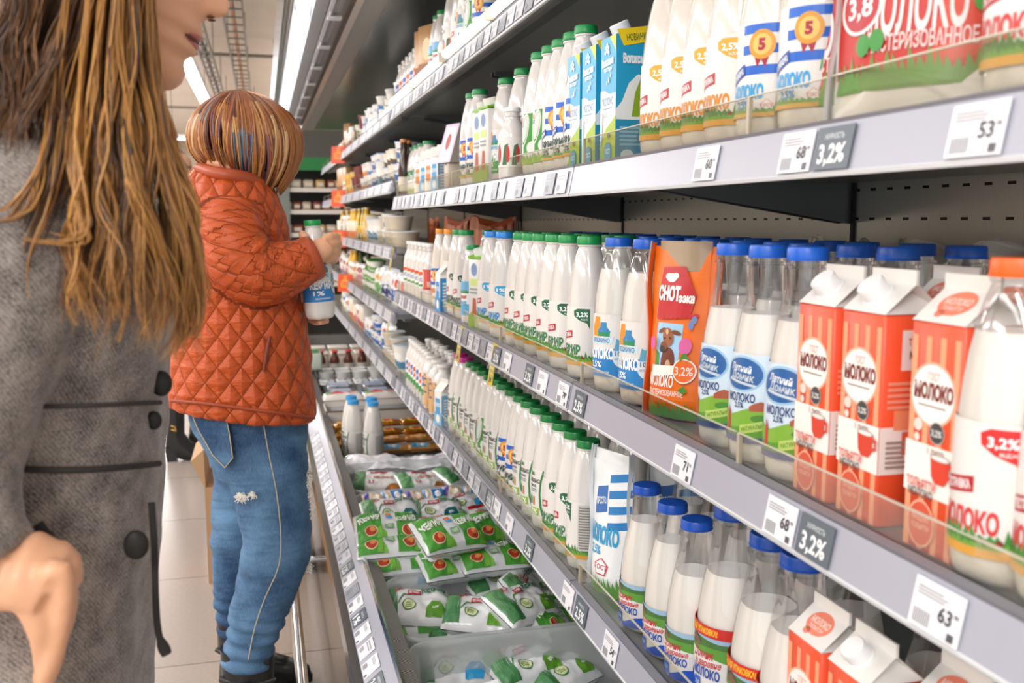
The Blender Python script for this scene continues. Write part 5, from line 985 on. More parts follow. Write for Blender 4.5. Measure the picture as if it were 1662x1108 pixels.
PK = [ # tub 2 (white kefir packets)
 ('p_green0', 672, 990, 0.355, HP - .15, 'white kefir packet with an olive splash, at the aisle side of its tub', .1, -.25), ('p_green1', 775, 1003, 0.345, HP - .3, 'white kefir packet with an olive splash, lying in the middle of its tub', .1, -.2), ('p_green2', 840, 985, 0.370, HP + .5, 'white kefir packet with olive splash, tilted against the shelf side', .1, -.35), ('p_leaf0', 660, 1026, 0.310, HP, 'green-ended packet at the bottom of the aisle-side heap', 0, 0), ('p_green3', 745, 1030, 0.300, HP + .1, 'white packet lying lowest in the tub of olive-splash packets', 0, 0), ('p_leaf1', 880, 1005, 0.330, HP + .7, 'green packet wedged beside the lower shelf in the second tub', .2, -.5), ('p_leaf2', 905, 985, 0.315, HP + .3, 'green packet deep under the lower shelf in the second tub', .1, -.3),
 ('p_green1', 835, 958, 0.370, HP + .9, 'white packet standing on edge at the tub wall', .2, -.8),
 # tub 3 front: blue splash
 ('p_blue0', 660, 937, 0.370, HP - .12, 'white packet with a bright blue splash', .08, -.3), ('p_blue1', 800, 948, 0.350, HP + .25, 'white packet with blue splash lying in front of the green heap', .05, -.2), ('p_blue2', 738, 950, 0.325, HP, 'white packet lying flat under the green heap', 0, -.1), ('p_green0', 845, 930, 0.365, HP + .3, 'white packet with round green seal near the lower shelf', .1, -.35),
 # the green heap
 ('p_leaf0', 632, 889, 0.445, HP - .05, 'green kefir packet seen edge-on at the aisle side of the heap', 0, -.15), ('p_leaf1', 650, 915, 0.405, HP, 'green kefir packet low on the aisle side of the heap', 0, -.2), ('p_leaf2', 735, 918, 0.415, HP + .12, 'green kefir packet lying across the foot of the heap', 0, -.25), ('p_leaf3', 795, 908, 0.430, HP + .1, 'green kefir packet low on the shelf side of the heap', 0, -.2), ('p_leaf0', 735, 895, 0.440, HP + .2, 'green kefir packet pressed under the topmost one', 0, 0),
 ('p_leaf1', 628, 862, 0.475, HP - .02, 'white and green kefir packet on top at the aisle side of the heap', .05, -.35), ('p_leaf2', 722, 868, 0.505, HP + .32, 'large green and white kefir packet crowning the heap', .05, -.45), ('p_leaf3', 800, 858, 0.480, HP + .3, 'green kefir packet leaning behind the crowning one', .05, -.4), ('p_leaf1', 835, 888, 0.420, HP, 'green kefir packet tucked beside the lower shelf', 0, -.2),
 # tub 4
 ('p_teal0', 632, 836, 0.430, HP + .1, 'bifidok packet with a dark teal splash, at the aisle side', .05, -.45), ('p_teal1', 705, 836, 0.415, HP - .1, 'bifidok packet with teal splash, in the middle of its tub', .05, -.3), ('p_brown0', 775, 838, 0.410, HP + .2, 'brown-printed packet beside the lower shelf', .05, -.3), ('p_brown1', 690, 850, 0.410, HP, 'packet with a brown end under the bifidok packets', 0, -.1), ('p_blue3', 750, 825, 0.410, HP + .2, 'white packet with blue splash behind the bifidok packets', 0, -.2),
 # tub 5
 ('p_brown1', 612, 780, 0.360, HP - .25, 'white ryazhenka packet with grass print at the aisle side of the far tub', .1, -.35), ('p_brown2', 680, 780, 0.360, HP + .15, 'white ryazhenka packet in the middle of the far tub', .1, -.3), ('p_teal3', 740, 775, 0.350, HP + .5, 'white and green packet tilted in the far tub', .1, -.3), ('p_brown3', 752, 790, 0.325, HP, 'packet with an amber end low in the far tub', 0, -.1), ('p_brown0', 640, 795, 0.315, HP, 'packet lying lowest in the far tub', 0, 0),
 # tub 1, seen through its plastic
 ('p_blue0', 735, 1095, 0.300, HP - .1, 'white cow-brand packet seen through the closest tub, aisle side'.replace('cow-brand ', ''), 0, -.15), ('p_green1', 850, 1085, 0.310, HP + .3, 'white and green packet seen through the closest tub, shelf side', 0, -.2), ('p_green2', 905, 1100, 0.290, HP + .5, 'green-splashed packet at the shelf side of the closest tub', 0, -.1)]
for e in PK: pk(*e)
a = MB(); a.box(-.035, -.03, 0, .035, .03, .001, M('#eef0f0', .5)); o = a.build('paper_slip'); o.location = (.425, 1.86, .335); o.rotation_euler = (.3, -.1, .1); tag(o, 'blank white paper slip lying in the closest tub', 'paper')
# blue sachets along the back edge of the fourth tub
BUILD['sachet'] = lambda: pouch('dessert_sachet', .075, .06, .022, '#2f86cf', [rect(-.03, -.028, -.008, .028, '#e2d4bc'), ell(.012, 0, .012, .014, '#e9eef4', 14)], 5)
BUILD['sachet_cream'] = lambda: pouch('dessert_sachet', .075, .06, .022, '#d9c6a6', [rect(-.03, -.028, -.014, .028, '#6a5fb0'), ell(.008, 0, .012, .014, '#efe6d6', 14)], 7)
for i in range(7): put('sachet' if i % 2 else 'sachet_cream', .33 + i * .068, 3.13 + .015 * math.sin(i * 2), .385, HP + .3 * math.sin(i), f'small {"blue" if i % 2 else "cream"} dessert sachet along the tub\'s far edge, {nth(i)} from the aisle', 'packet', 'dessert sachets', ry=-.5)
# folded white film over the far tub
def film():
    a = MB()
    def fn(i, j):
        x = (i - .5) * .58; y = (j - .5) * .17
        return (x, y, .03 * math.sin(i * 9) * .4 + .02 * noise.noise(Vector((x * 14, y * 20, 3))) + .008 * noise.noise(Vector((x * 45, y * 50, 7))) + .03 * (1 - (2 * j - 1) ** 2))
    a.grid(fn, 60, 20, M('#e9e9ee', .22, 0, 0, .6)); return a
o = film().build('plastic_film'); o.location = (.56, 3.66, .375); tag(o, 'crumpled white plastic film lying behind the far tub', 'film')
# four white bottles with pale blue caps
for i, (px, py) in enumerate(((574, 752), (600, 757), (568, 742), (604, 745))):
    p = ony(px, py, [3.98, 3.92, 4.1, 4.05][i]); put('balance_blue', [.345, .42, .345, .425][i], [3.99, 3.93, 4.09, 4.03][i], WELL + .07, .5, f'white bottle with pale blue cap standing in the well, {["front of the aisle-side pair", "front of the inner pair", "back of the aisle-side pair", "back of the inner pair"][i]}', 'bottle', 'white bottles standing in the well')
a = MB(); a.rbox((0, 0, .034), (.5, .36, .068), .006, M('#8f9294', .5), seg=1); o = a.build('display_step'); o.location = (.55, 4.0, WELL); tag(o, 'low grey step under the white bottles in the well', 'step')
BUILD['bar_gold'] = lambda: pouch('curd_bar', .13, .06, .026, '#c98a2a', [rect(-.035, -.024, .02, .024, '#e8b93a'), rect(.02, -.024, .04, .024, '#8a3a1c'), rect(-.02, -.012, .01, .012, '#c8402c')], 31, .55)
BUILD['bar_orange'] = lambda: pouch('curd_bar', .13, .065, .03, '#d9924a', [rect(-.04, -.028, .03, .0, '#ecb878'), rect(-.02, .0, .02, .014, '#b5522c')], 33, .25)
BUILD['bar_blue'] = lambda: pouch('curd_bar', .13, .068, .03, '#d99a54', [rect(-.045, -.03, .03, .03, '#4aa6d4'), ell(0, 0, .02, .015, '#e9f0f2', 14)], 35)
i = 0
for lv, (knd, z, n_) in enumerate((('bar_gold', .40, 4), ('bar_gold', .37, 4), ('bar_orange', .345, 4), ('bar_blue', .315, 4))):
    for k in range(n_):
        put(knd, .52 + k * .125, 4.26 - lv * .055, z, HP + .12 * math.sin(k * 3 + lv), f'{["gold", "amber", "orange", "blue and tan"][lv]} wrapped curd bar heaped under the lower shelf, {nth(k)} from the aisle', 'bar', 'wrapped curd bars'); 
for k in range(3): put('bar_gold', .335, 4.2 + .05 * k, .33 + .03 * k, HP + .2 * k, f'gold wrapped bar beside the white bottles, {["lowest", "middle", "topmost"][k]} of three', 'bar', 'wrapped curd bars')
# beyond: card tray, bread packets, clamshells, cups, bottles, tubs
a = empty('card_tray', (.52, 4.55, WELL))
m_ = MB(); 
for x0, y0, x1, y1 in ((-.26, -.12, .26, -.115), (-.26, .115, .26, .12), (-.26, -.12, -.255, .12), (.255, -.12, .26, .12)): m_.box(x0, y0, 0, x1, y1, .20, M('#d9d2c8', .6))
m_.box(-.26, -.12, 0, .26, .12, .006, M('#c9bda8', .6)); m_.build('tray_box', a); e_ = MB(); e_.box(-.262, -.123, .2, .262, -.114, .205, M('#7a6248', .6)); e_.build('tray_edge', a); tag(a, 'shallow cardboard tray behind the pale blue-capped bottles', 'tray')
BUILD['roll_red'] = lambda: pouch('bread_packet', .2, .11, .06, '#e3dcd4', [rect(-.07, -.03, .0, .03, '#c9584a'), ell(-.07, 0, .02, .03, '#6f9a54', 14), text('СЫР', .035, 0, .02, '#c9483c', w=.05)], 41)
BUILD['roll_white'] = lambda: pouch('curd_packet', .2, .13, .08, '#e6e1da', [ell(.02, 0, .03, .03, '#c9b8a8', 14)], 44)
for k in range(3): put(['roll_red', 'roll_red', 'roll_white'][k], .36 + k * .19, 4.72, .42, HP + .05 * k, ['red and white packet lying in front of the clear boxes, aisle side', 'red and white packet lying in front of the clear boxes, in the middle', 'pale lumpy packet under the lower shelf beside the red packets'][k], 'packet')
def clam():
    t = empty('clamshell_box'); a = MB(); a.rbox((0, 0, .02), (.17, .13, .04), .008, M('#2b5da8', .3)); a.build('base_tray', t)
    a = MB(); a.rbox((0, 0, .065), (.165, .125, .05), .012, FILM); a.build('clear_lid', t)
    a = MB(); printon(a, lambda u, v, hh: (-.085 - hh, -u, v + .0), [rect(-.055, .006, .02, .04, '#cfdcea'), ell(-.04, .028, .014, .012, '#6f9a4a', 12), ell(.04, .022, .02, .012, '#1f4f9c', 14)], du=None); printon(a, lambda u, v, hh: (v, -u, .0905 + hh), [rect(-.05, -.06, .05, .06, '#c3cfe0'), rect(-.05, -.02, .05, .01, '#8fa6cc'), lines(-.04, .02, .04, .05, 3, '#7888a8', 1)], du=None); a.build('paper_label', t); return t
BUILD['clam'] = clam
i = 0
for r_ in range(2):
    for lv in range(2):
        for k in range(3): put('clam', .37 + k * .19, 4.98 + r_ * .2, .26 + lv * .092, -HP, f'clear lidded blue box of cheese, {["lower", "upper"][lv]} layer, {["front", "back"][r_]} row, {nth(k)} from the aisle', 'box', 'clear lidded blue boxes')
def cups4():
    t = empty('yoghurt_cup'); a = MB(); a.lathe([(0, 0), (.026, 0), (.034, .06), (.038, .062)], M('#efefec', .35), 20, caps=False); a.build('cup', t)
    a = MB(); a.rbox((0, 0, .064), (.086, .086, .004), .002, M('#eceef0', .35), seg=1); printon(a, lambda u, v, hh: (v, -u, .0662 + hh), [text('ЙОГУРТ', 0, .01, .012, '#5a6fa8', w=.06), lines(-.03, -.03, .03, -.01, 2, '#8fb06a', 1)], du=None); a.build('foil_lid', t); return t
BUILD['cup'] = cups4
for r_ in range(2):
    for lv in range(2):
        for k in range(4): put('cup', .33 + k * .095, 5.42 + r_ * .1, .27 + .075 * lv, 0, f'square-lidded white yoghurt cup, {["lower", "upper"][lv]} tier, {["front", "back"][r_]} row, {nth(k)} from aisle', 'cup', 'square-lidded yoghurt cups')
for r_ in range(2):
    for k in range(4): put('tub_tall', .34 + k * .1, 5.72 + r_ * .11, .33, .4, f'printed yoghurt tub behind the square-lidded cups, {["front", "back"][r_]} row, {nth(k)} from the aisle', 'tub', 'printed yoghurt tubs')
for k in range(5): put('red_cap_small', .33 + k * .085, 6.06, .36, .4, f'small dark bottle with a bright red cap in the well, {nth(k)} from the aisle', 'bottle', 'red-capped small bottles')
def cream_tub():
    t = empty('cottage_cheese_tub'); a = MB(); a.rbox((0, 0, .05), (.13, .13, .10), .018, M('#ecdccb', .4)); a.build('tub_body', t); a = MB(); a.rbox((0, 0, .103), (.14, .14, .012), .005, M('#efe6da', .35)); a.build('lid', t); return t
BUILD['cream_tub'] = cream_tub
for r_ in range(2):
    for k in range(3): put('cream_tub', .33 + k * .155, 6.45 + r_ * .3, .34, 0, f'square cream-coloured tub in the far well, {["front", "back"][r_]} row, {nth(k)} from the aisle', 'tub', 'square cream tubs')
a = MB(); a.rbox((0, 0, .05), (.16, .2, .1), .012, M('#c8d2c4', .4)); a.box(-.065, -.085, .1, .065, .085, .102, M('#1f8a44', .35)); o = a.build('curd_tub'); o.location = (.235, 5.75, .45); tag(o, 'pale tub with a green lid standing on the well\'s edge beside the orange jacket', 'tub')
for k, (x0, y0, x1, y1, h_) in enumerate(((.29, 4.88, .9, 5.26, .02), (.29, 5.36, .9, 5.56, .03), (.29, 5.66, .9, 5.88, .09), (.29, 5.96, .9, 6.16, .12), (.29, 6.3, .9, 6.9, .10), (.29, 4.6, .9, 4.85, .18))):
    a = MB(); a.rbox(((x0 + x1) / 2, (y0 + y1) / 2, WELL + h_ / 2), (x1 - x0, y1 - y0, h_), .004, M('#8f9294', .5), seg=1); o = a.build('display_step'); tag(o, ['flat grey step under the clear lidded blue boxes', 'grey step under the square-lidded yoghurt cups', 'grey step under the printed yoghurt tubs', 'grey step under the small red-capped bottles', 'grey step under the square cream tubs', 'grey step under the red and white packets'][k], 'step')
# cardboard box standing on the floor behind the jeans
t = empty('cardboard_box', (-.2, 3.55, 0)); 
MB().box(-.03, 0, 0, .32, .3, .36, M('#b08a64', .7)).build('box_body', t)
MB().prism([(-.075, .46), (-.03, .36), (-.027, .36), (-.03, .5)], 0, .3, M('#b8936c', .7)).build('flap', t)
MB().box(-.0315, .04, .26, -.03, .1, .31, M('#ece6de', .6)).build('paper_label', t)
tag(t, 'open brown cardboard box standing on the floor behind the blue jeans', 'box')
# ================================================================ PEOPLE
def fuse(mb, voxel, smooth, name, parent, mat, edit=None):
    """melts overlapping closed shapes into ONE continuous skin"""
    o = mb.build('tmp'); m = o.modifiers.new('r', 'REMESH'); m.mode = 'VOXEL'; m.voxel_size = voxel
    if smooth: s = o.modifiers.new('s', 'SMOOTH'); s.iterations = smooth; s.factor = .5
    me = bpy.data.meshes.new_from_object(o.evaluated_get(bpy.context.evaluated_depsgraph_get()))
    old = o.data; bpy.data.objects.remove(o); bpy.data.meshes.remove(old)
    me.name = name; me.materials.clear(); me.materials.append(mat)
    if edit: edit(me)
    me.polygons.foreach_set('use_smooth', [True] * len(me.polygons)); me.polygons.foreach_set('material_index', [0] * len(me.polygons)); me.update()
    r = bpy.data.objects.new(name, me); COL.objects.link(r)
    if parent: r.parent = parent; r.matrix_parent_inverse = Matrix.Translation(parent.location).inverted()
    return r
def under(o, parent):
    o.parent = parent; o.matrix_parent_inverse = Matrix.Translation(parent.location).inverted(); return o
def rings_px(L_, n=28, sq=2.3):
    """cross-sections: (row, left column, right column, distance, half depth[, row tilt])"""
    out = []
    for e in L_:
        py, a, b, Y, d = e[:5]; tl = e[5] if len(e) > 5 else 0
        p, q = ony(a, py - tl, Y), ony(b, py + tl, Y); c = (p + q) / 2; h = (q - p) / 2; r = []
        for i in range(n):
            t = 2 * PI * i / n; ct, st = math.cos(t), math.sin(t)
            k = (abs(ct) ** sq + abs(st) ** sq) ** (-1 / sq)
            r.append(c + h * (ct * k) + Vector((0, d * st * k, 0)))
        out.append(r)
    return out
def path_px(L_): return [ony(x, y, Y) for x, y, Y in L_]
def fabric(name, hx, build):
    m, nt, b, N, L = nodes(name); b.inputs['Base Color'].default_value = (*lin(hx), 1); build(nt, b, N, L); return m
def jacket_nodes(nt, b, N, L):
    b.inputs['Roughness'].default_value = .46; b.inputs['Specular IOR Level'].default_value = .4
    uv = N.new('ShaderNodeUVMap'); uv.uv_map = 'quilt'; sp = N.new('ShaderNodeSeparateXYZ'); L.new(uv.outputs[0], sp.inputs[0])
    def m(op, a, c=None):
        n = N.new('ShaderNodeMath'); n.operation = op
        for i, v in enumerate((a, c)):
            if v is None: continue
            if isinstance(v, (int, float)): n.inputs[i].default_value = v
            else: L.new(v, n.inputs[i])
        return n.outputs[0]
    nz = N.new('ShaderNodeTexNoise'); nz.inputs['Scale'].default_value = 14; L.new(uv.outputs[0], nz.inputs[0])
    w_ = m('MULTIPLY', m('SUBTRACT', nz.outputs[0], .5), .12)
    s, t = m('ADD', m('DIVIDE', sp.outputs[0], .058), w_), m('DIVIDE', sp.outputs[1], .074)
    tri = lambda x: m('SUBTRACT', 1, m('ABSOLUTE', m('SUBTRACT', m('MULTIPLY', m('FRACT', x), 2), 1)))
    h = m('MINIMUM', tri(m('ADD', s, t)), tri(m('SUBTRACT', s, t)))
    hp = m('POWER', h, .45)
    st = m('LESS_THAN', h, .035)
    mx = N.new('ShaderNodeMixRGB'); mx.inputs[1].default_value = (*lin('#bb4f1c'), 1); mx.inputs[2].default_value = (*lin('#8d3b1a'), 1); L.new(m('MULTIPLY', st, .7), mx.inputs[0]); L.new(mx.outputs[0], b.inputs['Base Color'])
    n2 = N.new('ShaderNodeTexNoise'); n2.inputs['Scale'].default_value = 1; n2.inputs['Detail'].default_value = 4
    mp = N.new('ShaderNodeMapping'); mp.inputs['Scale'].default_value = (26, 60, 1); L.new(uv.outputs[0], mp.inputs[0]); L.new(mp.outputs[0], n2.inputs[0])
    hh = m('ADD', hp, m('MULTIPLY', n2.outputs[0], 1.0))
    bp = N.new('ShaderNodeBump'); bp.inputs['Strength'].default_value = .75; bp.inputs['Distance'].default_value = .012; L.new(hh, bp.inputs['Height']); L.new(bp.outputs[0], b.inputs['Normal'])
def denim_nodes(nt, b, N, L):
    b.inputs['Roughness'].default_value = .75
    tc = N.new('ShaderNodeTexCoord')
    n1 = N.new('ShaderNodeTexNoise'); n1.inputs['Scale'].default_value = 7; n1.inputs['Detail'].default_value = 3; L.new(tc.outputs['Object'], n1.inputs[0])
    n2 = N.new('ShaderNodeTexNoise'); n2.inputs['Scale'].default_value = 1; n2.inputs['Detail'].default_value = 2; mp = N.new('ShaderNodeMapping'); mp.inputs['Scale'].default_value = (500, 500, 90); L.new(tc.outputs['Object'], mp.inputs[0]); L.new(mp.outputs[0], n2.inputs[0])
    cr = N.new('ShaderNodeValToRGB'); cr.color_ramp.elements[0].position = .32; cr.color_ramp.elements[0].color = (*lin('#1f4166'), 1); cr.color_ramp.elements[1].position = .74; cr.color_ramp.elements[1].color = (*lin('#5f86a8'), 1)
    ad = N.new('ShaderNodeMath'); ad.operation = 'MULTIPLY_ADD'; ad.inputs[1].default_value = .35; L.new(n2.outputs[0], ad.inputs[0]); 
    sb = N.new('ShaderNodeMath'); sb.operation = 'SUBTRACT'; sb.inputs[1].default_value = .17; L.new(n1.outputs[0], sb.inputs[0]); L.new(sb.outputs[0], ad.inputs[2])
    L.new(ad.outputs[0], cr.inputs[0]); L.new(cr.outputs[0], b.inputs['Base Color'])
    n3 = N.new('ShaderNodeTexNoise'); n3.inputs['Scale'].default_value = 1; n3.inputs['Detail'].default_value = 2; m3 = N.new('ShaderNodeMapping'); m3.inputs['Scale'].default_value = (9, 9, 34); m3.inputs['Rotation'].default_value = (.3, .35, 0); L.new(tc.outputs['Object'], m3.inputs[0]); L.new(m3.outputs[0], n3.inputs[0])
    bp = N.new('ShaderNodeBump'); bp.inputs['Strength'].default_value = .8; bp.inputs['Distance'].default_value = .012; L.new(n3.outputs[0], bp.inputs['Height'])
    b2 = N.new('ShaderNodeBump'); b2.inputs['Strength'].default_value = .3; b2.inputs['Distance'].default_value = .001; L.new(n2.outputs[0], b2.inputs['Height']); L.new(bp.outputs[0], b2.inputs['Normal']); L.new(b2.outputs[0], b.inputs['Normal'])
def wool_nodes(nt, b, N, L):
    b.inputs['Roughness'].default_value = .95; b.inputs['Sheen Weight'].default_value = .3
    tc = N.new('ShaderNodeTexCoord')
    n1 = N.new('ShaderNodeTexNoise'); n1.inputs['Scale'].default_value = 420; n1.inputs['Detail'].default_value = 2; L.new(tc.outputs['Object'], n1.inputs[0])
    n2 = N.new('ShaderNodeTexNoise'); n2.inputs['Scale'].default_value = 38; n2.inputs['Detail'].default_value = 4; L.new(tc.outputs['Object'], n2.inputs[0])
    wv = N.new('ShaderNodeTexWave'); wv.bands_direction = 'DIAGONAL'; wv.inputs['Scale'].default_value = 110; wv.inputs['Distortion'].default_value = 2.5; wv.inputs['Detail Scale'].default_value = 3; L.new(tc.outputs['Object'], wv.inputs[0])
    def mm(op, x, y):
        n = N.new('ShaderNodeMath'); n.operation = op; L.new(x, n.inputs[0])
        if isinstance(y, float): n.inputs[1].default_value = y
        else: L.new(y, n.inputs[1])
        return n
    ad = mm('ADD', mm('ADD', mm('MULTIPLY', n1.outputs[0], .5).outputs[0], mm('MULTIPLY', n2.outputs[0], .42).outputs[0]).outputs[0], mm('MULTIPLY', wv.outputs['Fac'], .10).outputs[0])
    cr = N.new('ShaderNodeValToRGB'); cr.color_ramp.elements[0].position = .36; cr.color_ramp.elements[0].color = (*lin('#4a4441'), 1); cr.color_ramp.elements[1].position = .66; cr.color_ramp.elements[1].color = (*lin('#a69b92'), 1)
    L.new(ad.outputs[0], cr.inputs[0]); L.new(cr.outputs[0], b.inputs['Base Color'])
    bp = N.new('ShaderNodeBump'); bp.inputs['Strength'].default_value = .6; bp.inputs['Distance'].default_value = .003; L.new(ad.outputs[0], bp.inputs['Height']); L.new(bp.outputs[0], b.inputs['Normal'])
def skin_nodes(nt, b, N, L):
    b.inputs['Roughness'].default_value = .45; b.inputs['Subsurface Weight'].default_value = .25; b.inputs['Subsurface Radius'].default_value = (.012, .005, .003); b.inputs['Subsurface Scale'].default_value = .6
JACKET, DENIM, WOOL, SKIN = fabric('quilted_nylon', '#b5512a', jacket_nodes), fabric('denim', '#3f6488', denim_nodes), fabric('grey_tweed', '#655e5a', wool_nodes), fabric('skin', '#e2ab86', skin_nodes)
LEATHER = M('#17181a', .32)
def finger(mb, pts, r0, r1): 
    n = len(pts); mb.tube(pts, [r0 + (r1 - r0) * i / (n - 1) for i in range(n)], SKIN, 10)
    b = bmesh.new(); bmesh.ops.create_icosphere(b, subdivisions=2, radius=r1); mb.bm(b, SKIN, Vector(pts[-1]), True)
def ball(mb, c, r, m):
    b = bmesh.new(); bmesh.ops.create_icosphere(b, subdivisions=3, radius=1)
    for v in b.verts: v.co = Vector((v.co.x * r[0], v.co.y * r[1], v.co.z * r[2]))
    mb.bm(b, m, Vector(c), True)
def smoothpath(pts, n):
    """Catmull-Rom through the points"""
    P = [Vector(p) for p in pts]; P = [P[0] * 2 - P[1]] + P + [P[-1] * 2 - P[-2]]; out = []
    for i in range(n + 1):
        t = i / n * (len(P) - 3); k = min(int(t), len(P) - 4); t -= k; a, b, c, d = P[k:k + 4]
        out.append(.5 * ((2 * b) + (c - a) * t + (2 * a - 5 * b + 4 * c - d) * t * t + (3 * b - a - 3 * c + d) * t ** 3))
    return out
def ramp(vals, n):
    out = []
    for i in range(n + 1):
        t = i / n * (len(vals) - 1); k = min(int(t), len(vals) - 2); out.append(vals[k] + (vals[k + 1] - vals[k]) * (t - k))
    return out
HEADZ = [(-.118, .070, .018, .035), (-.110, .086, .034, .005), (-.100, .0925, .043, -.02), (-.088, .0925, .050, -.045), (-.076, .086, .055, -.06), (-.064, .0965, .058, -.07), (-.0535, .0865, .060, -.078), (-.044, .0965, .061, -.084), (-.03, .089, .063, -.09), (-.015, .088, .066, -.095), (0, .087, .069, -.098), (.02, .085, .071, -.10), (.036, .091, .072, -.102), (.06, .091, .073, -.102), (.085, .08, .071, -.095), (.105, .058, .06, -.075), (.118, .03, .04, -.045), (.124, 0, .012, -.012)]
NOSE = [(-.03, 0), (-.024, .010), (-.016, .024), (-.008, .0285), (.0, .024), (.012, .016), (.026, .009), (.038, .004), (.05, 0)]
def interp(T, z):
    if z <= T[0][0]: return T[0][1]
    for a, b in zip(T, T[1:]):
        if z <= b[0]: return a[1] + (b[1] - a[1]) * (z - a[0]) / (b[0] - a[0])
    return T[-1][1]
def head_rings(M4, n=40):
    zs = [HEADZ[0][0]]
    for a, b in zip(HEADZ, HEADZ[1:]): zs += [a[0] + (b[0] - a[0]) * k / 3 for k in (1, 2, 3)]
    out = []
    for z in zs:
        xf, w_, xb = (interp([(h[0], h[k]) for h in HEADZ], z) for k in (1, 2, 3)); r = []
        for i in range(n):
            t = 2 * PI * i / n; c, s = math.cos(t), math.sin(t); y = w_ * (abs(s) ** .9) * (1 if s >= 0 else -1)
            x = (xf + xb) / 2 + (xf - xb) / 2 * c
            if c > 0:
                x += interp(NOSE, z) * math.exp(-(y / (.011 + .006 * max(0, -z * 30))) ** 2) if -.03 < z < .05 else 0
                if -.07 < z < -.035: x += .004 * math.exp(-(y / .02) ** 2) * (1 - abs((z + .053) / .017)) * (1 if abs(z + .053) > .003 else -1)
                if .008 < z < .03: x -= .010 * math.exp(-((abs(y) - .031) / .016) ** 2)
            r.append(M4 @ Vector((x, y, z)))
        out.append(r)
    return out
def neck_to(mb, M4, base, r=.055): mb.tube([M4 @ Vector((-.02, 0, .0)), M4 @ Vector((-.03, 0, -.08)), base], [.06, r, r * 1.1], SKIN, 20)
def face_parts(root, M4, lip='#b5645c', iris='#4a5a5c'):
    for s in (-1, 1):
        e = MB(); ball(e, M4 @ Vector((.0715, .031 * s, .018)), (.0105, .0105, .0105), M('#e4dcd6', .2)); ball(e, M4 @ Vector((.0785, .031 * s, .016)), (.0042, .005, .005), M(iris, .15)); under(e.build('eye'), root)
        e = MB(); ball(e, M4 @ Vector((.0715, .031 * s, .0235)), (.0122, .0145, .0075), SKIN); ball(e, M4 @ Vector((.0705, .031 * s, .0095)), (.0118, .0140, .0045), SKIN); under(e.build('eyelid'), root)
        e = MB(); e.tube([M4 @ Vector((.088, .012 * s, .036)), M4 @ Vector((.0885, .03 * s, .041)), M4 @ Vector((.074, .05 * s, .036))], [.002, .003, .001], M('#5a4030', .7), 6); under(e.build('eyebrow'), root)
        e = MB(); ball(e, M4 @ Vector((-.008, .071 * s, -.002)), (.017, .006, .03), SKIN); under(e.build('ear'), root)
    e = MB()
    for z_, k in ((-.0475, 1), (-.059, -1)): e.tube([M4 @ Vector((.0915 - abs(q) * .9 * abs(q) * 16, q, z_ - k * abs(q) * .12)) for q in (-.022, -.012, -.004, .004, .012, .022)], [.0012, .004, .0052, .0052, .004, .0012], M(lip, .35), 8)
    under(e.build('lips'), root)
    e = MB(); e.tube([M4 @ Vector((.0945 - abs(q) * abs(q) * 15, q, -.0535)) for q in (-.027, -.02, -.01, 0, .01, .02, .027)], .0013, M('#5e2f2a', .5), 6); under(e.build('mouth_line'), root)

# ---------------------------------------------------------------- shopper in the orange quilted jacket
W2 = empty('person', ony(400, 900, 2.6) * Vector((1, 1, 0)).z if False else (-.06, 2.6, 0))
tag(W2, 'person with copper bob in an orange quilted jacket and torn blue jeans, holding a bottle', 'person')
TR = [(262, 335, 385, 2.60, .06), (276, 312, 408, 2.60, .10), (292, 300, 432, 2.60, .15), (318, 293, 452, 2.60, .175), (350, 290, 462, 2.60, .18), (400, 288, 474, 2.60, .175), (450, 285, 488, 2.60, .17), (500, 281, 497, 2.60, .17), (550, 277, 501, 2.60, .175), (600, 273, 506, 2.60, .18), (640, 270, 511, 2.60, .185, 6), (660, 271, 514, 2.60, .187, 11), (665, 277, 508, 2.60, .178, 11)]
jk = MB(); jk.loft(rings_px(TR), JACKET)
SA = smoothpath(path_px([(368, 322, 2.50), (374, 372, 2.45), (388, 418, 2.42), (424, 442, 2.42), (468, 434, 2.43), (506, 419, 2.44)]), 24)
SR = ramp([.073, .082, .086, .080, .067, .055], 24)
jk.tube(SA, SR, JACKET, 24)
LA = smoothpath(path_px([(405, 325, 2.70), (425, 400, 2.76), (448, 470, 2.78), (478, 492, 2.70)]), 16)
jk.tube(LA, ramp([.07, .075, .065, .05], 16), JACKET, 20)
CX = ony(390, 480, 2.6)
def quilt_uv(me):
    n = len(me.vertices); co = [v.co.copy() for v in me.vertices]; nr = [v.normal.copy() for v in me.vertices]; uvs = []
    lens = [0]
    for a, b in zip(SA, SA[1:]): lens.append(lens[-1] + (b - a).length)
    for i, p in enumerate(co):
        k = min(range(len(SA)), key=lambda j: (SA[j] - p).length); d = (SA[k] - p).length
        if d < SR[k] * 1.12 and k > 2:
            q = p - SA[k]; s = lens[k]; a = math.atan2(q.y, q.z + .3 * q.x)
            uvs.append((a * .075, s * 1.0))
            f = noise.noise(Vector((s * 34, a * 1.1, 3))) * .007 + noise.noise(Vector((s * 80, a * 1.6, 9))) * .0025
            if k > len(SA) - 3: f *= .3
            me.vertices[i].co = p + nr[i] * f
        else:
            a = math.atan2(p.y - 2.6, p.x - (CX.x)); uvs.append((a * .185, p.z))
            f = noise.noise(Vector((p.x * 9, p.y * 9, p.z * 16))) * .006
            s_, t_ = uvs[-1][0] / .058, p.z / .074
            tri = lambda x: 1 - abs(2 * (x - math.floor(x)) - 1)
            f += .0035 * min(tri(s_ + t_), tri(s_ - t_)) ** .6
            me.vertices[i].co = p + nr[i] * f
    ul = me.uv_layers.new(name='quilt'); vi = [0] * len(me.loops); me.loops.foreach_get('vertex_index', vi)
    fl = []
    for v in vi: fl += uvs[v]
    ul.data.foreach_set('uv', fl)
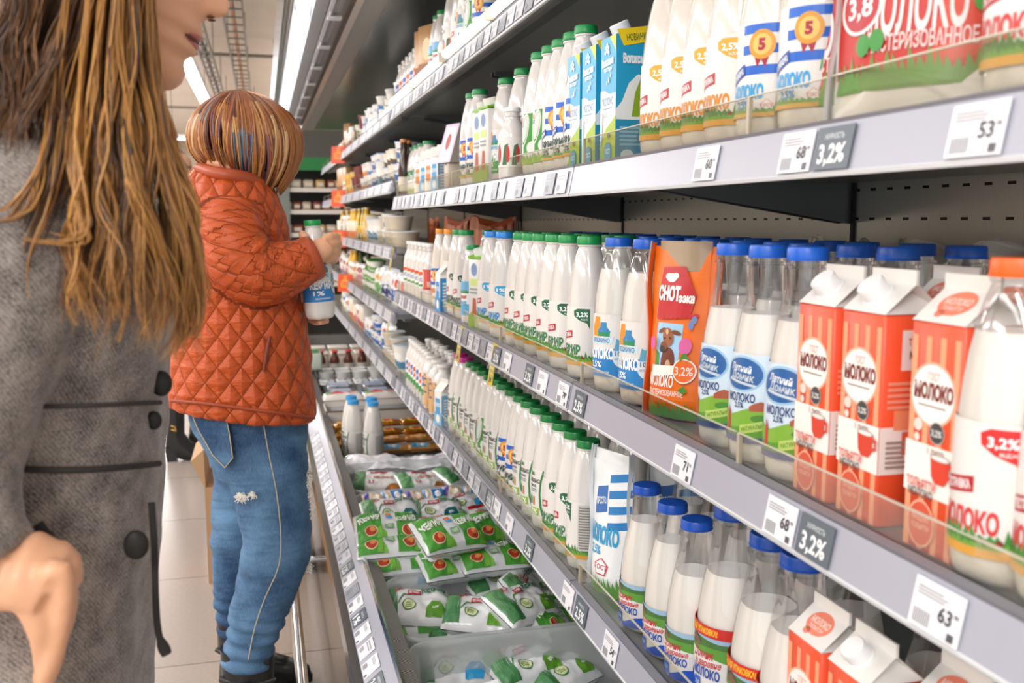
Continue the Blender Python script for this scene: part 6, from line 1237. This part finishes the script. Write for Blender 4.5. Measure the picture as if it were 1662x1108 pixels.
fuse(jk, .0065, 3, 'quilted_jacket', W2, JACKET, quilt_uv)
# collar, cuff, pocket welt
a = MB(); a.tube(smoothpath(path_px([(322, 272, 2.52), (350, 281, 2.46), (388, 287, 2.46), (425, 297, 2.52), (438, 306, 2.58)]), 14), ramp([.012, .016, .017, .016, .010], 14), M('#a94a26', .4), 10); under(a.build('collar'), W2)
a = MB(); pc = SA[-1]; dr = (SA[-1] - SA[-3]).normalized(); a.tube([pc - dr * .016, pc, pc + dr * .012, pc + dr * .013], [.0565, .0575, .054, .046], M('#a94a26', .4), 24); under(a.build('cuff'), W2)
a = MB(); a.tube(path_px([(438, 545, 2.428), (432, 575, 2.422), (428, 602, 2.42)]), [.004, .006, .004], M('#7a3218', .5), 8); under(a.build('pocket_welt'), W2)
a = MB(); a.tube(smoothpath(path_px([(278, 650, 2.47), (330, 654, 2.42), (400, 663, 2.41), (460, 671, 2.42), (510, 678, 2.50)]), 14), .0045, M('#9c4220', .45), 8); under(a.build('hem_binding'), W2)
# jeans: one continuous pair of trousers
jn = MB()
jn.loft(rings_px([(628, 312, 496, 2.60, .13), (660, 303, 499, 2.60, .145), (700, 312, 500, 2.60, .145), (740, 338, 500, 2.585, .13), (775, 352, 500, 2.57, .11)]), DENIM)
jn.loft(rings_px([(700, 320, 500, 2.535, .085), (760, 360, 501, 2.53, .085), (810, 378, 503, 2.525, .083), (860, 392, 506, 2.52, .08), (905, 390, 504, 2.515, .075), (950, 382, 486, 2.51, .068), (1000, 371, 464, 2.505, .062), (1050, 363, 446, 2.50, .06), (1078, 360, 438, 2.50, .06), (1084, 366, 432, 2.50, .05)]), DENIM)
jn.loft(rings_px([(700, 325, 480, 2.66, .085), (760, 347, 470, 2.68, .08), (820, 343, 450, 2.69, .075), (880, 342, 425, 2.695, .068), (940, 345, 408, 2.70, .06), (990, 350, 398, 2.70, .055), (1022, 354, 393, 2.70, .052), (1030, 358, 390, 2.70, .046)]), DENIM)
def folds(me):
    for v in me.vertices:
        p = v.co; k = max(0, min(1, (1.0 - p.z) / .5))
        f = noise.noise(Vector((p.x * 11 + p.z * 6, p.y * 9, p.z * 24))) * .006 + noise.noise(Vector((p.x * 26, p.y * 20, p.z * 55 + p.x * 30))) * .0022 * k
        if p.z < .30: f += .004 * math.sin(p.z * 170 + p.x * 30)
        v.co = p + v.normal * f
fuse(jn, .0065, 4, 'jeans', W2, DENIM, folds)
THREAD = M('#b9ac8c', .6)
def seam(pts, r=.0013, nm='seam', n=18, c=THREAD): a = MB(); a.tube(smoothpath(path_px(pts), n), r, c, 6); return under(a.build(nm), W2)
seam([(424, 668, 2.441), (437, 740, 2.434), (449, 800, 2.434), (456, 870, 2.431), (452, 920, 2.430), (430, 970, 2.434), (413, 1020, 2.430), (403, 1070, 2.430)], .0013)
P4 = [(312, 672, 2.468), (368, 680, 2.443), (372, 700, 2.440), (378, 742, 2.438), (365, 758, 2.447), (346, 738, 2.462), (322, 696, 2.472)]
a = MB(); c0 = sum(path_px(P4), Vector()) / len(P4); pp = path_px(P4)
a.add([p + Vector((0, -.004, 0)) for p in pp] + [p + Vector((0, .03, 0)) for p in pp], [list(range(7))[::-1]] + [(i, (i + 1) % 7, 7 + (i + 1) % 7, 7 + i) for i in range(7)], DENIM)
pk_ = under(a.build('back_pocket'), W2)
a = MB(); a.tube([p + Vector((0, -.006, 0)) for p in pp + pp[:1]], .0014, THREAD, 6); a.tube([p + Vector((0, -.006, .012)) for p in pp[:2]], .0012, THREAD, 6); o = a.build('pocket_stitching'); o.parent = pk_
rr_ = random.Random(3)
def frayed(nm, px, py, Y, w_, h_, n=26):
    a = MB()
    for i in range(n):
        x, y = px + rr_.uniform(-w_, w_), py + rr_.uniform(-h_, h_); a.tube(path_px([(x, y, Y), (x + rr_.uniform(-7, 7), y + rr_.uniform(0, 7), Y - .006), (x + rr_.uniform(-9, 9), y + rr_.uniform(3, 13), Y - .003)]), .0011, M('#e3ddd2', .7), 5)
    under(a.build(nm), W2)
frayed('frayed_patch', 391, 802, 2.437, 7, 3, 40); frayed('frayed_patch', 411, 799, 2.437, 4, 2, 12); frayed('torn_knee', 500, 772, 2.50, 3, 12, 22); frayed('torn_knee', 497, 915, 2.50, 5, 9, 40); frayed('torn_knee', 504, 820, 2.50, 2, 24, 20)
# boots
def boot(Y, ax, tx, py0, pl, pr_, lab=None):
    """ankle column range pl..pr_ at row py0; heel x to toe x on the floor"""
    a = MB(); top = rings_px([(py0, pl, pr_, Y, .052), (py0 + 40, pl + 2, pr_ - 2, Y, .05)])
    z1 = top[1][0].z
    def sole(x0, x1, z, d): 
        return [Vector(((x0 + x1) / 2 + (x1 - x0) / 2 * math.cos(2 * PI * i / 28), Y + d * math.sin(2 * PI * i / 28) * (1 - .15 * math.cos(2 * PI * i / 28)), z)) for i in range(28)]
    a.loft(top + [sole(ax - .05, ax + .06, min(.105, z1 - .02), .046), sole(ax - .055, tx - .06, .075, .046), sole(ax - .058, tx - .006, .045, .047), sole(ax - .058, tx, .02, .046)], LEATHER); o = under(a.build('boot'), W2)
    a = MB(); a.loft([sole(ax - .06, tx + .003, .02, .049), sole(ax - .06, tx + .003, .0, .049)], M('#0d0d0e', .6), False); s = a.build('sole'); s.parent = o
    a = MB(); p, q = ony(pl + 1, py0 + 44, Y), ony(pr_ - 1, py0 + 44, Y); a.tube([p + Vector((0, -.02, 0)), (p + q) / 2 + Vector((0, -.056, -.004)), q + Vector((0, -.02, 0))], .007, M('#2a2a2c', .35), 8); s = a.build('strap'); s.parent = o
pA = ony(400, 1080, 2.50); boot(2.50, pA.x, pA.x + .16, 1052, 357, 447)
pB = ony(374, 1020, 2.70); boot(2.70, -.10, .098, 1005, 351, 396)
# head and hands in one skin, then hair
HM = Matrix.Translation(ony(405, 232, 2.58)) @ Matrix.Rotation(math.radians(33), 4, 'Z') @ Matrix.Rotation(math.radians(30), 4, 'Y')
bd = MB(); bd.loft(head_rings(HM), SKIN); neck_to(bd, HM, ony(368, 300, 2.6))
BX = ony(513, 440, 2.50)
def P3(x, y, Y): return ony(x, y, Y)
# right hand: palm from the cuff over the neck of the bottle, fingers round its far side
bd.tube(path_px([(500, 424, 2.44), (511, 414, 2.438), (521, 404, 2.441), (529, 396, 2.448)]), [.03, .03, .033, .027], SKIN, 16, flat=.72)
for y0, rr0, ln in ((384, .0105, 0), (396, .011, 2), (409, .0105, 1), (421, .0092, -2)):
    finger(bd, smoothpath([P3(526, y0 + 4, 2.446), P3(538 + ln, y0 - 1, 2.452), P3(547 + ln, y0, 2.478), P3(545 + ln, y0 + 2, 2.512), P3(534, y0 + 4, 2.535)], 10), rr0 * 1.08, rr0 * .85)
finger(bd, smoothpath([P3(510, 404, 2.445), P3(501, 394, 2.452), P3(494, 385, 2.466), P3(491, 380, 2.482)], 8), .0135, .0105)
bd.tube(SA[-4:] + [P3(508, 417, 2.44)], .03, SKIN, 14)
# left hand under the bottle's base
bd.tube(path_px([(474, 492, 2.70), (488, 503, 2.64), (499, 512, 2.60)]), [.028, .03, .028], SKIN, 14, flat=.7)
for k, (xe, ye, Ye) in enumerate(((520, 521, 2.50), (526, 520, 2.52), (530, 519, 2.545), (530, 518, 2.57))):
    finger(bd, smoothpath([P3(499, 512, 2.58 + k * .012), P3(510, 522, 2.55 + k * .014), P3(xe, ye + 2, Ye)], 6), .0095, .008)
finger(bd, smoothpath([P3(492, 505, 2.58), P3(496, 498, 2.535), P3(499, 490, 2.505)], 6), .011, .009)
nb = ony(368, 305, 2.6)
bd.tube([nb + Vector((0, 0, .03)), nb + Vector((0, 0, -.06))], [.055, .07], SKIN, 16)
bd.tube([nb + Vector((0, 0, -.03))] + SA[2:], .034, SKIN, 14); bd.tube([nb + Vector((0, 0, -.03))] + LA[2:] + [P3(488, 503, 2.64)], .03, SKIN, 14)
fuse(bd, .0036, 3, 'body', W2, SKIN); face_parts(W2, HM)
def hair(root, name, strands, cols, seg_mats=None, sides=5):
    """strands: (points, radius, colour index or list per segment)"""
    a = MB(); ms = [M(c, .38, 0, 0, .1) for c in cols]
    for pts, r, ci in strands:
        n = len(pts); rad = [r * (min(1, .35 + 2.6 * i / n) if i < n / 3 else 1) * (1 - .75 * max(0, (i / (n - 1) - .6) / .4) ** 1.5) for i in range(n)]
        if isinstance(ci, int): a.tube(pts, rad, ms[ci], sides, flat=.6)
        else:
            k = len(a.f); a.tube(pts, rad, ms[ci[0]], sides, flat=.6)
            for j in range(k, len(a.f)):
                sgi = min(n - 2, (j - k) // sides); a.m[j] = a.mi(ms[ci[min(sgi, len(ci) - 1)]])
    o = under(a.build(name), root); return o
HC = ony(400, 224, 2.58); r2 = random.Random(9); st = []
COLS2 = ['#8e4c28', '#63321c', '#bb8448', '#a16532', '#744a50', '#5a7484', '#3e3c56', '#cda472', '#66767c']
RT = [(-.14, .098), (-.115, .112), (-.09, .122), (-.06, .133), (-.03, .141), (0, .142), (.03, .135), (.06, .117), (.085, .090), (.105, .055), (.116, .022), (.119, 0)]
for cl in range(170):
    ph0 = 2 * PI * cl / 170 + r2.uniform(-.03, .03); ly0 = .955 + .055 * r2.random(); tw0 = r2.uniform(-.12, .12); ci0 = r2.choices([0, 1, 2, 3], [4, 3, 1.6, 3])[0]; low0 = r2.choices([2, 7, 3, 0, 1], [4, 1.2, 4, 2, 1.5])[0]; cut0 = r2.uniform(-.01, .01); mid = r2.randint(4, 8)
    for i in range(7):
        ph = ph0 + r2.gauss(0, .022); lay = ly0 + r2.gauss(0, .008); c_, s_ = math.cos(ph), math.sin(ph); n = 15
        endz = -.098 - .034 * c_ + .020 * max(0, s_) * 0 + cut0 + r2.uniform(-.006, .006)
        pts = []
        for k in range(n):
            t = k / (n - 1); z = .118 * math.cos(t * 2.1) if t < .5 else None
            zz = .118 - (.118 - endz) * (t ** 1.45)
            r_ = interp(RT, zz) * lay
            sw = ph + tw0 * t * t + .10 * (1 - t) * math.sin(2 * ph) + .04 * math.sin(t * 5 + cl)
            inc = 1 - .16 * max(0, (t - .8) / .2) ** 2
            pts.append(HC + Vector((r_ * inc * math.cos(sw) - .016 * (1 - t) ** 2, r_ * inc * .88 * math.sin(sw), zz)))
        dx = math.degrees(math.atan2(c_, -s_))       # 0 = toward the photographer, + = right
        ci = ci0 if r2.random() < .75 else r2.choice([0, 1, 3]); seg = [ci] * n; lo = low0 if r2.random() < .7 else r2.choice([2, 3, 0])
        for k in range(mid, n): seg[k] = lo
        if -9 < dx < 9 and r2.random() < .6: seg = seg[:9] + [r2.choice([5, 6, 8, 5])] * (n - 9)
        if 22 < dx < 32 and r2.random() < .4: seg = seg[:9] + [4] * (n - 9)
        if -70 < dx < -48 and r2.random() < .45: seg = seg[:3] + [8] * 5 + seg[8:]
        if -40 < dx < -26 and r2.random() < .35: seg = seg[:6] + [4] * 4 + seg[10:]
        st.append((pts, r2.uniform(.0022, .0038), seg))
a = MB(); ball(a, HC + Vector((0, 0, .006)), (.118, .098, .104), M('#5c2c16', .6)); a.lathe([(.080, -.085), (.092, -.05), (.10, -.01)], M('#5c2c16', .6), 24, c=tuple(HC)); 
hb = hair(W2, 'hair', st, COLS2); o = under(a.build('under_hair'), W2); o.parent = hb; o.matrix_parent_inverse = Matrix()
# the bottle in her hands
BUILD['held'] = lambda: bottle('kefir_bottle', .252, .0385, 'bullet', '#159447', L_jug(.0385, '#2b7fc4', 'КЕФИР', '1%', .016, 'ОБЕЗЖИРЕННЫЙ'), WHITEB)
pb, pt = ony(521, 517, 2.50), ony(507, 364, 2.50); o = get('held'); o.location = pb; o.rotation_euler = (Matrix.Rotation(math.atan2(pt.x - pb.x, pt.z - pb.z), 3, 'Y') @ Matrix.Rotation(1.85, 3, 'Z')).to_euler()
tag(o, 'green-capped kefir bottle with blue label held by the person in orange', 'bottle')

# ---------------------------------------------------------------- long-haired person close to the camera
W1 = empty('person', (-.27, 1.12, 0)); tag(W1, 'long-haired person in a grey tweed coat standing closest to the camera, hand in pocket', 'person')
YC = 1.12
ct = MB()
ct.loft(rings_px([(160, 38, 150, YC, .075), (188, 50, 168, YC, .08), (215, 40, 190, YC, .10), (250, 0, 222, YC, .17), (300, -50, 245, YC, .20), (370, -80, 264, YC, .205), (430, -90, 284, YC, .20), (480, -95, 290, YC, .195), (540, -95, 281, YC, .185), (600, -92, 272, YC, .175), (640, -92, 268, YC, .17), (655, -90, 264, YC, .166), (662, -92, 268, YC, .17), (700, -95, 268, YC, .17), (745, -100, 264, YC, .17), (757, -100, 259, YC, .167), (765, -104, 264, YC, .172), (850, -120, 260, YC, .185), (950, -130, 252, YC, .19), (1108, -135, 246, YC, .195), (1400, -140, 236, YC, .20), (1650, -140, 228, YC, .20)], 40), WOOL)
WA = smoothpath(path_px([(70, 275, .98), (20, 420, .95), (-45, 600, .93), (-85, 760, .91), (-70, 870, .885), (-20, 930, .875)]), 24); ct.tube(WA, ramp([.07, .072, .066, .06, .055, .047], 24), WOOL, 24)
WL = smoothpath(path_px([(90, 275, 1.28), (60, 450, 1.32), (30, 700, 1.33), (70, 950, 1.30)]), 16); ct.tube(WL, ramp([.07, .07, .06, .05], 16), WOOL, 20)
def coat_folds(me):
    for v in me.vertices:
        p = v.co; v.co = p + v.normal * (noise.noise(p * 7) * .007 + noise.noise(Vector((p.x * 14, p.y * 14, p.z * 30))) * .0025)
fuse(ct, .0075, 4, 'tweed_coat', W1, WOOL, coat_folds)
BLK = M('#15140f', .6)
def onto(L_, r, nm, n=14, c=BLK): a = MB(); a.tube(smoothpath(path_px(L_), n), r, c, 8); return under(a.build(nm), W1)
onto([(-20, 756, .945), (60, 762, .935), (140, 762, .94), (210, 757, .975), (258, 752, 1.06)], .0035, 'waist_seam', c=M('#2e2a28', .9))
onto([(-20, 655, .945), (60, 659, .935), (140, 658, .94), (210, 655, .975), (260, 653, 1.06)], .0025, 'waist_seam', c=M('#3a3532', .9))
onto([(60, 850, .925), (82, 880, .922), (104, 912, .92)], .006, 'pocket_edge', c=M('#2a2725', .9))
for x, y, Y, r in ((262, 622, 1.05, .011), (250, 682, 1.05, .008), (221, 884, .975, .012)):
    a = MB(); ball(a, ony(x, y, Y), (r, r * .5, r * 1.25), BLK); under(a.build('button_and_gap'), W1)  # black balls put where the placket gaps lie dark; the lowest is a button
onto([(246, 815, 1.02), (251, 900, 1.01), (253, 980, 1.0), (258, 1030, .99), (271, 1062, .98)], [.0035] * 12 + [.0055, .006, .005], 'drawstring', c=M('#2e2b2a', .9))
HM1 = Matrix.Translation(ony(375, 22, YC) - (Matrix.Rotation(math.radians(21), 3, 'Y') @ Vector((.1155, 0, -.010)))) @ Matrix.Rotation(math.radians(21), 4, 'Y')
bd = MB(); bd.loft(head_rings(HM1, 48), SKIN); neck_to(bd, HM1, ony(110, 240, YC), .058)
# hand reaching down into the coat pocket
Yh = .875
bd.tube(path_px([(-40, 932, Yh + .005), (5, 930, Yh), (45, 925, Yh - .004), (85, 945, Yh - .004)]), [.033, .033, .036, .034], SKIN, 18, flat=.75)
for k, (x0, y0) in enumerate(((98, 925), (104, 945), (104, 962), (98, 978))):
    yy = Yh - .026 + k * .0175
    finger(bd, smoothpath([P3(70, 935 + k * 8, yy), P3(x0, y0, yy), P3(x0 + 6 - k * 3, y0 + 45, yy + .005), P3(88 - k * 4, 1062 + k * 4, yy + .018), P3(74 - k * 3, 1105, yy + .045)], 12), .0108, .0086)
finger(bd, smoothpath([P3(30, 950, Yh - .01), P3(56, 990, Yh - .016), P3(72, 1035, Yh - .008), P3(76, 1085, Yh + .03)], 10), .015, .011)
bd.tube(path_px([(62, 930, Yh), (84, 945, Yh + .002), (94, 962, Yh + .005)]), [.036, .033, .026], SKIN, 16, flat=.7)
nb = ony(105, 262, YC)
bd.tube([nb + Vector((0, 0, .05)), nb + Vector((0, 0, -.06))], [.058, .07], SKIN, 16); bd.tube([nb] + WA[2:] + [P3(5, 930, Yh)], .033, SKIN, 14)
fuse(bd, .0036, 3, 'body', W1, SKIN); face_parts(W1, HM1)
nl = MB()
for s in (-1, 1): ball(nl, HM1 @ Vector((.0985, .0085 * s, -.0235)), (.0042, .0030, .0014), M('#5a2c22', .6))
under(nl.build('nostril'), W1)
# trousers and shoes below the frame
tr = MB(); tr.loft(rings_px([(1500, -110, 190, YC, .16), (1700, -100, 180, YC, .15)]), M('#22242a', .8))
for yy in (1.03, 1.22):
    x0 = ony(60, 1400, 1.12).x; tr.tube([(x0, yy, .75), (x0 + .01, yy, .45), (x0 - .01, yy, .07)], [.085, .065, .05], M('#22242a', .8), 18)
    sh = MB(); sh.rbox((x0 + .05, yy, .045), (.25, .09, .09), .03, LEATHER); under(sh.build('shoe'), W1)
fuse(tr, .01, 3, 'trousers', W1, M('#22242a', .8))
r1 = random.Random(4); st = []
COLS1 = ['#5a3c22', '#7d5530', '#a37036', '#c28c48', '#402a19', '#b07a3c']
def lock(path, n, spread, r, amp, fq, pal, jit=10):
    """a wavy lock: many strands about one path of (column, row, distance)"""
    base = smoothpath([Vector(p) for p in path], 34); m_ = max(1, n // 6)
    for g_ in range(9):
        ph = r1.uniform(0, 6.28); oa, ob, oc = r1.gauss(0, spread * .75), r1.gauss(0, 6), r1.gauss(0, .009); am0 = amp * r1.uniform(.8, 1.7); f0 = fq * r1.uniform(.85, 1.25); bend = r1.gauss(0, 14)
        for i in range(int(m_ * 2.6)):
            a_, c_ = oa + r1.gauss(0, spread * .30), oc + r1.gauss(0, .006); q = []; ln = r1.uniform(.80, 1.04); p2 = ph + r1.gauss(0, .42); am = am0 * r1.uniform(.75, 1.25); fz = r1.uniform(0, 6)
            for j, p in enumerate(base[:max(8, int(34 * ln))]):
                t = j / 34; w1_ = am * t ** .6 * math.sin(p2 + f0 * 2 * PI * t ** 1.1) + 1.6 * math.sin(fz + 23 * t); w2_ = am * .6 * math.cos(p2 * 1.7 + f0 * 2 * PI * t)
                q.append(ony(p.x + a_ * (.45 + t * .75) + w1_ + bend * t * t, p.y + ob, p.z + c_ + w2_ * .0007))
            st.append((q, r * .44 * r1.uniform(.6, 1.35), r1.choice(pal)))
D, G, LT = [0, 1, 4, 0], [1, 2, 5, 0, 3], [3, 2, 5, 3]
lock([(150, -120, 1.02), (110, 40, .985), (60, 150, .93), (30, 260, .90)], 60, 26, .0022, 8, 2, D)
lock([(25, -110, 1.03), (18, 80, .99), (22, 190, .945), (2, 285, .92)], 50, 20, .0022, 8, 2, D)
lock([(60, -120, 1.06), (30, 20, .99), (10, 120, .94), (-20, 240, .9)], 50, 24, .0022, 8, 2, D + [1])
lock([(190, -120, 1.02), (165, 60, .985), (140, 220, .925), (120, 380, .905), (135, 520, .90)], 90, 22, .0021, 10, 2.2, D + G)
lock([(215, -120, 1.02), (200, 60, .985), (180, 220, .92), (175, 380, .895), (190, 540, .89)], 90, 18, .0021, 11, 2.5, D + G)
lock([(228, -100, 1.03), (218, 80, .99), (225, 240, .93), (240, 400, .90), (255, 570, .90)], 80, 14, .002, 11, 2.4, G)
lock([(236, -80, 1.04), (238, 110, 1.0), (262, 260, .95), (292, 400, .93), (300, 520, .94), (275, 590, .95)], 70, 11, .0019, 9, 2.2, G + LT)
lock([(240, -60, 1.05), (246, 120, 1.02), (280, 270, .97), (306, 390, .95), (306, 500, .96)], 46, 8, .0018, 7, 2.5, LT)
lock([(205, -90, 1.01), (195, 100, .96), (215, 260, .905), (230, 330, .89), (275, 480, .90), (250, 560, .90)], 34, 5, .002, 10, 2.4, LT)
lock([(150, -90, 1.0), (130, 120, .95), (118, 250, .90), (130, 360, .885), (105, 392, .88), (40, 385, .88)], 26, 5, .002, 6, 2, LT + G)
lock([(120, -90, 1.0), (95, 120, .94), (70, 270, .895), (35, 340, .88), (-10, 355, .88)], 20, 6, .002, 6, 2, G)
lock([(175, -90, 1.0), (150, 140, .94), (128, 300, .895), (120, 420, .885), (128, 540, .885)], 26, 5, .002, 9, 2.6, LT)
lock([(196, -90, 1.0), (182, 140, .94), (170, 300, .895), (198, 430, .885), (180, 580, .885)], 24, 5, .002, 10, 2.2, LT + G)
for cl in range(150):
    ph0 = math.radians(r1.uniform(62, 298)); lay0 = r1.uniform(1.0, 1.05); e0 = r1.uniform(-.19, -.10); b0 = r1.gauss(0, .08)
    for i in range(5):
        ph = ph0 + r1.gauss(0, .035); q = []; lay = lay0 + r1.gauss(0, .008); ez = e0 + r1.uniform(-.02, .02)
        for k in range(14):
            t = k / 13; zz = .128 - (.128 - ez) * t ** 1.5; f = math.sqrt(max(0, 1 - (min(1, max(0, zz - .02) / .109)) ** 2)); hb_ = .11 * max(.72, 1 + min(0, zz) * 1.6)
            a_ = ph + b0 * t + .03 * math.sin(7 * t + cl); q.append(HM1 @ Vector((-.018 + hb_ * f * lay * math.cos(a_) - .01 * (1 - t), .088 * f * lay * math.sin(a_), zz)))
        st.append((q, .0017 * r1.uniform(.6, 1.3), r1.choice([0, 1, 4, 0, 1, 2])))
for cl in range(90):
    x0 = r1.uniform(-.04, .082); s = r1.choice((-1, 1)); zt = .124 * math.sqrt(max(.05, 1 - (max(0, x0) / .118) ** 2)) + .004
    for i in range(5):
        xx = x0 + r1.gauss(0, .003); j_ = r1.gauss(0, .003); ez = r1.uniform(-.17, -.12)
        st.append((smoothpath([HM1 @ Vector(p) for p in ((xx, .002 * s, zt), (xx - .012, .05 * s, zt - .018), (xx * .7 - .025, (.083 + j_) * s, .035), (xx * .45 - .03, (.092 + j_) * s, -.04), (xx * .4 - .035, (.094 + j_) * s, ez))], 14), .0017 * r1.uniform(.6, 1.3), r1.choice([0, 1, 4, 0, 1, 2])))
hb = hair(W1, 'hair', st, COLS1, sides=4)
a = MB(); ball(a, HM1 @ Vector((-.034, 0, .030)), (.088, .083, .098), M('#4a3320', .7)); ball(a, HM1 @ Vector((-.060, 0, -.08)), (.040, .074, .11), M('#4a3320', .7)); o = under(a.build('under_hair'), W1); o.parent = hb; o.matrix_parent_inverse = Matrix()

# ---------------------------------------------------------------- person farther off, mostly hidden by the orange jacket
W3 = empty('person', (-.37, 5.6, 0)); tag(W3, 'mostly hidden person in black heeled ankle boots standing beyond the orange jacket', 'person')
def boot3(x, y):
    a = MB()
    def ov(x0, x1, z, d): return [Vector(((x0 + x1) / 2 + (x1 - x0) / 2 * math.cos(2 * PI * i / 24), y + d * math.sin(2 * PI * i / 24), z)) for i in range(24)]
    a.loft([ov(x - .01, x + .095, .36, .05), ov(x - .005, x + .088, .24, .046), ov(x - .012, x + .085, .15, .044), ov(x - .02, x + .12, .10, .044), ov(x - .018, x + .19, .06, .042), ov(x + .02, x + .225, .022, .040), ov(x + .06, x + .228, .006, .038)], LEATHER); o = under(a.build('boot'), W3)
    a = MB(); a.prism([(x - .012, 0), (x + .038, 0), (x + .05, .06), (x - .022, .08)], y - .028, y + .028, LEATHER); s = a.build('heel'); s.parent = o
    a = MB(); a.tube([(x + .02, y - .046, .185), (x + .045, y - .05, .175), (x + .04, y - .05, .20), (x + .02, y - .046, .205)], .006, M('#c9a050', .3, .8), 6); s = a.build('buckle'); s.parent = o
boot3(-.535, 5.50); boot3(-.43, 5.80)
a = MB(); a.tube([(-.49, 5.50, .33), (-.47, 5.55, .6), (-.45, 5.62, .9)], [.05, .065, .09], M('#1d1f24', .8), 18).tube([(-.39, 5.80, .33), (-.41, 5.76, .6), (-.43, 5.70, .9)], [.05, .065, .09], M('#1d1f24', .8), 18); fuse(a, .012, 3, 'trousers', W3, M('#1d1f24', .8))
a = MB(); a.loft([[Vector((-.44 + rx * math.cos(2 * PI * i / 24), 5.66 + ry * math.sin(2 * PI * i / 24), z)) for i in range(24)] for z, rx, ry in ((.78, .13, .2), (1.0, .12, .19), (1.2, .12, .2), (1.38, .11, .2), (1.44, .07, .1))], M('#33302e', .8))
for s in (-1, 1): a.tube([(-.44, 5.66 + .2 * s, 1.38), (-.44, 5.66 + .25 * s, 1.1), (-.32, 5.66 + .22 * s, .92)], [.06, .055, .04], M('#33302e', .8), 14)
fuse(a, .012, 3, 'coat', W3, M('#33302e', .8))
HM3 = Matrix.Translation((-.46, 5.66, 1.58)) @ Matrix.Rotation(.1, 4, 'Y')
a = MB(); a.loft(head_rings(HM3, 28), SKIN); neck_to(a, HM3, Vector((-.46, 5.66, 1.42)), .05)
for s in (-1, 1):
    hp = Vector((-.31, 5.66 + .22 * s, .90)); a.tube([hp, hp + Vector((.03, 0, -.05)), hp + Vector((.05, 0, -.09))], [.028, .034, .03], SKIN, 12, flat=.6)
    for k in range(4): finger(a, [hp + Vector((.03 + .014 * k, 0, -.085)), hp + Vector((.035 + .015 * k, 0, -.12)), hp + Vector((.028 + .015 * k, -.01 * s, -.155 + .006 * abs(k - 1.5)))], .009, .0075)
    finger(a, [hp + Vector((.05, 0, -.04)), hp + Vector((.085, 0, -.07)), hp + Vector((.09, 0, -.10))], .011, .008)
for s in (-1, 1): a.tube([(-.46, 5.66, 1.40), (-.44, 5.66 + .2 * s, 1.37), (-.44, 5.66 + .25 * s, 1.1), (-.31, 5.66 + .22 * s, .90)], .03, SKIN, 12)
fuse(a, .006, 2, 'body', W3, SKIN); face_parts(W3, HM3)
a = MB(); ball(a, HM3 @ Vector((-.022, 0, .03)), (.112, .09, .108), M('#8a7c6a', .6)); ball(a, HM3 @ Vector((-.06, 0, -.06)), (.06, .085, .09), M('#8a7c6a', .6)); fuse(a, .008, 2, 'hair', W3, M('#8a7c6a', .6))
